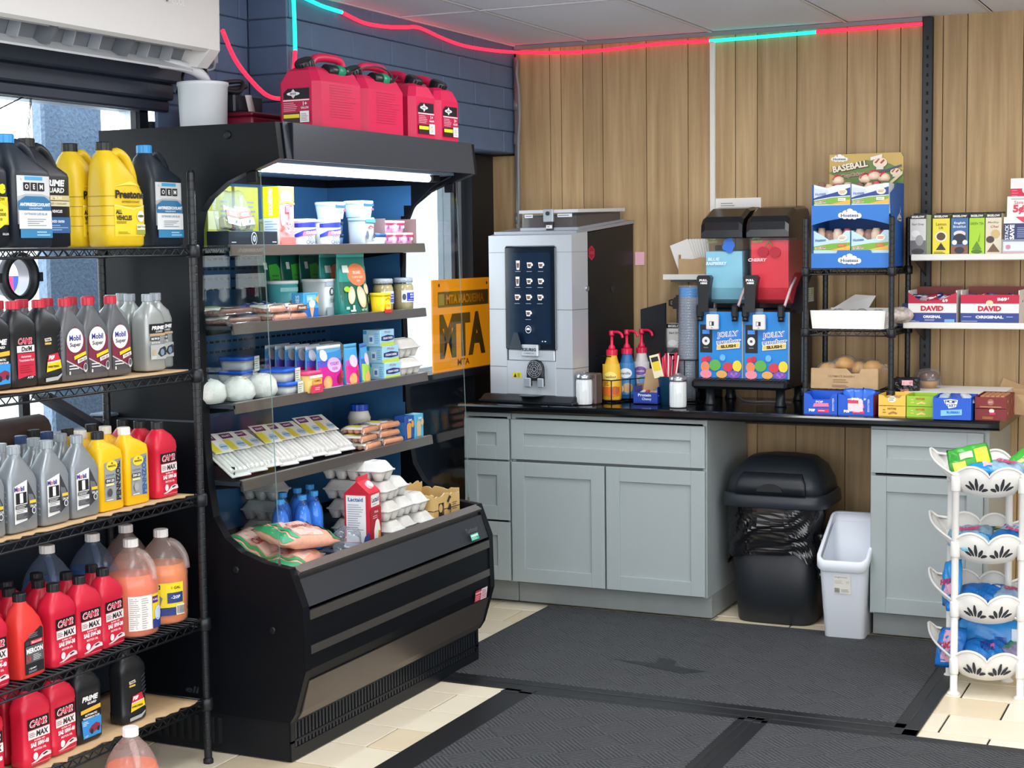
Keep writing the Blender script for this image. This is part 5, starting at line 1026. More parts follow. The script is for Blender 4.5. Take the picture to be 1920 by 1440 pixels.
def yog(p): p.rect(-.078, .09, .078, .135, '#3f8fd8').poly([(-.078, .075), (.078, .085), (.078, .10), (-.078, .10)], '#5a55c8').poly([(-.078, 0), (.078, 0), (.078, .082), (-.078, .078)], '#d0208f').ell(-.045, .118, .022, .020, '#e9eaf4').ell(.012, .082, .046, .026, '#d9b4e8').text('YOGURT', .012, .086, .012, '#a94aa8', w=.06).text('KEFIR', .012, .070, .010, '#b86ab8', w=.036).ell(-.04, .024, .024, .024, '#ef9a55').ell(-.04, .024, .018, .018, '#f4b878').ell(.04, .032, .020, .018, '#8a1f3a').ell(.058, .046, .016, .014, '#b0304a').rect(-.078, 0, .078, .008, '#a9d0ea')
YM = M('#5db4e6', .3)
yp = pouch('yogurt_pouch', 'pink and blue yogurt pouch, front one of the file', 'pouch', (.292, -2.185, Z[2]), .156, .04, .150, YM, yog, 'yogurt pouches in a file', R90, None, M('#e6f0f8', .3))
for i in range(5): dup(yp, (.248-.044*i, -2.185+.004*i, Z[2]), R90, 'pink and blue yogurt pouch, %s behind the front one' % ORD[i], 'yogurt pouches in a file')
def yog2(c1, c2):
    def f(p): p.rect(-.042, .085, .042, .13, '#4aa8e0').poly([(-.042, .07), (.042, .078), (.042, .09), (-.042, .088)], c1).rect(-.042, .0, .042, .07, c2).ell(.0, .085, .026, .022, '#e9d5ea').ell(-.012, .022, .022, .022, '#f0b070').ell(.022, .04, .014, .014, '#b03a4a' if c2 != '#9fce4a' else '#4a9a3a').rect(-.042, 0, .042, .007, '#cfe3f0')
    return f
pouch('pink_pouch', 'narrow pink pouch right of the yogurt pouch file', 'pouch', (.285, -2.03, Z[2]), .086, .04, .146, YM, yog2('#c050b8', '#e0208f'))
pouch('lime_pouch', 'narrow lime and blue pouch beside the cream cheese boxes', 'pouch', (.282, -1.935, Z[2]), .086, .04, .142, M('#3f7fd0', .3), yog2('#2f6fc0', '#9fce4a'), None, R90+.25)
tub('dip_tub', 'small square yellow and pink dip tub, third cooler shelf', 'tub', (.292, -2.335, Z[2]), .036, .041, .072, M('#dcb96a', .35), M('#f04a78', .4), lambda p: p.rect(-.04, .05, .04, .060, '#f3e6dc').rect(-.02, .028, .036, .048, '#e9b25a').text('HUMMUS', .008, .040, .007, '#a05a1a', w=.04).rect(-.034, .0, .04, .026, '#e03a5e').lines(-.01, .034, .008, .02, 2, '#f6c6d0'), None, R90, 7)
def cream(p): p.rect(-.057, 0, .057, .014, '#c3d95a').poly([(-.05, .022), (0, .018), (.05, .022), (.05, .036), (0, .041), (-.05, .036)], '#1c2a6a').text('CREAM CHEESE', 0, .029, .008, '#eaf0fa', w=.08, bold=.03).text('Philly', 0, .051, .010, '#b89aa0', w=.05)
def creams(p): p.rect(-.034, .045, -.02, .058, '#3a9ad0').rect(-.012, .012, .008, .042, '#e3eff8').rect(-.008, .018, .004, .034, '#4f86cc').lines(.014, .032, .01, .05, 5, '#6fb6dc')
cc = carton('cream_cheese_box', 'light blue cream cheese box, bottom of the stack of three', 'box', (.272, -1.765, Z[2]), .114, .072, .061, M('#a5d8f2', .4), cream, creams, 'cream cheese boxes')
dup(cc, (.268, -1.77, Z[2]+.0615), R90-.03, 'light blue cream cheese box, middle of the stack of three'); dup(cc, (.262, -1.785, Z[2]+.123), R90+.06, 'light blue cream cheese box, top of the stack of three')
EGG = M('#d3d1cb', .85, var=.06, sc=70, bump=.3)
def eggcarton(nx, ny):
    """pulp carton: cups below, lid above; nx cells along x (front), ny along y"""
    t = thing('egg_carton', '', 'egg carton'); w, d = nx*.05, ny*.05; q = MB()
    for i in range(nx):
        for j in range(ny): q.rings([(0, .014, .014, -w/2+.025+i*.05, -d/2+.025+j*.05, 2.5), (.010, .018, .018, -w/2+.025+i*.05, -d/2+.025+j*.05, 2.5), (.034, .0255, .0255, -w/2+.025+i*.05, -d/2+.025+j*.05, 4)], EGG, 12)
    obj('cups', q, t)
    l = MB().rings([(.033, w/2+.006, d/2+.006, 0, 0, 9), (.037, w/2+.006, d/2+.006, 0, 0, 9), (.039, w/2, d/2, 0, 0, 9), (.062, w/2-.014, d/2-.014, 0, 0, 7), (.068, w/2-.02, d/2-.02, 0, 0, 7)], EGG, 36)
    obj('lid', l, t)
    obj('lid_ridge', MB().box(-w/2+.03, w/2-.03, -.006, .006, .066, .071, EGG, .002), t)
    p = Pr(); p.lines(-w*.25, w*.25, .048, .056, 2, '#9a9a98'); me = label(p, t, (0, -d/2-.0015+.006, -.002), 0, 'stamp', rot=(rad(-32), 0, 0)); me.location = (0, -d/2+.018, .024)
    return t
e3 = eggcarton(3, 2); e3.location = (.262, -1.62, Z[2]); e3.rotation_euler = (0, 0, R90); tag(e3, 'pulp egg carton, lower of two on the third cooler shelf', 'egg carton', 'egg cartons')
dup(e3, (.255, -1.62, Z[2]+.0715), R90+.03, 'pulp egg carton, upper of two on the third cooler shelf')
dup(e3, (.10, -1.90, Z[2]), R90, 'pulp egg carton at the back, lower one, third cooler shelf'); dup(e3, (.10, -1.89, Z[2]+.0715), R90, 'pulp egg carton at the back, upper one, third cooler shelf')
# --- fourth shelf
bt_ = thing('black_tray', 'long black tray under the string cheese packs', 'tray', (.18, -2.412, Z[3]+.001), R90)
q = MB().box(-.36, .36, -.12, .12, 0, .004, M('#10151c', .5)).box(-.36, -.355, -.12, .12, .004, .045, M('#10151c', .5)).box(.355, .36, -.12, .12, .004, .045, M('#10151c', .5)).box(-.355, .355, .115, .12, .004, .09, M('#10151c', .5))
obj('tray', q, bt_)
CHS = M('#e6e2da', .3, var=.05, sc=30)
def strcheese(lb, loc, rot):
    t = thing('string_cheese_pack', lb, 'cheese pack', loc, 0, 'string cheese packs', rot); w, h = .086, .20; s_ = MB()
    for i in range(4): s_.tube([(-w/2+.014+i*.0193, -.004, .014), (-w/2+.014+i*.0193, -.004, h-.055)], .0085, CHS, 8)
    obj('cheese_sticks', s_, t)
    def f(u, v): return ((u-.5)*w*(1.04 if v in (0, 1) else 1), -.014-.0018*sin(u*25)*(1 if .05 < v < .9 else 0)+.013*max(0, abs(2*v-1)-.8)/.2, v*h)
    obj('film', MB().grid(16, 10, f, FILM).box(-w/2, w/2, .002, .006, 0, h, M('#eceae6', .35)), t)
    p = Pr(); p.rect(-w/2+.002, h*.48, w/2-.002, h*.97, '#eeeae2').rect(-w/2+.002, h*.50, -.008, h*.78, '#ecd94e').ell(.02, h*.62, .018, .016, '#bcd3e6').rect(-.03, h*.80, .018, h*.93, '#6e2f5e').text('KRAFT', -.006, h*.865, .010, '#ecd9e6', w=.036, bold=.04).text('string', .018, h*.62, .008, '#4a78b0', w=.028); label(p, t, (0, -.0165, 0)); return t
PS = [(.295, .0)]
sc0 = None
lbp = ['leftmost, by the rack post', 'second from the left', 'third from the left', 'fourth from the left', 'fifth from the left', 'sixth from the left', 'seventh from the left', 'rightmost, leaning on the frankfurter packs']
for i in range(8):
    y = -2.745+.0915*i; rot = (rad(-57-3*(i % 3)), 0, R90-rad(8+3*(i % 2))); loc = (.312, y, Z[3]+.018+.004*(i % 3))
    if i == 7: y -= .0
    if sc0 is None: sc0 = strcheese('white and yellow string cheese pack, '+lbp[i], loc, rot)
    else: dup(sc0, loc, None, 'white and yellow string cheese pack, '+lbp[i], None, rot)
FRK = M('#cf8f6a', .4, var=.2, sc=40)
def frank(lb, loc, rz):
    t = sausage(lb, loc, 9, 'frankfurter packs, fourth cooler shelf', 4, FRK, '#e8cc4a', rz, .145, .10); return t
f0 = frank('tan frankfurter pack with yellow label, bottom left of six', (.27, -1.93, Z[3]), R90+.12)
for i, (y, k, lb) in enumerate(((-1.765, 0, 'bottom right'), (-1.945, 1, 'middle left'), (-1.785, 1, 'middle right'), (-1.925, 2, 'top left'), (-1.775, 2, 'top right'))): dup(f0, (.265-.004*k, y, Z[3]+.029*k), R90+(.1 if i % 2 else -.08), 'tan frankfurter pack with yellow label, %s of six' % lb)
t = thing('mayonnaise_jar', 'white jar with a blue lid behind the tan frankfurter packs', 'jar', (.10, -1.665, Z[3]), R90)
obj('jar', MB().lathe([(.040, 0), (.043, .004), (.043, .075), (.045, .08), (.036, .105), (.032, .110)], M('#ece9df', .3), n=28), t); obj('lid', capmesh(.036, .026, M('#1d50c8', .35)), t, (0, 0, .108))
p = Pr(R=.0436); p.rect(-.05, .012, .05, .062, '#24479a').rect(-.03, .03, .03, .055, '#e9ecf2').text('MAYO', 0, .043, .014, '#24479a', w=.044); label(p, t)
for i, (y, lb, c, fc) in enumerate(((-1.645, 'dark blue waffle cone box at the right end of the fourth cooler shelf', '#1d4f9e', '#e0a04a'), (-1.568, 'light blue waffle cone box at the right end of the fourth cooler shelf', '#54b4d8', '#d9b98a'))):
    carton('waffle_cone_box', lb, 'box', (.285, y, Z[3]), .068, .045, .092, M(c, .4), lambda p, fc=fc: p.poly([(-.022, .05), (.012, .05), (.010, .008), (-.018, .008)], fc).ell(-.004, .055, .018, .012, fc).text('joy', .004, .076, .012, '#eef4fa', w=.028, bold=.03).ell(.022, .06, .010, .014, fc), lambda p: p.rect(-.02, .02, .02, .07, '#2f74b8'), 'waffle cone boxes')
# --- bottom deck
D = Z[4]+.003
WTR = glassmat('blue_bottle', (.55, .78, 1), .12, (.35, .65, 1), 1.45, .03); WCAP = M('#3f9fe8', .4)
def water(lb, loc):
    t = thing('water_bottle', lb, 'bottle', loc, 0, 'blue water bottles')
    obj('bottle', MB().lathe([(.028, 0), (.032, .005), (.032, .05), (.030, .055), (.032, .06), (.032, .115), (.028, .145), (.016, .172), (.0125, .18), (.0125, .19)], WTR, n=22, c1=False), t); obj('cap', capmesh(.0155, .017, WCAP), t, (0, 0, .184))
    obj('water', MB().lathe([(.030, .002), (.030, .11), (.026, .14), (.016, .165)], M('#4f9df0', .15, sp=.6), n=18), t); return t
w0 = water('blue water bottle at the left end of the front row, cooler deck', (.24, -2.43, D))
for x, y, lb in ((.26, -2.325, 'middle of the front row'), (.25, -2.235, 'right end of the front row'), (.165, -2.30, 'left of the back row'), (.16, -2.20, 'middle of the back row'), (.155, -2.11, 'right of the back row')): dup(w0, (x, y, D), 0, 'blue water bottle at the %s, cooler deck' % lb)
CAR = M('#e2a48c', .35, var=.25, sc=50); 
def carrots(lb, loc, rot, seed, sc=1):
    t = pillow('carrot_bag', lb, 'bag', loc, .17*sc, .27*sc, .06*sc, CAR, seed, 0, rot, 'carrot bags', .17, 22, 16,
        [('white_panel', .12, .30, .88, .72, '#ecc9bd'), ('green_end', .03, .02, .97, .16, '#1f8f58'), ('green_stripe', .05, .20, .95, .27, '#2f9a62'), ('green_end', .03, .86, .97, .985, '#1f7f50')])
    p = Pr(); p.text('Carrots', 0, 0, .032, '#b0463c', w=.11, bold=.03); label(p, t, (.0, .0, .066*sc), name='lettering', rot=(-R90, 0, R90))
    c = MB(); r = random.Random(seed)
    for i in range(5): y0 = -.10*sc; c.tube([(-.06*sc+.03*i*sc, -.11*sc, .022), (-.06*sc+.03*i*sc+r.uniform(-.01, .01), 0, .024), (-.06*sc+.03*i*sc, .10*sc, .022)], [.006, .012, .014], M('#d9763e', .5), 8)
    obj('carrots', c, t); return t
carrots('carrot bag lowest in the pile at the front of the cooler deck', (.40, -2.625, D+.008), (rad(2), rad(2), rad(14)), 3)
carrots('carrot bag on top of the pile, lettering toward the glass front', (.385, -2.57, D+.082), (rad(-6), rad(12), rad(-14)), 5)
carrots('carrot bag leaning at the back of the pile by the water bottles', (.265, -2.63, D+.05), (rad(4), rad(30), rad(8)), 8)
pillow('clear_plastic_bag', 'crumpled clear plastic bag between the carrots and the red carton', 'bag', (.41, -2.305, D), .10, .13, .09, FILM, 12, .4, (rad(-20), rad(10), .4), None, .2)
# milk carton
t = thing('milk_carton', 'red and white gable-top milk carton standing on the cooler deck', 'milk carton', (.385, -2.135, D), R90+.12)
w = .048; q = MB().box(-w, w, -w, w, 0, .19, M('#cf2238', .4), .001)
q.poly([(-w, -w, .19), (w, -w, .19), (w, 0, .232), (-w, 0, .232)], M('#d92a40', .4)).poly([(w, w, .19), (-w, w, .19), (-w, 0, .232), (w, 0, .232)], M('#d92a40', .4)).poly([(-w, w, .19), (-w, -w, .19), (-w, 0, .232)], M('#c21c30', .4)).poly([(w, -w, .19), (w, w, .19), (w, 0, .232)], M('#c21c30', .4)); obj('carton', q, t)
obj('gable_fin', MB().box(-w, w, -.002, .002, .228, .247, M('#d92a40', .4)), t); obj('cap', capmesh(.016, .012, M('#f2dfe2', .4)), t, (.0, -.024, .212), rot=(rad(41), 0, 0))
p = Pr(); p.rect(-.036, .142, .036, .184, '#f3f0ee').text('Lactaid', 0, .166, .018, '#3b3f6a', w=.06, bold=.03).lines(-.026, .026, .147, .152, 1, '#b06a78').rect(-w, 0, w, .135, '#a81a2c').text('Whole', .004, .122, .009, '#f4d9dc', w=.034).lines(-.026, .03, .098, .112, 2, '#e9aab2').poly([(-.02, 0), (.034, 0), (.036, .06), (.026, .088), (.012, .096), (-.004, .09), (-.018, .06)], '#f1ece2').poly([(.014, .012), (.034, .012), (.036, .05), (.02, .055)], '#e0963a').ell(-.03, .014, .02, .016, '#f1e6e4'); label(p, t, (0, -w-.0005, 0), 0, 'front_print')
p = Pr(); p.rect(-.04, .02, .034, .184, '#f0eeec').text('Lactaid', -.004, .170, .014, '#3b5f9a', w=.056, bold=.03).lines(-.034, .028, .045, .155, 14, '#aab0ba').rect(-w, 0, w, .018, '#dfe3ea').poly([(.02, 0), (.048, 0), (.048, .06), (.03, .04)], '#3a4a8a'); label(p, t, (-w-.0005, 0, 0), -R90, 'side_print')
e2 = eggcarton(2, 5); e2.location = (.325, -1.995, D); e2.rotation_euler = (0, 0, R90); tag(e2, 'grey egg carton at the foot of the tallest stack beside the red carton', 'egg carton', 'egg cartons')
cols = ((-1.995, .325, 4, 'tallest stack'), (-1.885, .315, 3, 'middle stack'), (-1.785, .325, 2, 'lowest stack'))
for ci, (y, x, n, lb) in enumerate(cols):
    for k in range(n):
        if ci == 0 and k == 0: continue
        dup(e2, (x-.012*k+random.uniform(-.006, .006), y+random.uniform(-.004, .004)-.004*k, D+.0715*k), R90+random.uniform(-.04, .04), 'grey egg carton, %s of %d from the bottom of the %s' % (ORD[k], n, lb))
dup(e2, (.19, -2.08, D+.205), R90-.1, 'grey egg carton lying across the bottles behind the red carton') if 0 else None
for k in range(3): dup(e3, (-.02, -2.13, D+.0715*k), 0, 'blue-lit egg carton behind the water bottles, %s from the bottom' % ORD[k])
# cardboard case
t = thing('cardboard_case', 'torn open cardboard case at the right end of the cooler deck', 'box', (.375, -1.638, D), R90-.06)
KR = M('#c9a76a', .8, var=.08, sc=20); w, d = .19, .17; q = MB(); rr = random.Random(4)
def wall(a, b, h0, th):
    a = Vector(a); b = Vector(b); n = 14; dr = (b-a).normalized(); nr = Vector((-dr.y, dr.x, 0))*th; r_ = [h0+rr.uniform(-.008, .006) for _ in range(n+1)]
    for i in range(n):
        p0 = a.lerp(b, i/n); p1 = a.lerp(b, (i+1)/n)
        for o_ in (Vector((0, 0, 0)), nr): q.poly([p0+o_, p1+o_, p1+o_+Vector((0, 0, r_[i+1])), p0+o_+Vector((0, 0, r_[i]))], KR)
        q.poly([p0+Vector((0, 0, r_[i])), p1+Vector((0, 0, r_[i+1])), p1+nr+Vector((0, 0, r_[i+1])), p0+nr+Vector((0, 0, r_[i]))], M('#e3d3b4', .9))
wall((-w/2, -d/2, 0), (w/2, -d/2, 0), .115, .004); wall((w/2, -d/2, 0), (w/2, d/2, 0), .12, .004); wall((w/2, d/2, 0), (-w/2, d/2, 0), .14, .004); wall((-w/2, d/2, 0), (-w/2, -d/2, 0), .122, .004)
q.box(-w/2, w/2, -d/2, d/2, 0, .004, KR); obj('case', q, t)
INK = '#2e2a22'
p = Pr(); p.rect(-.095, .058, .095, .061, INK).rect(-.06, .035, -.022, .085, INK).ell(-.046, .066, .013, .016, '#c9a76a').poly([(-.034, .04), (-.026, .082), (-.03, .05)], '#c9a76a').lines(-.058, -.022, .022, .030, 1, INK).poly([(-.004, .086), (.016, .108), (.03, .098), (.02, .094), (.01, .08)], INK).poly([(.0, .055), (.016, .078), (.026, .07), (.026, .05)], INK).lines(.034, .07, .05, .08, 4, '#6b5a3a').poly([(.012, .012), (.02, .05), (.024, .05), (.016, .012)], INK); label(p, t, (0, -d/2-.0006, 0), 0, 'front_print')
p = Pr(); p.rect(-.085, .058, .085, .061, INK).rect(-.055, .068, -.024, .098, INK).ell(-.040, .084, .010, .010, '#c9a76a').ell(-.04, .04, .007, .007, '#8a7648'); label(p, t, (-w/2-.0006, 0, 0), -R90, 'side_print')
# ATM sign in the far window
t = thing('atm_sign', 'orange ATM sign facing outward in the window by the coffee machine', 'sign', (-.106, -.385, 1.0345), R90)
OR_GLOW = M('#f0960f', .5, em=.35); obj('panel', MB().box(-.29, .285, -.004, .004, .0, .415, OR_GLOW, .003), t)  # panel glow stands in for daylight through the translucent sign
p = Pr(); p.rect(-.24, .29, .27, .36, '#8a6a1a').rect(-.235, .30, -.18, .35, '#b9a24a').text('AMERICAN ATM', .03, .325, .042, '#f39a14', w=.38, bold=.04, mir=True)
p.text('ATM', .0, .16, .20, '#7c5f22', w=.46, bold=.05, mir=True).text('ATM', .0, .035, .03, '#7c5f22', w=.12, mir=True).ell(-.23, .39, .008, .008, '#5a430e').ell(.25, .39, .008, .008, '#5a430e'); label(p, t, (0, -.0045, 0), 0, 'lettering')
# ================================================================ CABINETS AND COUNTER
CABM = M('#a2abac', .42, var=.03, sc=12); CABD = M('#6f7676', .5); TOE = M('#8c9190', .5, var=.1, sc=18)
def shaker(name, w, h, par, loc, st=.062):
    """frame-and-panel front, facing -y, origin at lower left front"""
    f = MB(); t = .02
    f.box(0, st, 0, t, 0, h, CABM, .0015).box(w-st, w, 0, t, 0, h, CABM, .0015).box(st, w-st, 0, t, 0, st, CABM, .0015).box(st, w-st, 0, t, h-st, h, CABM, .0015)
    o = obj(name, f, par, loc); obj('panel', MB().box(st-.002, w-st+.002, .010, .018, st-.002, h-st+.002, CABM), o); return o
def cabinet(lb, x0, x1, fronts):
    t = thing('base_cabinet', lb, 'cabinet', (x0, 0, 0), 0, 'grey base cabinets under the counter'); w = x1-x0; b = MB()
    b.box(0, .018, -.59, -.02, .11, .864, CABM).box(w-.018, w, -.59, -.02, .11, .864, CABM).box(.018, w-.018, -.59, -.02, .11, .13, CABD).box(.018, w-.018, -.03, -.02, .13, .864, CABD)
    b.box(.018, w-.018, -.59, -.57, .845, .864, CABM).box(.018, w-.018, -.588, -.57, .64, .67, CABD)
    obj('body', b, t); obj('toe_kick', MB().box(.0, w, -.535, -.517, .012, .109, TOE, .002).box(.0, .018, -.517, -.02, .012, .109, TOE).box(w-.018, w, -.517, -.02, .012, .109, TOE), t)
    for n_, a, b_, z0, z1 in fronts: shaker(n_, b_-a-.004, z1-z0-.004, t, (a+.002-x0, -.611, z0+.002), .062 if z1-z0 > .12 else .04)
    return t
cabinet('grey drawer cabinet tucked behind the right end of the cooler', .005, .234, [('drawer', .01, .234, .655, .84), ('drawer', .01, .234, .385, .65), ('drawer', .01, .234, .115, .38)])
cabinet('wide grey cabinet with one drawer over two doors', .238, 1.136, [('drawer', .24, 1.134, .66, .84), ('door', .24, .683, .115, .652), ('door', .687, 1.134, .115, .652)])
cabinet('narrow grey cabinet right of the white bin, behind the basket tower', 1.818, 2.274, [('drawer', 1.82, 2.257, .678, .855), ('door', 1.82, 2.257, .115, .67)])
STONE = M('#0b0d10', .12, sp=.6, var=.3, sc=120)
ct = thing('countertop', 'glossy black stone countertop over the grey cabinets', 'countertop', (0, 0, 0))
pf = [(-.012, .866), (-.63, .866), (-.64, .87), (-.645, .878), (-.645, .893), (-.64, .901), (-.63, .905), (-.012, .905)]
obj('slab', MB().prism(pf, .0, 2.318, 'x', STONE), ct)
obj('splash_board', MB().box(.665, 1.018, -.03, -.003, .905, 1.065, M('#0d1013', .3), .003), ct)
obj('support_rail', MB().box(1.138, 1.816, -.045, -.02, .79, .864, M('#4b3723', .6)), ct)
CZ = .9055
# ---------------------------------------------------------------- coffee machine
km = thing('coffee_machine', 'large silver and black touchscreen coffee machine on the counter', 'coffee machine', (.095, -.505, CZ), rad(-8))
SLV = M('#c9ced6', .33, .35); SLV2 = M('#a8aeb8', .35, .4); BLKK = M('#15191e', .4); SCR = M('#0a1422', .08, sp=.7)
obj('drip_base', MB().box(-.03, .46, -.055, .45, 0, .012, BLKK, .003).prism([(.012+i*.0, 0) for i in range(0)] or [(-.055, .012), (-.02, .034), (.45, .034), (.45, .012)], -.02, .45, 'x', BLKK), km)
W_ = .43; b = MB(); 
b.prism([(0, .035), (0, .735), (.045, .742), (.045, .035)], 0, .09, 'x', SLV).prism([(0, .035), (0, .735), (.045, .742), (.045, .035)], .345, W_, 'x', SLV)
b.prism([(0, .69), (0, .735), (.045, .742), (.045, .69)], .09, .345, 'x', SLV).box(.09, .345, .03, .045, .035, .69, SLV2)
b.prism([(.045, .035), (.045, .742), (.135, .752), (.135, .035)], 0, W_, 'x', SLV)
obj('front_body', b, km)
b = MB().prism([(.135, .035), (.135, .742), (.555, .785), (.555, .035)], .004, W_-.004, 'x', BLKK); obj('rear_body', b, km)
b = MB().prism([(.045, .742), (.045, .752), (.56, .80), (.56, .786), (.135, .748)], 0, W_, 'x', SLV2); obj('top_plate', b, km)
obj('seam', MB().box(-.0008, W_+.0008, -.0008, .135, .410, .4125, M('#5f656d', .5)).box(-.0008, W_+.0008, -.0008, .135, .660, .662, M('#8b9199', .5)).box(-.0008, .09, -.0008, .135, .155, .1575, M('#5f656d', .5)).box(.345, W_+.0008, -.0008, .135, .155, .1575, M('#5f656d', .5)), km)
sc_ = obj('touch_screen', MB().box(.088, .352, -.008, .03, .235, .685, SCR, .004), km)
p = Pr(rough=.15); p.rect(.112, .262, .328, .66, M('#12233a', .08, sp=.7)); CUPC = M('#d9dde2', .5, em=.5); CF = M('#6b4a3a', .5, em=.25)
for r_ in range(4):
    for c_ in range(3):
        if r_ == 3 and c_ != 1: continue
        x, z = .160+.060*c_, .605-.070*r_; tall = (c_ == 0 and r_ < 2)
        w_, h_ = (.010, .020) if tall else (.013, .012)
        p.poly([(x-w_, z+h_), (x+w_, z+h_), (x+w_*.7, z-h_), (x-w_*.7, z-h_)], CUPC).poly([(x-w_*.75, z+h_*.5), (x+w_*.75, z+h_*.5), (x+w_*.5, z-h_*.6), (x-w_*.5, z-h_*.6)], CF)
        if not tall: p.ell(x+w_+.002, z+.002, .004, .006, CUPC)
        p.rect(x-.014, z-.028, x+.014, z-.026, M('#9fa9b6', .5, em=.3))
p.ell(.220, .325, .015, .017, CUPC, 24).ell(.220, .325, .0125, .0145, M('#12233a', .08, sp=.7), 24).poly([(.210, .322), (.230, .322), (.226, .332), (.214, .332)], CUPC).rect(.29, .272, .296, .276, CUPC).rect(.304, .272, .312, .276, CUPC).poly([(.12, .237), (.19, .237), (.165, .31), (.145, .31)], M('#39414b', .15))
label(p, sc_, (0, -.0086, 0), 0, 'screen_print')
pl = obj('name_plate', MB().box(.178, .264, -.022, -.006, .205, .258, SLV, .004), km); p = Pr(); p.text('KEURIG', .221, .236, .014, '#3a3f46', w=.072, bold=.05).text('COMMERCIAL', .221, .220, .006, '#8b9199', w=.054); label(p, pl, (0, -.0225, 0), 0, 'lettering')
obj('nozzle_hood', MB().box(.10, .34, -.004, .03, .185, .234, SLV, .004), km)
sp_ = obj('spout_grille', MB().lathe([(.042, 0), (.042, .03), (.036, .034)], BLKK, n=24), km, (.245, .016, .150), rot=(R90, 0, 0))
g = MB()
for r_ in (.010, .019, .028, .036): g.tube([(r_*cos(a_), r_*sin(a_), .036) for a_ in [2*pi*i/20 for i in range(20)]], .0012, SLV2, 5, True)
for i in range(10): g.tube([(.006*cos(.628*i), .006*sin(.628*i), .036), (.038*cos(.628*i), .038*sin(.628*i), .036)], .0008, SLV2, 4)
obj('grille_wire', g, sp_)
obj('spout_arm', MB().box(.203, .222, -.02, .03, .075, .15, BLKK, .004).box(.268, .287, -.02, .03, .075, .15, BLKK, .004).box(.203, .287, -.02, .03, .100, .122, BLKK, .004), km)
obj('spout', MB().box(.196, .228, -.026, -.018, .070, .112, SLV2, .004).box(.262, .294, -.026, -.018, .070, .112, SLV2, .004), km)
obj('lower_front', MB().prism([(.03, 0), (.030, .16), (-.002, .155), (-.002, .0)], .09, .345, 'x', SLV).mats and MB().box(.09, .345, .0, .03, .035, .185, SLV, .002), km)
p = Pr(); p.rect(.12, .108, .166, .132, '#d9c92e').poly([(.126, .111), (.142, .111), (.134, .129)], '#1c1c1a').lines(.146, .164, .111, .129, 4, '#4a4a2a'); label(p, km, (0, -.0012, 0), 0, 'warning_label')
obj('drip_grate', MB().lathe([(.055, 0), (.055, .003)], M('#3b3f45', .4, .5), n=24), km, (.235, -.025, .034))
hp = obj('bean_hopper', MB().prism([(.10, .765), (.10, .835), (.50, .845), (.50, .80)], .115, .40, 'x', CLEARP), km)
obj('beans', MB().prism([(.103, .768), (.103, .818), (.49, .838), (.49, .803)], .12, .395, 'x', M('#3a2a22', .7, var=.6, sc=120)), hp)
obj('hopper_lid', MB().prism([(.09, .832), (.09, .846), (.51, .856), (.51, .842)], .105, .41, 'x', M('#cfd3d8', .3)), hp)
obj('hopper_frame', MB().prism([(.094, .756), (.094, .768), (.51, .806), (.51, .796)], .108, .407, 'x', SLV2), hp)
lk = obj('lock', MB().box(.235, .285, .082, .098, .792, .850, SLV2, .003).box(.248, .283, .085, .1, .752, .792, BLKK, .002), hp); obj('keyhole', MB().lathe([(.009, 0), (.009, .004)], BLKK, n=12), lk, (.26, .081, .83), rot=(R90, 0, 0))
for a_, b_, z_ in ((.130, .172, .812), (.30, .375, .813), (.250, .281, .764)): p = Pr(); p.rect(a_, z_, b_, z_+.015, '#e9ebee').lines(a_+.005, b_-.005, z_+.003, z_+.012, 1, '#6b7078'); label(p, hp, (0, .0845 if z_ < .8 else .0985, 0), 0, 'hopper_label')
p = Pr(); p.poly([(.033*cos(a_)*.9, .033*sin(a_)) for a_ in [pi/6+pi/3*i for i in range(6)]], '#c4213f').poly([(.026*cos(a_)*.9, .026*sin(a_)) for a_ in [pi/6+pi/3*i for i in range(6)]], '#8f1730').text('AVON', 0, 0, .014, '#d94a60', w=.036); label(p, km, (W_-.0035, .175, .655), R90, 'red_badge')
obj('key_lock', MB().lathe([(.012, 0), (.012, .006)], M('#c9cdd3', .2, .8), n=14), km, (W_, .125, .50), rot=(0, R90, 0)); obj('round_plug', MB().lathe([(.014, 0), (.014, .003)], M('#24292f', .4), n=14), km, (W_-.004, .36, .49), rot=(0, R90, 0))
tag(obj('pink_note', MB().box(.60, .645, -.006, -.003, 1.50, 1.56, M('#f0b9cb', .6))), 'small pink note stuck on the wall beside the coffee machine', 'note')
# ---------------------------------------------------------------- sugar pourers
SUG = M('#f1efea', .6)
def sugar(lb, loc):
    t = thing('sugar_pourer', lb, 'dispenser', loc, 0, 'glass sugar pourers')
    n = 32; R = []
    for r_, z in ((.034, .004), (.036, .02), (.036, .10), (.033, .112)): R.append([((r_*(1 if i % 2 else .955))*cos(2*pi*i/n), (r_*(1 if i % 2 else .955))*sin(2*pi*i/n), z) for i in range(n)])
    obj('sugar', MB().loft(R, SUG, sm=False), t); obj('glass', MB().lathe([(.036, 0), (.038, .006), (.038, .102), (.035, .116)], CLEARP, n=32, c1=False), t)
    obj('lid', MB().lathe([(.036, .112), (.037, .116), (.037, .128), (.028, .138), (.012, .142)], M('#a9adb2', .25, .8), n=28), t); obj('flap', MB().box(-.008, .008, -.014, .014, .139, .146, M('#c9ccd0', .25, .8), .002), t); return t
sg1 = sugar('glass sugar pourer in front of the coffee machine corner', (.565, -.545, CZ)); dup(sg1, (.99, -.535, CZ), 0, 'glass sugar pourer in front of the straw cup')
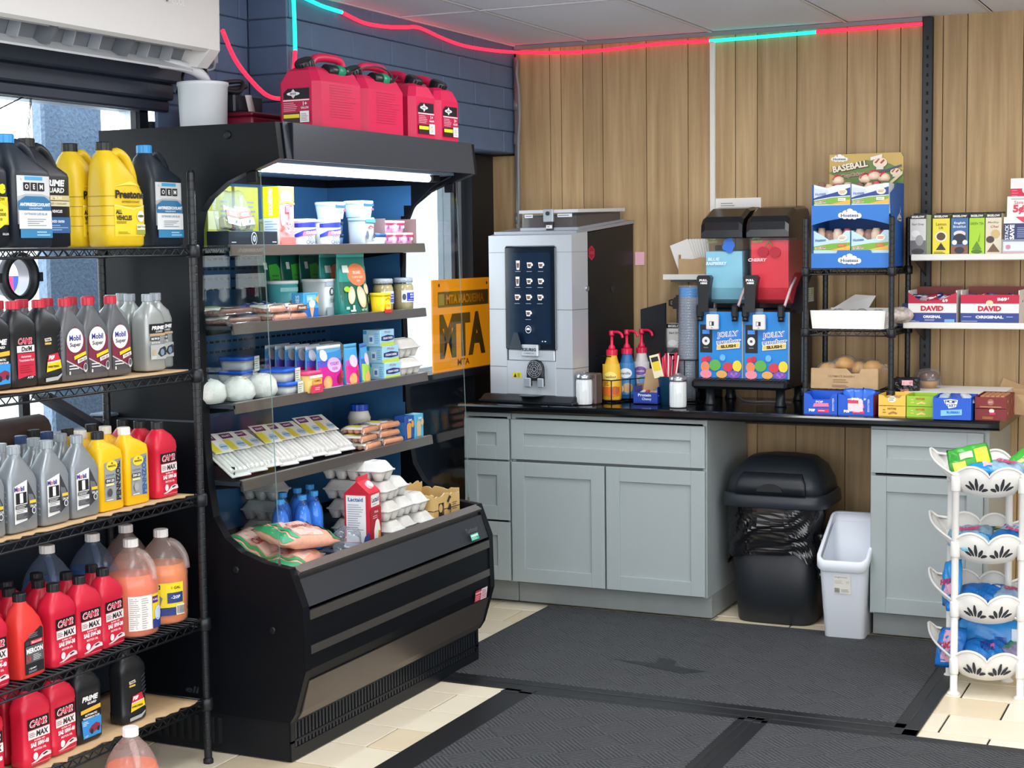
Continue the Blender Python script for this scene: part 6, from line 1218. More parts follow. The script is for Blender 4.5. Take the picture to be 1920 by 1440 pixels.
# wire caddy with pump bottles
WIRE = M('#16181c', .35, .5)
cd = thing('wire_caddy', 'black wire caddy holding the pump creamer bottles', 'caddy', (.688, -.29, CZ), rad(65)); q = MB()
L_, D_ = .17, .048
for z in (.004, .10): q.tube([(-L_, -D_, z), (L_, -D_, z), (L_, D_, z), (-L_, D_, z)], .0025, WIRE, 6, True)
for x in (-L_, -L_/3, L_/3, L_): q.tube([(x, -D_, .004), (x, -D_, .205 if abs(x) > .19 else .10)], .0025, WIRE, 6).tube([(x, D_, .004), (x, D_, .205 if abs(x) > .19 else .10)], .0025, WIRE, 6).tube([(x, -D_, .004), (x, D_, .004)], .0025, WIRE, 6)
for x in (-L_, L_): q.tube([(x, -D_, .205), (x, D_, .205)], .0025, WIRE, 6)
obj('wire_frame', q, cd)
PUMP = M('#e0244e', .35)
def creamer(lb, loc, m, f, rz):
    t = thing('creamer_bottle', lb, 'bottle', loc, rz, 'pump creamer bottles'); obj('bottle', MB().rings([(0, .038, .030, 0, 0, 3), (.005, .042, .034, 0, 0, 3), (.06, .043, .035, 0, 0, 2.6), (.11, .040, .033, 0, 0, 2.4), (.15, .034, .030, 0, 0, 2.2), (.185, .024, .024, 0, 0, 2), (.2, .022, .022, 0, 0, 2)], m, 24), t)
    obj('collar', capmesh(.025, .024, PUMP), t, (0, 0, .198)); h = MB().lathe([(.017, .222), (.014, .235), (.007, .245), (.006, .285)], PUMP, n=14).lathe([(.011, .283), (.012, .288), (.012, .302), (.008, .306)], PUMP, n=14).tube(smooth([(0, 0, .298), (.03, -.02, .300), (.048, -.032, .292), (.055, -.036, .275)], 4), [.006]*13, PUMP, 8); obj('pump', h, t)
    p = Pr(R=.0435); f(p); label(p, t); return t
creamer('creamer bottle in the caddy with a yellow and orange label', (.628, -.375, CZ+.008), M('#f0b52a', .4), lambda p: p.rect(-.045, .02, .045, .16, '#f2c13a').rect(-.045, .02, .045, .06, '#e8742a').ell(0, .105, .03, .022, '#f6e27a').text('hazelnut', 0, .105, .012, '#8a4a1a', w=.05).ell(.02, .045, .02, .018, '#c9602a').lines(-.03, .0, .065, .085, 3, '#b03a2a') and None, .2)
creamer('creamer bottle in the caddy with a blue label', (.666, -.290, CZ+.008), M('#2f6fae', .4), lambda p: p.rect(-.045, .02, .045, .16, '#3f86c4').ell(.0, .115, .03, .022, '#e6edf4').text('vanilla', 0, .115, .012, '#2a4a8a', w=.044).ell(.01, .05, .024, .022, '#c9a878').ell(-.02, .045, .012, .016, '#e9e3d8') and None, .2)
creamer('creamer bottle in the caddy with a white cookie label, farthest back', (.704, -.205, CZ+.008), M('#dfd6d6', .4), lambda p: p.rect(-.045, .02, .045, .16, '#e6dfe2').ell(.0, .12, .028, .02, '#8a5aa8').text('cookie', 0, .12, .010, '#f3eaf7', w=.036).ell(.012, .08, .022, .02, '#7fa6d0').ell(.0, .045, .03, .02, '#b9825a') and None, .2)
bb = thing('brown_napkin_dispenser', 'small dark brown box beside the wire caddy', 'box', (.578, -.495, CZ), rad(-8)); obj('body', MB().box(-.04, .04, -.03, .03, 0, .135, M('#5a4a46', .5), .006), bb); obj('front_plate', MB().box(-.032, .032, -.033, -.03, .02, .115, M('#6b5955', .45), .003), bb)
# small open candy box
cbx = thing('candy_box', 'small open blue candy box with its cardboard back raised', 'box', (.81, -.395, CZ), 0)
q = MB().box(-.055, .055, -.05, .05, 0, .003, M('#2340a0', .4)).box(-.055, .055, -.05, -.047, 0, .052, M('#2340a0', .4)).box(-.055, -.052, -.047, .05, 0, .075, M('#2340a0', .4)).box(.052, .055, -.047, .05, 0, .075, M('#2340a0', .4)); q.poly([(-.055, .047, 0), (.055, .047, 0), (.068, .075, .145), (-.042, .075, .145)], CARD).poly([(-.055, .05, 0), (.055, .05, 0), (.068, .078, .145), (-.042, .078, .145)], M('#2340a0', .4)); obj('box', q, cbx)
p = Pr(); p.text('Protein', -.004, .040, .012, '#e8ecf4', w=.06, bold=.03).text('Chewy', .006, .022, .014, '#cfd9ee', w=.044, bold=.03).rect(-.05, .004, .05, .010, '#16308a'); label(p, cbx, (0, -.0505, 0), 0, 'front_print')
for i in range(4): tag(obj('wrapped_bar', MB().box(-.010, .010, -.04, .04, -.006, .006, M(('#e9e3dc', '#c9404f', '#d9b9a0', '#e6dfe6')[i], .4), .004), None, (.775+.023*i, -.40, CZ+.042), rot=(rad(12), rad(20*(-1)**i), .1*i)), 'wrapped bar in the small blue candy box, %s from the left' % ORD[i], 'snack bar', 'bars in the small candy box')
# straw cup
sc1 = thing('stirrer_cup', 'clear cup of red and white stirrers behind the sugar pourer', 'cup', (.90, -.405, CZ)); obj('cup', MB().lathe([(.032, 0), (.045, .12), (.047, .122)], M('#1f4f70', .3), n=24, c1=False), sc1)
STC = [M('#d81f4a', .4), M('#c51b44', .4), M('#efe9e6', .5), M('#d81f4a', .4)]
rr = random.Random(3); q = {0: MB(), 2: MB()}
for i in range(22):
    a_ = rr.uniform(0, 6.28); r_ = rr.uniform(.005, .028); k = 2 if i % 4 == 3 else 0; q[k].tube([(r_*cos(a_)*.8, r_*sin(a_)*.8, .01), (r_*cos(a_)*2.0, r_*sin(a_)*1.6, .19+rr.uniform(0, .035))], .003, STC[k], 5)
for k, nm in ((0, 'red_stirrers'), (2, 'white_stirrers')):
    o = obj(nm, q[k], sc1); o['kind'] = 'stuff'
tag(obj('tea_packet', MB().box(-.022, .022, -.002, .002, 0, .10, M('#ece2c0', .5)).box(-.016, .016, -.003, -.002, .03, .085, M('#e8cc2f', .5)).box(-.016, .016, -.0035, -.002, .07, .09, M('#2b2620', .5)), None, (.872, -.44, CZ+.118), rot=(0, rad(-14), 0)), 'yellow and black tea packet leaning in the stirrer cup', 'packet')
# cup stack in a wire holder
cs = thing('cup_stack', 'tall leaning stack of clear plastic cups left of the slush machine', 'cup stack', (.966, -.33, CZ), 0, rot=(0, rad(.8), 0))
CUPM = glassmat('cup_plastic', (.97, .985, 1), .16, (.86, .92, .98), 1.4, .1); cm = MB().lathe([(.034, 0), (.046, .10), (.048, .102), (.0485, .107), (.047, .109)], CUPM, n=20, c0=True, c1=False); cm = cm.fix(cm.mesh('cup'))
for i in range(34): obj('cup', cm, cs, (0, 0, .012+.0118*i))
obj('blue_cup_band', MB().lathe([(.0445, .46), (.0475, .50)], M('#3f8fd0', .4), n=20, c0=False, c1=False), cs)
ch_ = thing('cup_holder', 'black wire cup holder around the foot of the cup stack', 'holder', (.966, -.33, CZ)); q = MB()
for z in (.004, .19): q.tube([(-.052, -.052, z), (.052, -.052, z), (.052, .052, z), (-.052, .052, z)], .0028, WIRE, 6, True)
for x in (-.052, .0, .052):
    for y in (-.052, .052): q.tube([(x, y, .004), (x, y, .19)], .0025, WIRE, 6)
obj('wire_frame', q, ch_)
# tea bag stand and black easel panel
te = thing('tea_stand', 'black tea bag stand with a teapot cutout on top', 'stand', (.855, -.13, CZ)); obj('base', MB().box(-.06, .08, -.05, .05, 0, .03, BLKK, .003).box(-.06, -.052, -.04, .04, .03, .33, BLKK).box(.045, .053, -.04, .04, .03, .33, BLKK).box(-.05, .045, .03, .04, .03, .33, BLKK), te)
obj('teapot_cutout', MB().prism([(-.022+.0, .40), (-.026, .43), (-.016, .452), (.016, .452), (.026, .43), (.022, .40)], .0, .006, 'y', BLKK).prism([(.024, .41), (.044, .44), (.040, .446), (.022, .425)], .0, .006, 'y', BLKK).prism([(-.024, .445), (-.042, .44), (-.042, .415), (-.024, .41), (-.024, .417), (-.035, .42), (-.035, .436), (-.024, .438)], 0, .006, 'y', BLKK).box(-.008, .008, 0, .006, .452, .462, BLKK).box(-.005, .005, 0, .006, .32, .40, BLKK), te, (0, -.02, 0))
p = Pr(); p.rect(-.045, .205, .045, .335, '#d8d6d2').rect(-.045, .315, .045, .335, '#1a1a1c').text('BIGELOW', 0, .325, .010, '#f0eeea', w=.07).text('Earl Grey', 0, .294, .012, '#5a5a60', w=.06).ell(-.015, .250, .022, .014, '#f2f2f2').rect(-.045, .205, .045, .23, '#6b6b6f').poly([(-.03, .205), (.0, .228), (.03, .205)], '#3a3a3e'); obj('tea_box', MB().box(-.046, .046, -.045, .025, .20, .337, M('#b9b7b3', .5), .001), te); label(p, te, (0, -.0456, 0), 0, 'tea_box_print')
ep = thing('menu_board', 'black upright menu panel left of the tea stand', 'panel', (.76, -.20, CZ), rad(-6)); obj('panel', MB().prism([(-.062, 0), (.06, 0), (.06, .43), (-.062, .40)], -.006, .006, 'y', BLKK), ep); obj('foot', MB().box(-.05, .05, -.03, .05, 0, .008, BLKK, .002), ep)
# small white shelf, carton of papers
ws_ = thing('white_wall_shelf', 'small white wall shelf above the tea stand', 'shelf', (0, 0, 0)); WS = M('#e6e4df', .4)
obj('board', MB().box(.79, 1.06, -.155, -.002, 1.44, 1.456, WS, .002), ws_); obj('lip', MB().box(.79, 1.06, -.16, -.155, 1.436, 1.46, WS, .001), ws_); obj('bracket', MB().prism([(-.003, 1.44), (-.13, 1.44), (-.003, 1.36)], 1.0, 1.006, 'x', M('#8f9296', .4, .5)).box(.82, 1.05, -.14, -.11, 1.425, 1.44, M('#5a5d61', .5)), ws_)
pb = thing('paper_carton', 'cut-down cardboard carton of white sleeves on the small wall shelf', 'box', (.945, -.082, 1.4565)); q = MB()
q.box(-.085, .085, -.07, .06, 0, .003, CARD).prism([(-.085, 0), (.085, 0), (.085, .075), (.02, .078), (-.02, .07), (-.085, .072)], -.07, -.067, 'y', CARD).box(-.085, -.082, -.067, .06, .003, .09, CARD).box(.082, .085, -.067, .06, .003, .13, CARD).prism([(-.085, 0), (.085, 0), (.085, .15), (0, .16), (-.03, .12), (-.085, .12)], .057, .06, 'y', M('#b08f68', .85)); obj('carton', q, pb)
for i in range(8): tag(obj('paper_sleeve', MB().box(-.045, .045, -.001, .001, 0, .15, M('#efede8', .6)), None, (.905+.004*i, -.125+.012*i, 1.461), rot=(0, rad(-20+2*i), 0)), 'white paper sleeve in the cut-down carton, %s from the front' % ORD[i], 'paper sleeve', 'paper sleeves in the carton')
nt_ = tag(obj('wall_notice', MB().box(.98, 1.195, -.004, -.001, 1.64, 1.795, M('#eceae6', .6))), 'white paper notice on the wall behind the slush machine', 'notice'); p = Pr(); p.lines(1.01, 1.10, 1.757, 1.777, 2, '#9a9a98'); label(p, nt_, (0, -.0045, 0), 0, 'print')
# ---------------------------------------------------------------- slush machine
sl = thing('slush_machine', 'two-tank slush machine, pale blue tank left, red tank right', 'slush machine', (0, 0, CZ)); BX = M('#12161b', .35); SX0, SX1 = 1.025, 1.435
obj('body', MB().box(SX0, SX1, -.385, -.03, .075, .405, BX, .008), sl)
obj('rear_housing', MB().prism([(-.30, .39), (-.03, .39), (-.03, .55), (-.10, .56), (-.20, .50)], 1.405, 1.455, 'x', BX).box(SX0, SX1, -.12, -.03, .40, .50, BX, .006), sl)
for x in (1.075, 1.385):
    for y in (-.36, -.07): obj('leg', MB().lathe([(.024, 0), (.026, .004), (.020, .02), (.019, .078)], M('#20262c', .4), n=14), sl, (x, y, 0))
dt = obj('drip_tray', MB().box(SX0-.005, SX1+.0, -.455, -.385, .075, .115, BX, .012), sl)
g = MB()
for i in range(22): g.box(SX0+.015+i*.0178, SX0+.025+i*.0178, -.45, -.39, .115, .1175, M('#2a3036', .4))
obj('drip_grid', g, dt)
BLU_ = '#1f86d6'
for k in range(2):
    x0 = SX0+.008+k*.2; x1 = x0+.192; xc = (x0+x1)/2
    p = Pr(); w_ = .192
    p.rect(-w_/2, .118, w_/2, .40, BLU_).rect(-.09, .225, -.036, .345, '#10161e').rect(-.080, .305, -.048, .322, '#3f8ff0').ell(-.064, .275, .017, .018, '#e6e6e6').ell(-.064, .275, .006, .006, '#4a4f57').rect(-.074, .245, -.054, .248, '#8b9199')
    p.poly([(-.022, .276), (.088, .289), (.092, .316), (.06, .322), (-.02, .310)], '#2f7fd8').text('JOLLY', .034, .302, .030, '#ffffff', w=.098, rot=.10, bold=.07).text('JOLLY', .034, .302, .026, '#24388f', w=.092, rot=.10, bold=.0).text('rancher', .038, .275, .022, '#ffffff', w=.110, rot=.10, bold=.07).text('rancher', .038, .275, .018, '#24388f', w=.104, rot=.10, bold=.0)
    p.poly([(-.016, .237), (.086, .247), (.088, .270), (-.014, .258)], '#f4efe0').poly([(-.013, .240), (.084, .250), (.085, .267), (-.012, .256)], '#ecc95a').text('SLUSH', .036, .2535, .013, '#3b2f1a', w=.066, rot=.09, bold=.06)
    for fx, fz, rx, rz_, c in ((-.07, .195, .013, .012, '#d8304e'), (-.052, .200, .012, .012, '#c92848'), (-.066, .165, .020, .022, '#e8875e'), (-.022, .172, .026, .024, '#5fae4e'), (.012, .205, .013, .014, '#6fb7e8'), (.036, .165, .022, .020, '#d23a4a'), (.076, .170, .020, .024, '#ecd43a'), (-.062, .134, .026, .018, '#ef8fa0'), (.008, .134, .024, .016, '#e3a85a'), (.062, .134, .030, .016, '#7a4fae')): p.ell(fx, fz, rx, rz_, c)
    for fx, fz in ((.052, .136), (.072, .138), (.062, .129)): p.ell(fx, fz, .006, .006, '#9a6fd0')
    label(p, sl, (xc, -.3856, 0), 0, 'front_panel')
    obj('panel_edge', MB().box(x1-.001, x1+.006, -.388, -.384, .118, .40, M('#8b98a6', .4)), sl)
    # tank
    T = glassmat('tank_plastic', (.96, .97, .98), .05, (.9, .93, .96), 1.45, .04); tx0, tx1 = x0+.012, x1-.010
    prof = [(-.345, .735), (-.335, .50), (-.31, .445), (-.27, .425), (-.10, .425), (-.06, .445), (-.05, .735)]
    tk = obj('tank', MB().prism(prof, tx0, tx1, 'x', T), sl); bm = tk.data
    lq = [(-.338, .655 if k == 0 else .70), (-.330, .50), (-.306, .45), (-.268, .431), (-.105, .431), (-.066, .45), (-.057, .60 if k == 0 else .66), (-.12, .66 if k == 0 else .70)]
    obj('slush', MB().prism(lq, tx0+.005, tx1-.005, 'x', M('#8fd0e6' if k == 0 else '#e8283c', .45, sp=.35)), tk)
    p = Pr(); p.text('JOLLY', -.05, .712, .014, '#4f9a5a' if k == 0 else '#8fc07a', w=.044, rot=.06, bold=.06).text('rancher', -.048, .697, .012, '#7fb06a', w=.046, rot=.06); label(p, tk, (xc, -.3455, .0), 0, 'logo_print'); p = Pr()
    if k == 0:
        for fx, fz, r_ in ((.018, .69, .017), (.036, .682, .016), (.028, .664, .017), (.010, .672, .014), (.030, .702, .013)): p.ell(fx, fz, r_, r_, '#2f6fd0')
        label(p, tk, (xc, -.3455, .0), 0, 'fruit_print'); p = Pr(); p.text('BLUE', -.042, .622, .014, '#d8eef6', w=.05, sh=.2, bold=.04).text('RASPBERRY', -.03, .604, .014, '#e6f4fa', w=.09, sh=.2, bold=.04)
    else:
        p.ell(-.026, .652, .024, .022, '#b01830').ell(.026, .650, .024, .022, '#b01830').poly([(-.02, .672), (0, .70), (.022, .672), (.018, .672), (0, .692), (-.016, .672)], '#5a7a3a'); label(p, tk, (xc, -.3455, .0), 0, 'fruit_print'); p = Pr(); p.text('CHERRY', -.05, .618, .014, '#f4c9cf', w=.08, sh=.2, bold=.04)
    label(p, tk, (xc, -.3455, .0), 0, 'flavour_print')
    ld = MB(); R = []
    for yy, z0, z1 in ((-.372, .715, .745), (-.368, .712, .778), (-.345, .71, .802), (-.25, .71, .838), (-.15, .71, .846), (-.06, .71, .846), (-.04, .71, .83)):
        R.append([(tx0-.006, yy, z0), (tx0-.006, yy, z1-.012), (tx0+.01, yy, z1), (tx1-.01, yy, z1), (tx1+.006, yy, z1-.012), (tx1+.006, yy, z0)])
    obj('lid', ld.loft(R, M('#14171c', .18, sp=.6), sm=False), sl)
    # pull handle, clamps, push tag
    hx = xc-.062 if k == 0 else xc-.058
    hn = obj('pull_handle', MB().prism([(-.030, .545), (-.024, .555), (.024, .555), (.032, .545), (.024, .50), (.020, .40), (-.022, .40), (-.026, .50)], -.425, -.385, 'y', BX).box(-.022, .02, -.41, -.35, .40, .44, BX), sl, (hx, 0, 0))
    p = Pr(); p.text('PULL', 0, .534, .010, '#e9e9e9', w=.036, bold=.08).text('HERE', .002, .522, .008, '#e9e9e9', w=.03, bold=.08); label(p, hn, (0, -.4256, 0), 0, 'lettering')
    pt_ = obj('push_tag', MB().box(-.027, .027, -.422, -.402, .325, .39, M('#e4e2df', .45), .004).box(-.016, .016, -.412, -.404, .39, .415, CLEARP), sl, (hx+.036, 0, 0)); p = Pr(); p.rect(-.011, .342, .009, .360, '#22262b').rect(-.009, .344, -.001, .358, '#e4e2df').rect(-.003, .333, .003, .336, '#6b6f75'); label(p, pt_, (0, -.4225, 0), 0, 'cup_icon')
    for s_ in (x0+.010, x1-.028): obj('clamp', MB().box(s_-.014, s_+.014, -.412, -.375, .375, .430, BX, .006).lathe([(.013, .36), (.013, .378)], BX, s_, -.40, n=10), sl)
    obj('tank_strap', MB().tube([(x1-.014, -.395, .425), (x1-.006, -.33, .50), (x1-.004, -.26, .54)], .006, M('#d9b9bf', .4), 6), sl)
p = Pr(); p.rect(-.05, -.03, .05, .03, '#cfd3cf').lines(-.046, .0, -.026, .026, 6, '#8d948d').rect(.005, .0, .028, .026, '#a9c04a').lines(.03, .048, -.026, .026, 7, '#9aa09a'); label(p, sl, (1.4556, -.14, .465), R90, 'spec_plate')
obj('straw_tube', MB().tube([(1.465, -.30, .10), (1.468, -.30, .40)], .008, glassmat('blue_tube', (.55, .8, .95), .3, (.5, .75, .9), 1.4, .1), 8), sl)
tag(obj('power_cord', MB().tube(smooth([(1.10, -.10, CZ+.06), (1.16, -.18, CZ+.008), (1.24, -.24, CZ+.006), (1.30, -.22, CZ+.006), (1.40, -.25, CZ+.007)]), .004, M('#8d8f93', .5), 6)), 'grey power cord lying under the slush machine', 'cord')
# ---------------------------------------------------------------- counter wire tower
rt_ = thing('counter_wire_rack', 'black three-tier wire rack on the counter carrying pastries', 'rack', (0, 0, 0)); TX0, TX1, TY0, TY1 = 1.513, 1.864, -.445, -.115
pr2 = [(.0118, CZ)]
z = CZ+.04
while z < 1.68: pr2 += [(.0118, z), (.011, z+.001), (.011, z+.004), (.0118, z+.005)]; z += .0254
pr2 += [(.0118, 1.69), (.007, 1.695)]
pm2 = MB().lathe(pr2, BW, n=16, sm=False); pm2 = pm2.fix(pm2.mesh('post'))
for x in (TX0, TX1):
    for y in (TY0, TY1): obj('post', pm2, rt_, (x, y, 0))
TZ = [1.487, 1.238, .992]
for z in TZ:
    f = MB(); a = .003
    for zz in (-.003, -.024):
        f.tube([(TX0, TY0, zz), (TX1, TY0, zz), (TX1, TY1, zz), (TX0, TY1, zz)], a, BW, 6, True)
    for x in (TX0, TX1):
        for y in (TY0, TY1): f.lathe([(.017, -.03), (.019, -.026), (.019, 0), (.016, .005)], BW, x, y, n=12)
    s = obj('shelf', f, rt_, (0, 0, z)); g = MB()
    for y in (TY0, TY1): g.tube([(TX0+.02+(TX1-TX0-.04)*i/16, y, -.004 if i % 2 else -.023) for i in range(17)], .002, BW, 5)
    for x in (TX0, TX1): g.tube([(x, TY0+.02+(TY1-TY0-.04)*i/16, -.004 if i % 2 else -.023) for i in range(17)], .002, BW, 5)
    obj('zigzag_wire', g, s); d = MB()
    for i in range(13): x = TX0+.02+i*(TX1-TX0-.04)/12; d.tube([(x, TY0, -.002), (x, TY1, -.002)], .0018, BW, 4)
    obj('wire_deck', d, s)['kind'] = 'stuff'
# pastry display carton (blue)
hd = thing('pastry_display', 'blue cardboard pastry display with a tall baseball header on the rack top', 'display', (1.69, -.28, 1.4885)); HB = M('#2764b8', .5); HB2 = M('#2f78cc', .5); w, d = .158, .145
q = MB().box(-w, w, -d, d, 0, .003, HB).box(-w, w, d-.003, d, .003, .34, HB).box(-w, -w+.003, -d, d-.003, .003, .34, HB)
q.prism([(-d+.02, .0), (d-.003, .0), (d-.003, .345), (.0, .345), (-.02, .33), (-d+.03, .30), (-d+.05, .20), (-d+.03, .12)], w-.003, w, 'x', HB).box(-w+.003, w-.003, -d+.003, d-.003, .215, .218, HB)
obj('carton', q, hd); obj('lower_lip', MB().prism([(-w, 0), (w, 0), (w, .06), (.09, .06), (.085, .072), (-.05, .072), (-.055, .06), (-w, .06)], -d-.003, -d, 'y', HB2), hd)
ar = [(-w, .175)]+[(-w+2*w*i/12, .175+.028*sin(pi*i/12)) for i in range(1, 12)]+[(w, .175), (w, .255), (-w, .255)]
obj('upper_lip', MB().prism(ar, -d-.003, -d, 'y', HB2), hd)
def cloudlogo(p, cx, cz, s, t='Hostess'):
    for dx, dz, r_ in ((-.036, 0, .012), (-.018, .008, .013), (0, .014, .014), (.018, .006, .013), (.036, -.003, .012), (0, -.004, .014), (-.02, -.005, .012), (.02, -.007, .012)): p.ell(cx+dx*s, cz+dz*s, r_*s, r_*s*.9, '#f4f3f1')
    p.text(t, cx, cz-.001*s, .014*s, '#5a5f86', w=.072*s, bold=.03).ell(cx-.012*s, cz+.016*s, .003*s, .003*s, '#d05a6a')
for zz in (.214, .032): p = Pr(); cloudlogo(p, 0, zz, 1.0); label(p, hd, (0, -d-.0036, 0), 0, 'lip_logo')
p = Pr(); cloudlogo(p, .0, .20, .8); p.poly([(-.006, .222), (.006, .222), (0, .25)], '#f4f3f1'); label(p, hd, (w+.0005, .05, .0), R90, 'side_print')
hdr = [(-.155, .30), (-.155, .475), (.145, .475), (.153, .468), (.156, .455), (.156, .30)]; ho = obj('header_card', MB().prism(hdr, d-.006, d-.003, 'y', M('#6f8a4a', .5)), hd)
p = Pr(); p.poly([(-.155, .475), (.145, .475), (.156, .455), (.156, .40), (.10, .43), (.0, .448), (-.08, .425), (-.155, .40)], '#c9a95a').poly([(-.155, .395), (-.09, .365), (-.155, .345)], '#c9a95a').poly([(-.04, .30), (.156, .30), (.156, .36)], '#5f8048')
cloudlogo(p, -.112, .456, .75); p.text('BASEBALL', -.066, .422, .030, '#5a3a2a', w=.155, rot=.16, bold=.12).text('BASEBALL', -.066, .423, .028, '#f1e6cf', w=.150, rot=.16, bold=.04).text('CupCakes', -.055, .386, .020, '#f1e6cf', w=.10, rot=.12, bold=.06).text('CupCakes', -.055, .386, .018, '#8a2f2a', w=.096, rot=.12)
for cx, cz, r_ in ((.06, .435, .030), (.125, .395, .022)): p.ell(cx, cz, r_, r_*.7, '#f1ddc0').poly([(cx-r_*.8, cz), (cx-r_*.2, cz+r_*.55), (cx, cz+r_*.5), (cx-r_*.5, cz-r_*.1)], '#b03a34').poly([(cx, cz), (cx+r_*.5, cz+r_*.45), (cx+r_*.7, cz+r_*.3), (cx+r_*.2, cz-r_*.2)], '#b03a34').rect(cx-r_*.5, cz-r_*.95, cx+r_*.5, cz-r_*.5, '#e6ddd6')
p.poly([(.02, .458), (.07, .470), (.07, .457), (.022, .445)], '#efe9dc').poly([(.05, .395), (.15, .425), (.152, .418), (.052, .386)], '#3a4a6a').poly([(.10, .352), (.155, .40), (.155, .385), (.108, .344)], '#e3d3b0'); label(p, ho, (0, d-.0065, 0), 0, 'header_print')
def cakebox(lb, loc, up):
    t = thing('cake_box', lb, 'box', loc, 0, 'cake boxes in the blue display'); w, h, d = .15, (.122 if up else .148), .10; P = M('#dfe9f4' if up else '#bfe0ee', .5); q = MB()
    f = [(-w/2, 0), (w/2, 0), (w/2, h), (w/2-.018, h), (.03, h*.78), (-.01, h*.74), (-.04, h*.88), (-w/2, h)] if not up else [(-w/2, 0), (w/2, 0), (w/2, h), (.02, h*.97), (-.02, h*.88), (-w/2, h)]
    q.prism(f, -d/2, -d/2+.003, 'y', P).box(-w/2, w/2, -d/2+.003, d/2, 0, .003, P).box(-w/2, -w/2+.003, -d/2+.003, d/2, .003, h, P).box(w/2-.003, w/2, -d/2+.003, d/2, .003, h, P).box(-w/2+.003, w/2-.003, d/2-.003, d/2, .003, h, P); obj('box', q, t)
    p = Pr(); p.poly([(-w/2, .004), (w/2, .002), (w/2, .034), (.0, .030), (-w/2, .018)], '#7fae3a').poly([(-.01, .002), (w/2, .002), (w/2, .022)], '#eab94a')
    if up: p.poly([(-w/2, .022), (.0, .034), (w/2, .038), (w/2, .070), (.01, .05), (-w/2, .03)], '#24408a').poly([(-w/2, .028), (-.012, .05), (-.02, .062), (-w/2, .07)], '#cfd9f0')
    p.text('Hostess', -.046, .046 if up else .044, .012, '#3a5aa0', w=.044, rot=.08).text('BASEBALL', -.046, .012, .010, '#efe3d6', w=.044, rot=.08, bold=.05).text('CUPCAKES', -.046, .0125, .006, '#b03a3a', w=.04, rot=.08)
    p.ell(.045, .052, .019, .013, '#f4ead6').lines(.032, .058, .046, .058, 2, '#c9483f').rect(.026, .016, .058, .028, '#f1ede2' if up else '#d8742a').lines(.03, .054, .019, .025, 1, '#b9a58a'); label(p, t, (0, -d/2-.0005, .038 if up else .066), 0, 'front_print')
    r = random.Random(int(loc[0]*1000)); q = MB()
    for i in range(4): q.rings([(.02, .022, .03, -.05+.033*i, .0, 2.5), (h-.034+r.uniform(0, .02), .024, .032, -.05+.033*i, 0, 2.3), (h+.002+r.uniform(0, .012), .012, .02, -.05+.033*i+r.uniform(-.006, .006), 0, 2.2)], M(('#d9b9a6', '#8a6a5f', '#e3c9b4', '#c9606a')[(i+int(up)) % 4], .35), 14)
    obj('wrapped_cakes', q, t); return t
cakebox('white and blue cake box on top of the display, left one', (1.612, -.362, 1.4885+.2185), True); cakebox('white and blue cake box on top of the display, right one, cakes piled up', (1.768, -.362, 1.4885+.2185), True)
cakebox('pale blue cake box inside the display, left one', (1.612, -.362, 1.4885+.004), False); cakebox('pale blue cake box inside the display, right one', (1.768, -.362, 1.4885+.004), False)
for i, (x, z, ro) in enumerate(((1.735, .345, .3), (1.775, .355, -.2), (1.81, .349, .5), (1.625, .341, .2))):
    t = thing('cake_packet', 'wrapped red-striped cake piled above the upper boxes, %s' % ('left of the heap on the right box', 'middle of the heap on the right box', 'right of the heap on the right box', 'alone on the left box')[i], 'cake', (x, -.36, 1.4885+z), ro, 'loose cake packets'); obj('cake', MB().rings([(0, .020, .026, 0, 0, 2.4), (.012, .026, .034, 0, 0, 2.4), (.026, .022, .030, 0, 0, 2.2), (.034, .010, .014, 0, 0, 2)], M('#e6cdb6', .35), 16), t); obj('icing', MB().tube(smooth([(-.02, -.022, .018), (-.008, -.02, .034), (.006, 0, .0355), (.016, .018, .028)], 4), .004, M('#c23a48', .4), 6), t)
def pastrytray(): pass
# white tray of buns
wt = thing('white_pastry_tray', 'shallow white cardboard tray of wrapped buns on the middle tier', 'tray', (1.685, -.275, 1.2400), rad(-1)); WC = M('#efeeea', .6); wt.scale = (.83, 1, 1); q = MB()
q.box(-.172, .172, -.14, .14, 0, .003, WC).prism([(-.178, 0), (.178, 0), (.186, .075), (-.19, .075)], -.146, -.142, 'y', WC).prism([(-.142, 0), (.14, 0), (.14, .07), (-.142, .072)], -.178, -.174, 'x', WC).prism([(-.142, 0), (.14, 0), (.14, .05), (-.142, .075)], .176, .18, 'x', WC).box(-.176, .176, .138, .142, 0, .075, WC); q.poly([(-.16, .142, .075), (.02, .142, .075), (.05, .165, .125), (-.06, .172, .13)], WC); obj('tray', q, wt)
p = Pr(); p.rect(-.03, .01, .03, .06, '#f1f0ec').lines(-.024, .006, .016, .05, 5, '#7a7a78').lines(.01, .026, .02, .05, 6, '#5a5a58'); label(p, wt, (.1806, -.09, 0), R90, 'barcode_label')
BUN = M('#d9a868', .5, var=.3, sc=30); BUN2 = M('#e6dccb', .45, var=.2, sc=40); DON = M('#5a3a2a', .45, var=.3, sc=40)
def bun(lb, loc, m, sx, rz, film=True, grp=None):
    t = thing('wrapped_bun', lb, 'pastry', loc, rz, grp); obj('bun', MB().rings([(0, sx*.7, sx*.55, 0, 0, 2.3), (.012, sx, sx*.8, 0, 0, 2.3), (.03, sx*.95, sx*.75, 0, 0, 2.2), (.046, sx*.6, sx*.48, 0, 0, 2), (.052, sx*.25, sx*.2, 0, 0, 2)], m, 20), t)
    if film: obj('wrapper', MB().grid(12, 8, lambda u, v: ((u-.5)*sx*3.0, (v-.5)*sx*2.3, .012+.046*max(0, 1-abs(2*u-1)**2.5)*max(0, 1-abs(2*v-1)**2.5)+.004*sin(19*u+7*v)), FILM), t)
    return t
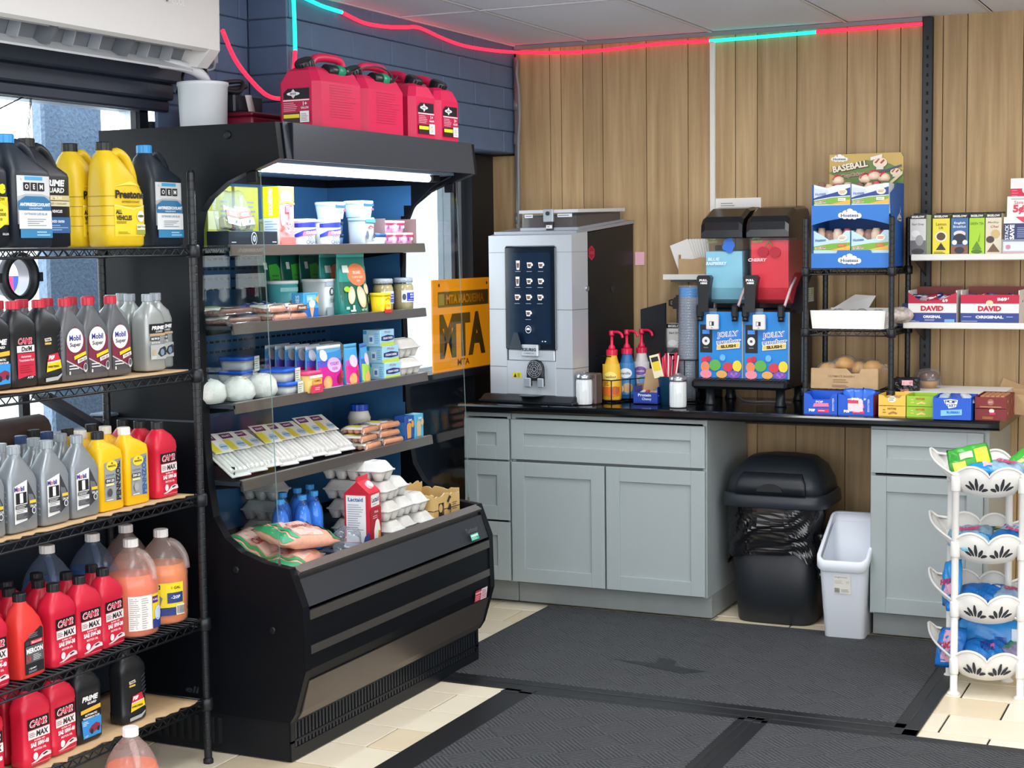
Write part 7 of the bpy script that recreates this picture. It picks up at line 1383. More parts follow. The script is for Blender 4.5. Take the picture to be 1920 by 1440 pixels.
for i, (x, y, m) in enumerate(((1.60, -.36, BUN2), (1.68, -.33, BUN), (1.60, -.26, BUN2), (1.78, -.30, BUN2), (1.70, -.24, BUN2))): bun('pale wrapped bun in the white tray, %s from the left' % ORD[(0, 2, 1, 4, 3)[i]], (x, y, 1.2430+.012), m, .042, .5*i, True, 'buns in the white tray')
t = pillow('striped_snack_bag', 'crinkled black and white snack bag at the right end of the middle tier', 'bag', (1.86, -.25, 1.262), .10, .12, .055, M('#c9b9b2', .35, var=.8, sc=60), 31, .4, None, None, .2)
bx = thing('blue_snack_box', 'small dark blue box behind the white tray by the shelf', 'box', (1.875, -.17, 1.2395)); obj('box', MB().box(-.03, .03, -.03, .03, 0, .075, M('#1f3f7a', .5), .002), bx); obj('flap', MB().box(-.03, .03, .03, .033, .075, .095, M('#274c8f', .5)), bx)
# kraft box of bread rolls
kb = thing('kraft_box', 'open kraft cardboard box of golden rolls on the lowest tier', 'box', (1.67, -.335, .9935)); q = MB(); q.box(-.135, .135, -.09, .10, 0, .003, CARD).prism([(-.138, 0), (.138, -.0), (.138, .086), (.07, .084), (.062, .066), (.03, .064), (.01, .084), (-.136, .084)], -.094, -.09, 'y', CARD).box(-.139, -.135, -.09, .1, 0, .08, CARD).box(.135, .139, -.09, .1, 0, .08, CARD).box(-.135, .135, .1, .104, 0, .09, CARD); obj('box', q, kb)
p = Pr(); p.text('ULTIMATE BAKERY', -.01, .052, .008, '#8a6a48', w=.11).lines(-.045, .03, .024, .042, 2, '#93734f').lines(-.05, .03, .006, .018, 2, '#8a5f5a'); label(p, kb, (0, -.0945, 0), 0, 'print')
for i, (x, y, z) in enumerate(((1.59, -.36, .05), (1.655, -.35, .075), (1.71, -.33, .055), (1.77, -.355, .062), (1.63, -.28, .06))): bun('golden roll in the kraft box, %s from the left' % ORD[(0, 2, 3, 4, 1)[i]], (x, y, .9935+z), M('#cf9848', .4, var=.35, sc=26), .044, .4+.7*i, True, 'rolls in the kraft box')
# doughnut bag, muffin, flat white tray
dk = pillow('doughnut_bag', 'black doughnut bag with a pink print right of the wire rack', 'bag', (1.905, -.33, .995), .11, .085, .055, M('#1c1d20', .25), 41, 0, (rad(78), 0, rad(8)), None, .25, deco=[('pink_print', .35, .55, .75, .8, '#e7b3b8'), ('cookie_print', .3, .2, .6, .36, '#b9745a')])
t = thing('muffin', 'brown wrapped muffin on the white tray by the black upright', 'muffin', (1.975, -.22, .9885)); obj('case', MB().lathe([(.028, 0), (.036, .03)], M('#b98a55', .6), n=20), t); obj('top', MB().lathe([(.036, .03), (.043, .038), (.040, .055), (.025, .068), (.0, .073)], DON, n=20), t); obj('wrapper', MB().rings([(0, .045, .042, 0, 0, 2.4), (.035, .052, .05, 0, 0, 2.4), (.075, .04, .04, 0, 0, 2.2), (.082, .01, .01, 0, 0, 2)], FILM, 18), t)
t = thing('brown_pastry', 'dark wrapped pastry between the doughnut bag and the muffin', 'pastry', (1.935, -.20, .9885)); obj('pastry', MB().rings([(0, .022, .03, 0, 0, 2.5), (.03, .026, .034, 0, 0, 2.5), (.06, .016, .02, 0, 0, 2.2)], M('#6b4538', .5, var=.3, sc=30), 16), t); obj('wrapper', MB().rings([(0, .027, .036, 0, 0, 2.5), (.03, .031, .04, 0, 0, 2.5), (.068, .018, .024, 0, 0, 2.2)], FILM, 16), t)
ft = thing('flat_white_tray', 'long white cardboard tray behind the front row of boxes', 'tray', (2.10, -.24, CZ)); q = MB().box(-.19, .19, -.15, .15, 0, .003, WC).box(-.19, .19, -.153, -.15, 0, .082, WC).box(-.19, .19, .15, .153, 0, .082, WC).box(-.193, -.19, -.153, .153, 0, .082, WC).box(.19, .193, -.153, .153, 0, .082, WC).box(-.19, .19, -.15, .15, .079, .082, WC); obj('tray', q, ft)
t = thing('kraft_flap', 'tan cardboard flap leaning on the wall at the counter end', 'cardboard', (2.265, -.03, CZ), 0, rot=(rad(-8), rad(20), 0)); obj('flap', MB().box(-.06, .06, -.003, .003, 0, .10, CARD), t); obj('crease', MB().box(-.06, .06, -.004, -.003, .05, .052, CARD2), t)
t = thing('grey_flap_box', 'open box with grey inside flaps behind the maroon boxes', 'box', (2.36, -.26, CZ), rad(-12)); q = MB().box(-.10, .10, -.12, .12, 0, .004, CARD).box(-.1, -.096, -.12, .12, .004, .08, CARD).box(.096, .1, -.12, .12, .004, .08, CARD).box(-.096, .096, .116, .12, .004, .08, CARD).box(-.096, .096, -.12, -.116, .004, .08, CARD); q.poly([(.1, -.12, .08), (.1, .12, .08), (.16, .13, .12), (.16, -.13, .12)], M('#8d8a86', .8)); obj('box', q, t)
# front row of snack boxes
def snackbox(name, lb, x0, x1, yf, d, h, m, front, grp, full=None, side=None, open_=True, rz=0):
    w = x1-x0; t = thing(name, lb, 'box', ((x0+x1)/2, yf+d/2, CZ), rz, grp); q = MB(); c = .003
    q.box(-w/2, w/2, -d/2, d/2, 0, c, m).box(-w/2, -w/2+c, -d/2, d/2, c, h, m).box(w/2-c, w/2, -d/2, d/2, c, h, m).box(-w/2+c, w/2-c, d/2-c, d/2, c, h, m)
    f = [(-w/2, 0), (w/2, 0), (w/2, h), (w/2*.72, h*.96), (w/2*.55, h*.72), (-w/2*.45, h*.70), (-w/2*.62, h*.93), (-w/2, h)] if open_ else [(-w/2, 0), (w/2, 0), (w/2, h*.97), (-w/2, h*.95)]
    q.prism(f, -d/2-c, -d/2, 'y', m); obj('box', q, t); p = Pr(); front(p); label(p, t, (0, -d/2-c-.0005, 0), 0, 'front_print')
    if side: p = Pr(); side(p); label(p, t, (w/2+.0005, 0, 0), R90, 'side_print')
    return t
PTB = M('#1458cc', .4)
def poptart(p, c='#e0567f'): p.text('POP', -.004, .050, .010, '#e6c9dc', w=.03, bold=.06).poly([(-.03, .030), (.035, .032), (.032, .046), (-.026, .044)], '#ef7fa6').text('POP', -.034, .016, .011, '#ffffff', w=.026, bold=.1).rect(-.012, .008, .035, .022, '#e0306a').lines(-.008, .031, .011, .019, 1, '#f7c9d8').text('KELLOGGS', .052, .04, .008, '#cfe0f6', w=.05, rot=-R90)
snackbox('toaster_pastry_box', 'open blue toaster pastry box at the left end of the front row, empty', 1.549, 1.684, -.60, .12, .085, PTB, poptart, 'blue toaster pastry boxes')
b2 = snackbox('toaster_pastry_box', 'blue toaster pastry box stuffed with standing packets, second in the front row', 1.688, 1.828, -.60, .12, .085, PTB, lambda p: (poptart(p), p.rect(-.03, .016, .03, .062, '#f1d9df').rect(-.03, .048, .012, .062, '#d8405a').text('POP', .0, .066, .01, '#ffffff', w=.03, bold=.1)), 'blue toaster pastry boxes', side=lambda p: p.rect(-.06, .0, .06, .08, '#8a1f4a'))
for i in range(3): t = pillow('toaster_pastry_packet', 'blue toaster pastry packet standing in the second box, %s' % ('left', 'middle', 'right')[i], 'packet', (1.725+.035*i, -.545, CZ+.06), .055, .085, .018, M('#2a6ad4', .3), 60+i, 0, (rad(80), rad(8*(i-1)), .1*i), 'packets in the second blue box', .15, 12, 10, [('white_stripe', .2, .3, .8, .5, '#e6ecf6')])
def gran(c1, c2): return lambda p: p.text('NATURE', 0, .030, .008, c1, w=.034, bold=.04).poly([(-.015, .012), (.005, .020), (.022, .014), (.018, .008), (.004, .012), (-.012, .006)], c2).lines(-.036, -.022, .010, .030, 2, c2)
YB = M('#f0c552', .45); GB = M('#9cc92c', .45)
for k, (m, x0, x1, nm, c1, c2) in enumerate(((YB, 1.846, 1.952, 'yellow', '#8a5a1a', '#a87a3a'), (GB, 1.956, 2.062, 'lime green', '#c05a1a', '#e8d27a'))):
    snackbox('granola_bar_box', '%s granola bar box, bottom of its pair' % nm, x0, x1, -.585, .14, .042, m, gran(c1, c2), 'granola bar boxes', open_=False)
    t = snackbox('granola_bar_box', '%s granola bar box with its front cut open, top of its pair' % nm, x0, x1, -.585, .14, .042, m, gran(c1, c2) if k else (lambda p: p.ell(0, .025, .016, .012, '#fbf3e2').lines(-.012, .014, .018, .034, 2, '#8a6a2a')), 'granola bar boxes', open_=(k == 0)); t.location.z = CZ+.0425
    for i in range(4): tag(obj('granola_bar', MB().box(-.010, .010, -.055, .055, 0, .016, M('#d9b070' if k == 0 else '#cbb478', .5), .004), None, (x0+.018+.023*i, -.515, CZ+.0425+.014), rot=(0, 0, 0)), 'wrapped granola bar in the top %s box, %s from the left' % (nm, ORD[i]), 'snack bar', 'granola bars in the cut-open boxes')
snackbox('toaster_pastry_box', 'large blue toaster pastry box with white lettering, right part of the front row', 2.068, 2.212, -.64, .16, .088, PTB, lambda p: p.poly([(-.032, .076), (-.006, .080), (.022, .077), (.018, .05), (-.012, .044)], '#ffffff').text('POP', -.004, .070, .014, '#ffffff', w=.048, bold=.2).text('POP', -.004, .070, .012, '#1f3f9a', w=.044).text('TARTS', .0, .055, .012, '#1f3f9a', w=.04).poly([(-.042, .014), (.038, .020), (.038, .042), (-.042, .036)], '#7fc6ee').text('BLUEBERRY', .006, .029, .009, '#1458cc', w=.05, bold=.04), 'blue toaster pastry boxes', open_=False)
for i in range(3): pillow('toaster_pastry_packet', 'silver-blue packet lying in the large blue box, %s' % ('left', 'middle', 'right')[i], 'packet', (2.098+.042*i, -.56, CZ+.066), .045, .11, .022, M(('#c9d6e6', '#2a5ac0', '#dfe6ee')[i], .25), 70+i, .3*(i-1), (rad(10), rad(12*(i-1)), .2*i), 'packets in the large blue box', .2, 12, 10)
MRN = M('#7d1f24', .45)
for k in range(2):
    t = snackbox('chocolate_box', 'maroon chocolate box at the counter end, %s of two' % ('bottom', 'top')[k], 2.222, 2.338, -.61, .22, .045, MRN, lambda p: p.ell(.0, .024, .012, .012, '#a8655a').text('HOT', 0, .024, .007, '#e6c9b0', w=.016).rect(-.04, .004, .04, .008, '#b98a4a') if k else p.ell(.004, .036, .01, .008, '#e6dcd6').rect(-.004, .022, .018, .030, '#d02a58').lines(-.03, .03, .004, .014, 2, '#c9883a'), 'maroon chocolate boxes', open_=False, side=lambda p: p.ell(-.08, .025, .006, .006, '#e9e0e0').ell(.02, .02, .02, .012, '#8f3a3a').ell(.07, .026, .016, .012, '#9a4a48')); t.location.z = CZ+.0455*k
for i in range(5): tag(obj('chocolate_bar', MB().box(-.009, .009, -.08, .08, 0, .012, M('#b9825a', .5), .003), None, (2.242+.019*i, -.49, CZ+.078)), 'tan-wrapped bar in the top maroon box, %s from the left' % ORD[i], 'snack bar', 'bars in the maroon box')
# ---------------------------------------------------------------- wall shelves right
for nm, z, x0, lb in (('wall_shelf', 1.54, 1.905, 'upper white wall shelf holding tea boxes'), ('wall_shelf', 1.262, 1.875, 'lower white wall shelf holding the red and blue seed boxes')):
    t = thing(nm, lb, 'shelf', (0, 0, 0), 0, 'white wall shelves'); obj('board', MB().box(x0, 2.95, -.265, -.002, z-.022, z-.004, WS, .002), t); obj('lip', MB().box(x0, 2.95, -.27, -.262, z-.026, z, WS, .003), t); obj('bracket', MB().prism([(-.026, z-.022), (-.24, z-.022), (-.24, z-.03), (-.026, z-.09)], 1.917, 1.921, 'x', BLKK), t)
def tea(lb, x0, x1, m, f):
    w = x1-x0; t = thing('tea_box', lb, 'box', ((x0+x1)/2, -.175, 1.5365), 0, 'tea boxes on the upper wall shelf'); obj('box', MB().box(-w/2, w/2, -.05, .05, 0, .165, m, .001), t); obj('open_lid', MB().box(-w/2, w/2, .02, .05, .165, .172, M('#1c1c1e', .5)), t)
    p = Pr(); p.rect(-w/2, .148, w/2, .165, '#171718').text('BIGELOW', 0, .1565, .009, '#efece4', w=w*.8, bold=.04); f(p, w); label(p, t, (0, -.0506, 0), 0, 'front_print'); return t
tea('grey earl grey tea box, leftmost on the upper wall shelf', 1.893, 1.957, M('#b9b7b4', .5), lambda p, w: p.rect(-w/2, .0, w/2, .148, '#d9d7d3').text('Earl Grey', 0, .125, .011, '#5a5a5e', w=w*.75).ell(-.01, .088, .018, .014, '#f0efec').rect(-w/2, 0, w/2, .06, '#6f6e70').ell(.006, .06, .016, .022, '#a3a2a2').ell(0, .015, .026, .012, '#3a3a3d'))
obj('side_stripe', MB().box(1.958, 1.976, -.222, -.13, 1.5365, 1.70, M('#8f9a6a', .5)), None); o = bpy.data.objects['side_stripe']; o.name = 'tea_packet_card'; tag(o, 'narrow olive card between the grey and the yellow tea boxes', 'card')
tea('yellow lemon tea box on the upper wall shelf', 1.984, 2.052, M('#e3cf2c', .5), lambda p, w: p.rect(-w/2, 0, w/2, .148, '#ecd934').text('Lemon', 0, .125, .012, '#6b5a1a', w=w*.6).text('Lift', 0, .110, .010, '#6b5a1a', w=w*.25).ell(0, .075, .024, .022, '#f4ecc6').ell(0, .075, .018, .016, '#5a3a26').poly([(-.02, .02), (0, .05), (.02, .02)], '#2b241c').lines(-.028, .028, .004, .014, 2, '#4a3f1a'))
tea('blue english breakfast tea box on the upper wall shelf', 2.058, 2.126, M('#2f5a8f', .5), lambda p, w: p.rect(-w/2, 0, w/2, .148, '#3a6aa0').text('English', 0, .128, .011, '#e6edf4', w=w*.65).text('Breakfast', 0, .114, .010, '#cfdcea', w=w*.75).ell(0, .085, .024, .013, '#e9d9d6').ell(0, .064, .026, .022, '#1a2238').ell(-.02, .05, .010, .010, '#f0eef0').ell(.022, .05, .010, .010, '#f0eef0').rect(-w/2, 0, w/2, .036, '#8a5a44').ell(0, .018, .020, .014, '#23262c'))
tea('lime green tea box on the upper wall shelf', 2.130, 2.190, M('#a5cf2a', .5), lambda p, w: p.rect(-w/2, 0, w/2, .148, '#a9d52a').text('GREEN TEA', 0, .125, .010, '#4a6a12', w=w*.9).poly([(-.02, .02), (.0, .055), (.02, .02)], '#5f8f1a').ell(0, .012, .022, .008, '#4f7a14').poly([(.004, .05), (.014, .09), (.010, .052)], '#6fa01f'))
tea('cream medley tea box, last before the brochure holder', 2.194, 2.256, M('#d9cfb4', .5), lambda p, w: p.rect(-w/2, 0, w/2, .148, '#e0d7bf').text('Medley', .0, .128, .010, '#8a7a5a', w=w*.7, sh=.3).text('Chai', .004, .112, .010, '#b0574a', w=w*.5, sh=.3).ell(.008, .082, .018, .018, '#cdb27a').ell(-.012, .06, .016, .014, '#4a3a30').poly([(-.024, .01), (.0, .045), (.026, .01)], '#6b5238'))
bh = thing('brochure_holder', 'clear tiered brochure holder with red and white savings leaflets', 'holder', (2.33, -.19, 1.5365)); obj('holder', MB().box(-.07, .12, -.065, .06, 0, .003, CLEARP).box(-.07, .12, -.068, -.065, 0, .06, CLEARP), bh)
def leaf(lb, dx, y, z0, z1, f): 
    t = thing('leaflet', lb, 'leaflet', (2.33+dx, y, 1.5365+z0), 0, 'savings leaflets', (rad(-6), 0, 0)); obj('paper', MB().box(-.065, .115, -.001, .001, 0, z1-z0, M('#f0efed', .5)), t); p = Pr(); f(p, z1-z0); label(p, t, (0, -.0014, 0), 0, 'print')
leaf('navy and red leaflet at the front of the brochure holder', 0, -.240, .004, .150, lambda p, h: p.rect(-.065, 0, .115, h*.82, '#e7e3ea').rect(-.065, h*.32, .115, h*.82, '#2a3468').poly([(-.02, h), (.03, h), (.0+.06, h*.84), (.01, h*.84)], '#e0405c').text('STACK', -.052, h*.58, .014, '#eef0f6', w=.06, rot=R90).text('SAVE', -.032, h*.58, .018, '#ffffff', w=.06, rot=R90, bold=.05).lines(-.012, .03, h*.42, h*.72, 6, '#9aa3c9').rect(-.06, h*.06, .02, h*.28, '#f6f4f5').ell(-.045, h*.17, .010, .010, '#d0506a').rect(-.065, 0, .115, h*.05, '#e0899a') and None)
leaf('white leaflet with a large red 5¢ offer, middle of the brochure holder', .008, -.205, .130, .232, lambda p, h: p.lines(-.05, .06, h*.86, h*.93, 1, '#7aa08a').text('Save', -.02, h*.76, .014, '#d9808e', w=.036).text('5¢', -.02, h*.48, .038, '#d8405a', w=.044, bold=.05).lines(-.06, .06, h*.05, h*.2, 2, '#b9b9bb'))
leaf('red-topped leaflet at the back of the brochure holder', .016, -.17, .225, .305, lambda p, h: p.rect(-.065, 0, .115, h*.48, '#d8234c').lines(-.06, -.03, h*.05, h*.45, 3, '#ef6a86').ell(.0, h*.4, .02, h*.2, '#f6f1f2').lines(-.01, .08, h*.75, h*.88, 2, '#a9a9ad'))
def seedbox(lb, x0, x1, big):
    w = x1-x0; h = .145; d = .17; t = thing('seed_box', lb, 'box', ((x0+x1)/2, -.165, 1.2585), 0, 'sunflower seed boxes'); W3 = M('#efece8', .5); R3 = M('#c41740', .5); q = MB()
    q.box(-w/2, w/2, -d/2, d/2, 0, .003, W3).box(-w/2+.003, w/2-.003, d/2-.003, d/2, .003, h, M('#7d3f3a', .7)).box(w/2-.003, w/2, -d/2, d/2, .003, h*.92, W3).box(-w/2, -w/2+.003, -d/2, d/2, .003, h*.92, W3)
    f = [(-w/2, 0), (w/2, 0), (w/2, h*.80), (-w/2, h*.80)] if big else [(-w/2, 0), (w/2, 0), (w/2, h*.86), (w*.20, h*.66), (-w*.24, h*.62), (-w/2, h*.86)]
    q.prism(f, -d/2-.003, -d/2, 'y', R3); obj('box', q, t); p = Pr()
    p.rect(-w/2, .042, w/2, .080, '#f1efec').rect(-w/2, 0, w/2, .041, '#24408f').text('DAVID', -.0, .060, .022, '#c41740', w=.092, bold=.06).text('ORIGINAL', .0, .026, .012, '#eef0f6', w=.11 if big else .072, bold=.06)
    if big: p.ell(0, .084, .014, .010, '#ecd9a8').text('69', .055, .098, .014, '#ffffff', w=.026, bold=.06).text('¢', .073, .101, .010, '#ffffff').lines(-w/2+.01, -.062, .024, .030, 1, '#b9c3e0').lines(.066, w/2-.008, .024, .030, 1, '#b9c3e0').lines(-w/2+.004, -.03, .006, .012, 1, '#b9c3e0').rect(.03, .092, .042, .104, '#e9c9d2')
    else: p.lines(-.03, .03, .008, .016, 2, '#c9d2ea').rect(.05, .004, .09, .016, '#7fb0dc').lines(-w/2+.004, -.05, .004, .012, 2, '#c9d2ea').text('69', .052, .092, .012, '#ffffff', w=.022)
    label(p, t, (0, -d/2-.0036, 0), 0, 'front_print'); r = random.Random(int(x0*100))
    for i in range(8):
        c = ('#24366f', '#2f58b0', '#c9a8b0', '#b0304f')[(i+big) % 4]; tt = pillow('seed_packet', 'seed packet in the %s seed box, %s from the left' % ('priced' if big else 'scooped', ORD[i]), 'packet', ((x0+x1)/2-w/2+.022+i*(w-.04)/7.5, -.17+r.uniform(-.03, .03), 1.2585+.085+r.uniform(0, .01)), .06, .05, .018, M(c, .3), 80+i+10*big, 0, (rad(35+r.uniform(-15, 15)), rad(r.uniform(-25, 25)), r.uniform(-.5, .5)), 'seed packets in the red boxes', .2, 10, 8, [('white_band', .15, .35, .85, .55, '#e3e0e6')])
    return t
seedbox('red, white and blue seed box with a scooped front, left one', 1.893, 2.087, 0); seedbox('red, white and blue seed box with a price on it, right one', 2.104, 2.332, 1)
# ================================================================ BINS AND BASKET TOWER
tc_ = thing('trash_can', 'large black lidded trash can with a black liner under the counter', 'trash can', (1.386, -.33, .0)); TB = M('#171c22', .45); TB2 = M('#262c33', .42)
obj('body', MB().rings([(0, .160, .155, 0, 0, 5), (.01, .166, .162, 0, 0, 5), (.50, .204, .180, 0, 0, 5.5)], TB, 32), tc_)
obj('lid_rim', MB().rings([(.495, .222, .196, 0, 0, 5.5), (.50, .226, .200, 0, 0, 5.5), (.545, .222, .197, 0, 0, 5.5), (.552, .214, .19, 0, 0, 5.5)], TB2, 36), tc_)
obj('lid_dome', MB().rings([(.55, .212, .188, 0, 0, 5), (.60, .205, .178, 0, .004, 4.5), (.655, .178, .150, 0, .012, 4), (.69, .135, .11, 0, .02, 3.4), (.70, .07, .06, 0, .02, 3)], TB2, 36), tc_)
obj('swing_flap', MB().rings([(.556, .150, .012, 0, -.192, 6), (.60, .146, .012, 0, -.182, 6), (.640, .126, .010, 0, -.158, 6)], TB, 24), tc_)
ar = [(.055*cos(pi*i/10), .567+.032*sin(pi*i/10)) for i in range(11)]; obj('flap_notch', MB().prism(ar, -.205, -.196, 'y', M('#0c0f13', .5)), tc_)
LIN = M('#0b0c10', .12, sp=.7); r = random.Random(9); fz = [(r.uniform(3, 16), r.uniform(2, 9), r.uniform(0, 6), r.uniform(.3, 1)) for _ in range(9)]
def liner(u, v):
    a = 2*pi*u; e = 4.5; ca, sa = cos(a), sin(a); s_ = sum(q[3]*sin(round(q[0])*a+q[1]*v*2+q[2]) for q in fz)/5
    drop = .17+.10*(.5+.5*sin(2*a+2.2))+.06*max(0, sin(a*3+1)); t_ = v
    rad_ = 1.01+.02*t_+.12*t_*(1-t_*.3)*max(-.05, s_)+.05*abs(s_)*abs(sin(11*v+4*a))*t_
    hx, hy = (.208-.010*t_)*rad_, (.186-.008*t_)*rad_
    return (hx*math.copysign(abs(ca)**(2/e), ca), hy*math.copysign(abs(sa)**(2/e), sa), .505-drop*t_*(1+.12*s_))
obj('bin_liner', MB().grid(120, 22, liner, LIN, False), tc_)
obj('liner_knot', MB().tube(smooth([(.205, -.165, .40), (.218, -.175, .33), (.205, -.172, .27), (.212, -.170, .20)]), [.006+.010*abs(sin(i*1.1)) for i in range(19)], LIN, 7), tc_)
# white slant-topped bin
WB = M('#e3e8f0', .38); bn = thing('white_bin', 'slim white open bin with a slanted rim before the cabinets', 'bin', (1.722, -.535, 0), rad(2)); 
def ringb(z, hw, y0, y1, c, f=0, b=0):   # rounded rectangle, z shifted from front to back
    P = []
    for cx, cy, a0 in ((hw-c, y0+c, -90), (hw-c, y1-c, 0), (-hw+c, y1-c, 90), (-hw+c, y0+c, 180)):
        for i in range(5): a = rad(a0+90*i/4); x, y = cx+c*cos(a), cy+c*sin(a); k = (y-y0)/(y1-y0); P.append((x, y, z+f*(1-k)+b*(k**.8)))
    return P
wl_ = MB(); wl_.loft([ringb(0, .078, -.105, .10, .02), ringb(.004, .080, -.108, .104, .022), ringb(.30, .094, -.155, .14, .028, .0, .14)], WB, True, False)
wl_.loft([ringb(.30, .090, -.151, .136, .026, 0, .14), ringb(.02, .076, -.10, .098, .02)], WB, False, True); obj('body', wl_, bn)
rm_ = MB(); rm_.loft([ringb(.285, .098, -.160, .145, .03, 0, .14), ringb(.29, .104, -.166, .150, .032, 0, .14), ringb(.325, .104, -.166, .150, .032, 0, .148), ringb(.332, .099, -.160, .145, .03, 0, .15), ringb(.328, .090, -.151, .136, .026, 0, .148)], WB, False, False); obj('rim', rm_, bn)
p = Pr(); p.rect(-.034, -.038, .034, .04, '#e9e6dc').text('brightroom', -.004, .030, .008, '#9a9a96', w=.05).lines(-.03, .012, .002, .018, 3, '#c4c1b8').lines(.016, .03, .004, .016, 2, '#c4c1b8').lines(-.004, .03, -.032, -.018, 3, '#9a9890')
for i in range(7): p.rect(-.03+.003*i, -.034, -.0285+.003*i, -.014, '#6a6862')
label(p, bn, (.0, -.1485, .235), 0, 'sticker', rot=(rad(9), 0, 0))
# basket tower
BWH = M('#e9e7e2', .36); BT = M('#d5e0f2', .36); tw = thing('basket_tower', 'white plastic four-tier basket tower full of candy bags', 'basket tower', (2.345, -1.125, 0), 0); 
PL = [(-.085, -.125), (.137, -.10), (.062, .118), (-.140, .105)]   # front-left, front-right, back-right, back-left posts
RIM = [.128, .332, .545, .778]
pz = MB().lathe([(.024, .0), (.022, .006), (.013, .012), (.0125, .775), (.015, .778), (.014, .79)], BWH, n=16)
for z in RIM: pz.lathe([(.0155, z-.055), (.0165, z-.05), (.0165, z-.004), (.0145, z)], BWH, n=16)
pzm = pz.fix(pz.mesh('post'))
for x, y in PL: obj('post', pzm, tw, (x, y, .0))
def plan(s):
    """walk the basket outline s in 0..4: front, right, back, left; returns x, y, rim lift"""
    k = int(s) % 4; t = s-int(s); a = Vector(PL[k]); b = Vector(PL[(k+1) % 4]); q = a.lerp(b, t); n = Vector(((b-a).y, -(b-a).x)).normalized(); bow = (.022 if k in (0, 2) else .010)*sin(pi*t); q = q+n*bow
    if k == 0: lift = .034*abs(sin(2*pi*t))**.7
    elif k == 1: lift = .066*t**1.2*(1 if t < .86 else 1-.5*(t-.86)/.14)
    elif k == 2: lift = .030+.032*abs(sin(2*pi*t))**.7
    else: lift = .066*(1-t)**1.2*(1 if t > .08 else .6+.4*t/.08)
    return q.x, q.y, lift
def basket(par, z):
    N = 112; rimr = []; bot = []
    for i in range(N):
        x, y, l = plan(4*i/N); f = 1+.55*l/.08*.22; c = Vector((-.006, -.002)); v = Vector((x, y))-c; vv = c+v*(1.04+.9*l*.8)+(v.normalized()*l*1.5 if int(4*i/N) in (1, 3) else v*0); bb = c+v*.76; k = 4*i/N
        rimr.append((vv.x, vv.y, z+l)); sag = .058+.016*sin(pi*((k % 1)))**.6 if int(k) in (0, 2) else .062; bot.append((bb.x+.0, bb.y, z-sag))
    mid = [tuple(Vector(a).lerp(Vector(b), .5)+Vector((0, 0, -.004))) for a, b in zip(rimr, bot)]
    w = MB(); w.loft([bot, mid, rimr], BWH, True, False); o = obj('basket', w, par); so = o.modifiers.new('thick', 'SOLIDIFY'); so.thickness = .0025
    obj('rim_bead', MB().tube(rimr, .0048, BWH, 6, True), o)
    DARK_INLAY = M('#2b3038', .7)  # dark inlays: colour stands in for the shade inside open slots
    for k, us in ((0, (.30, .72)), (3, (.42,)), (2, (.3, .7))):
        for uc in us:
            for j in range(-2, 3):
                pts = []; L_ = .048-.008*abs(j) if k == 0 else .040-.007*abs(j); an = .42*j; W2 = .0065
                for q in range(12):
                    a_ = 2*pi*q/12; lx = W2*sin(a_)*(abs(cos(a_))**.2 if abs(cos(a_)) > 1e-6 else 1); lz = L_/2*cos(a_)
                    X = lx*cos(an)+(lz+L_/2)*sin(an); Zv = -lx*sin(an)+(lz+L_/2)*cos(an)
                    seg = .22 if k == 0 else .37 if k == 2 else .24; u = uc+(X+.009*j)/seg; i = (k+u)/4*N; i0 = int(i) % N; fr_ = i-int(i)
                    r_ = Vector(rimr[i0]).lerp(Vector(rimr[(i0+1) % N]), fr_); b_ = Vector(bot[i0]).lerp(Vector(bot[(i0+1) % N]), fr_); m_ = Vector(mid[i0]).lerp(Vector(mid[(i0+1) % N]), fr_)
                    zt = min(max((Zv+.022)/.105, .02), .98); pt = b_.lerp(m_, zt*2) if zt < .5 else m_.lerp(r_, zt*2-1); nn = Vector((pt.x+.006, pt.y+.002, 0)).normalized(); pts.append(pt+nn*.0035*(1 if k != 2 else -1))
                obj('leaf_inlay', MB().poly(pts, DARK_INLAY), o)
for z in RIM: basket(tw, z)
CB1 = M('#1f74c4', .3, var=.35, sc=22); CB2_ = M('#2a8fd8', .28, var=.3, sc=18); CLR = M('#8fb0c9', .3, var=.5, sc=45); GRNB = M('#3fa83a', .3, var=.35, sc=20); YLB = M('#e6d93a', .3, var=.3, sc=20)
tx, ty = 2.345, -1.125
def cbag(lb, dx, dy, z, w, d, h, m, seed, rot, deco=None, txt=None, grp=None):
    t = pillow('candy_bag', lb, 'bag', (tx+dx, ty+dy, z), w, d, h, m, seed, 0, rot, grp, .22, 18, 14, deco)
    if txt: p = Pr(); p.text(txt[0], 0, 0, .022, txt[1], w=.075, bold=.08); label(p, t, (0, 0, h*1.12), 0, 'lettering', rot=(-R90, 0, 0))
PNK = '#d88aa8'
g = 'candy bags in the top basket'; z = RIM[3]-.052
cbag('green and yellow candy bag standing at the left of the top basket', -.055, .0, z+.075, .15, .13, .045, GRNB, 101, (rad(58), rad(-14), rad(10)), [('yellow_patch', .1, .1, .4, .5, '#e8e05a'), ('yellow_patch', .65, .35, .95, .8, '#e6df3a'), ('cream_patch', .3, .55, .6, .75, '#e9edc0')], None, g)
cbag('small blue candy bag in the middle of the top basket', -.01, -.04, z+.055, .09, .08, .035, CB2_, 102, (rad(20), 0, .3), [('pink_patch', .5, .3, .9, .7, '#e6b9c9')], None, g)
cbag('clear candy bag with pink lettering at the right of the top basket', .07, -.02, z+.05, .13, .10, .045, CLR, 103, (rad(16), rad(6), -.2), None, ('GUMMY', '#d0406a'), g)
cbag('green and pale yellow candy bag at the far right of the top basket', .12, .03, z+.075, .09, .11, .04, GRNB, 104, (rad(40), rad(20), -.6), [('yellow_patch', .5, .1, .95, .9, '#e3e88a')], None, g)
g = 'candy bags in the second basket'; z = RIM[2]-.052
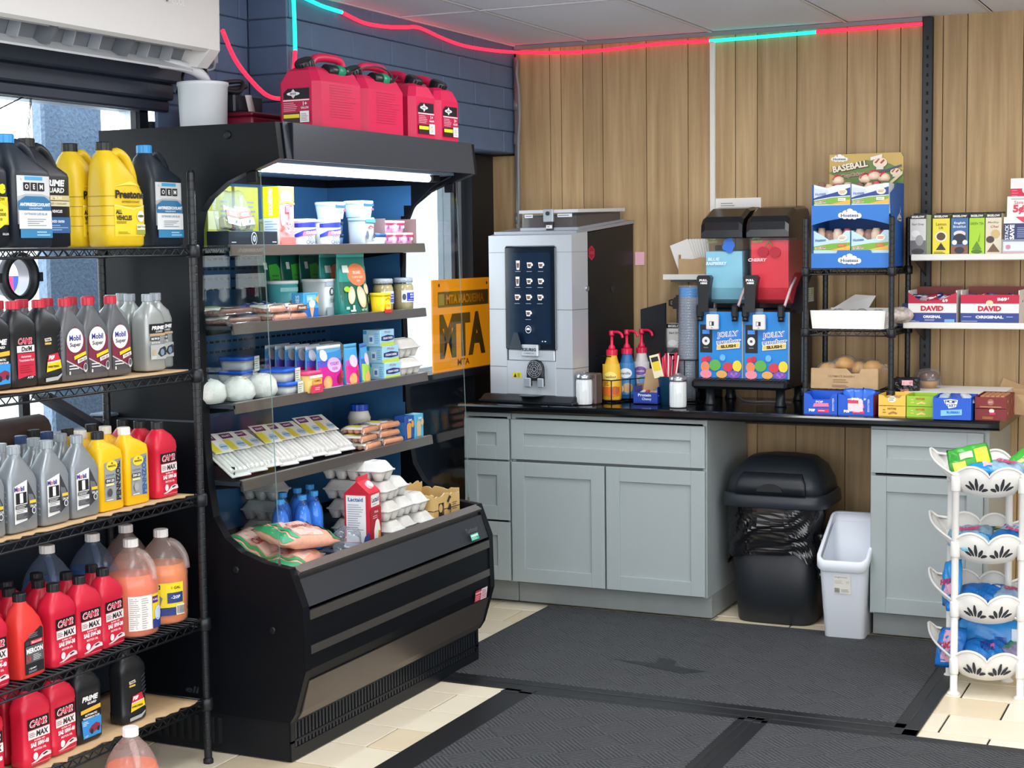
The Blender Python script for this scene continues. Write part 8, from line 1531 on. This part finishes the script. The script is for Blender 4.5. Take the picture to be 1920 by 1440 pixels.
cbag('clear candy bag with pink lettering at the left of the second basket', -.05, .0, z+.03, .16, .13, .05, CLR, 111, (rad(18), rad(-6), .1), [('blue_end', .05, .05, .95, .3, '#2a7fc9')], ('SWEET', '#d0406a'), g)
cbag('pale blue candy bag at the front of the second basket', -.03, -.06, z+.02, .12, .10, .045, M('#7fc0e6', .3, var=.2, sc=20), 112, (rad(24), rad(4), .35), [('white_patch', .3, .3, .7, .6, '#cfe6f3')], None, g)
cbag('dark blue candy bag at the right of the second basket', .10, -.01, z+.035, .15, .13, .05, CB1, 113, (rad(14), rad(8), -.3), [('grey_patch', .1, .5, .9, .85, '#b9bcc9')], ('GUMS', '#c9407a'), g)
cbag('green-topped card lying across the second basket', .02, .06, z+.07, .14, .03, .01, M('#1f6a3f', .4), 114, (0, 0, -.12), [('tan_end', .55, .05, .98, .95, '#d9b878')], None, g)
g = 'candy bags in the third basket'; z = RIM[1]-.052
cbag('blue candy bag poking up at the left of the third basket', -.105, .02, z+.085, .10, .17, .035, CB2_, 121, (rad(72), rad(-18), rad(-40)), [('pink_patch', .3, .05, .75, .45, '#e3aabf')], ('HOT', '#b0305a'), g)
cbag('dark blue glossy candy bag in the middle of the third basket', .0, .01, z+.03, .17, .13, .055, CB1, 122, (rad(16), 0, .15), [('painted_glint', .6, .6, .8, .75, '#d9e6f2')], None, g)  # the white patch is a highlight painted onto the bag
cbag('clear candy bag with red lettering at the right of the third basket', .10, .0, z+.035, .14, .12, .05, CLR, 123, (rad(12), rad(4), -.2), None, ('CHEWY', '#c9305a'), g)
cbag('small blue candy bag at the front left of the third basket', -.07, -.05, z+.018, .12, .10, .04, CB1, 124, (rad(20), rad(-6), .2), None, None, g)
g = 'candy bags in the lowest basket'; z = RIM[0]-.052
cbag('upright wide blue candy bag at the back of the lowest basket', .03, .055, z+.085, .27, .16, .03, CB2_, 131, (rad(80), 0, 0), [('white_label', .72, .2, .84, .8, '#dfe8f0'), ('blue_panel', .5, .35, .66, .6, '#1f5fae')], None, g)
cbag('blue candy bag with pink upright lettering at the left of the lowest basket', -.105, -.005, z+.055, .12, .15, .04, CB1, 132, (rad(62), rad(-10), rad(-25)), [('pink_band', .3, .1, .7, .9, '#d9a3b8')], ('CANDY', '#a82a4a'), g)
cbag('crumpled blue candy bag in the middle of the lowest basket', .01, -.03, z+.03, .16, .13, .065, CB1, 133, (rad(20), rad(8), .3), [('dark_patch', .3, .3, .6, .7, '#1c3f8a'), ('pink_dot', .5, .4, .6, .55, '#b9549a')], None, g)
cbag('clear candy bag of mixed sweets at the right of the lowest basket', .125, -.01, z+.03, .15, .12, .055, M('#9a8fae', .35, var=.7, sc=80), 134, (rad(14), rad(14), -.4), [('green_end', .02, .3, .25, .8, '#4f9a6a')], None, g)
# torn strip and chip on the tiles
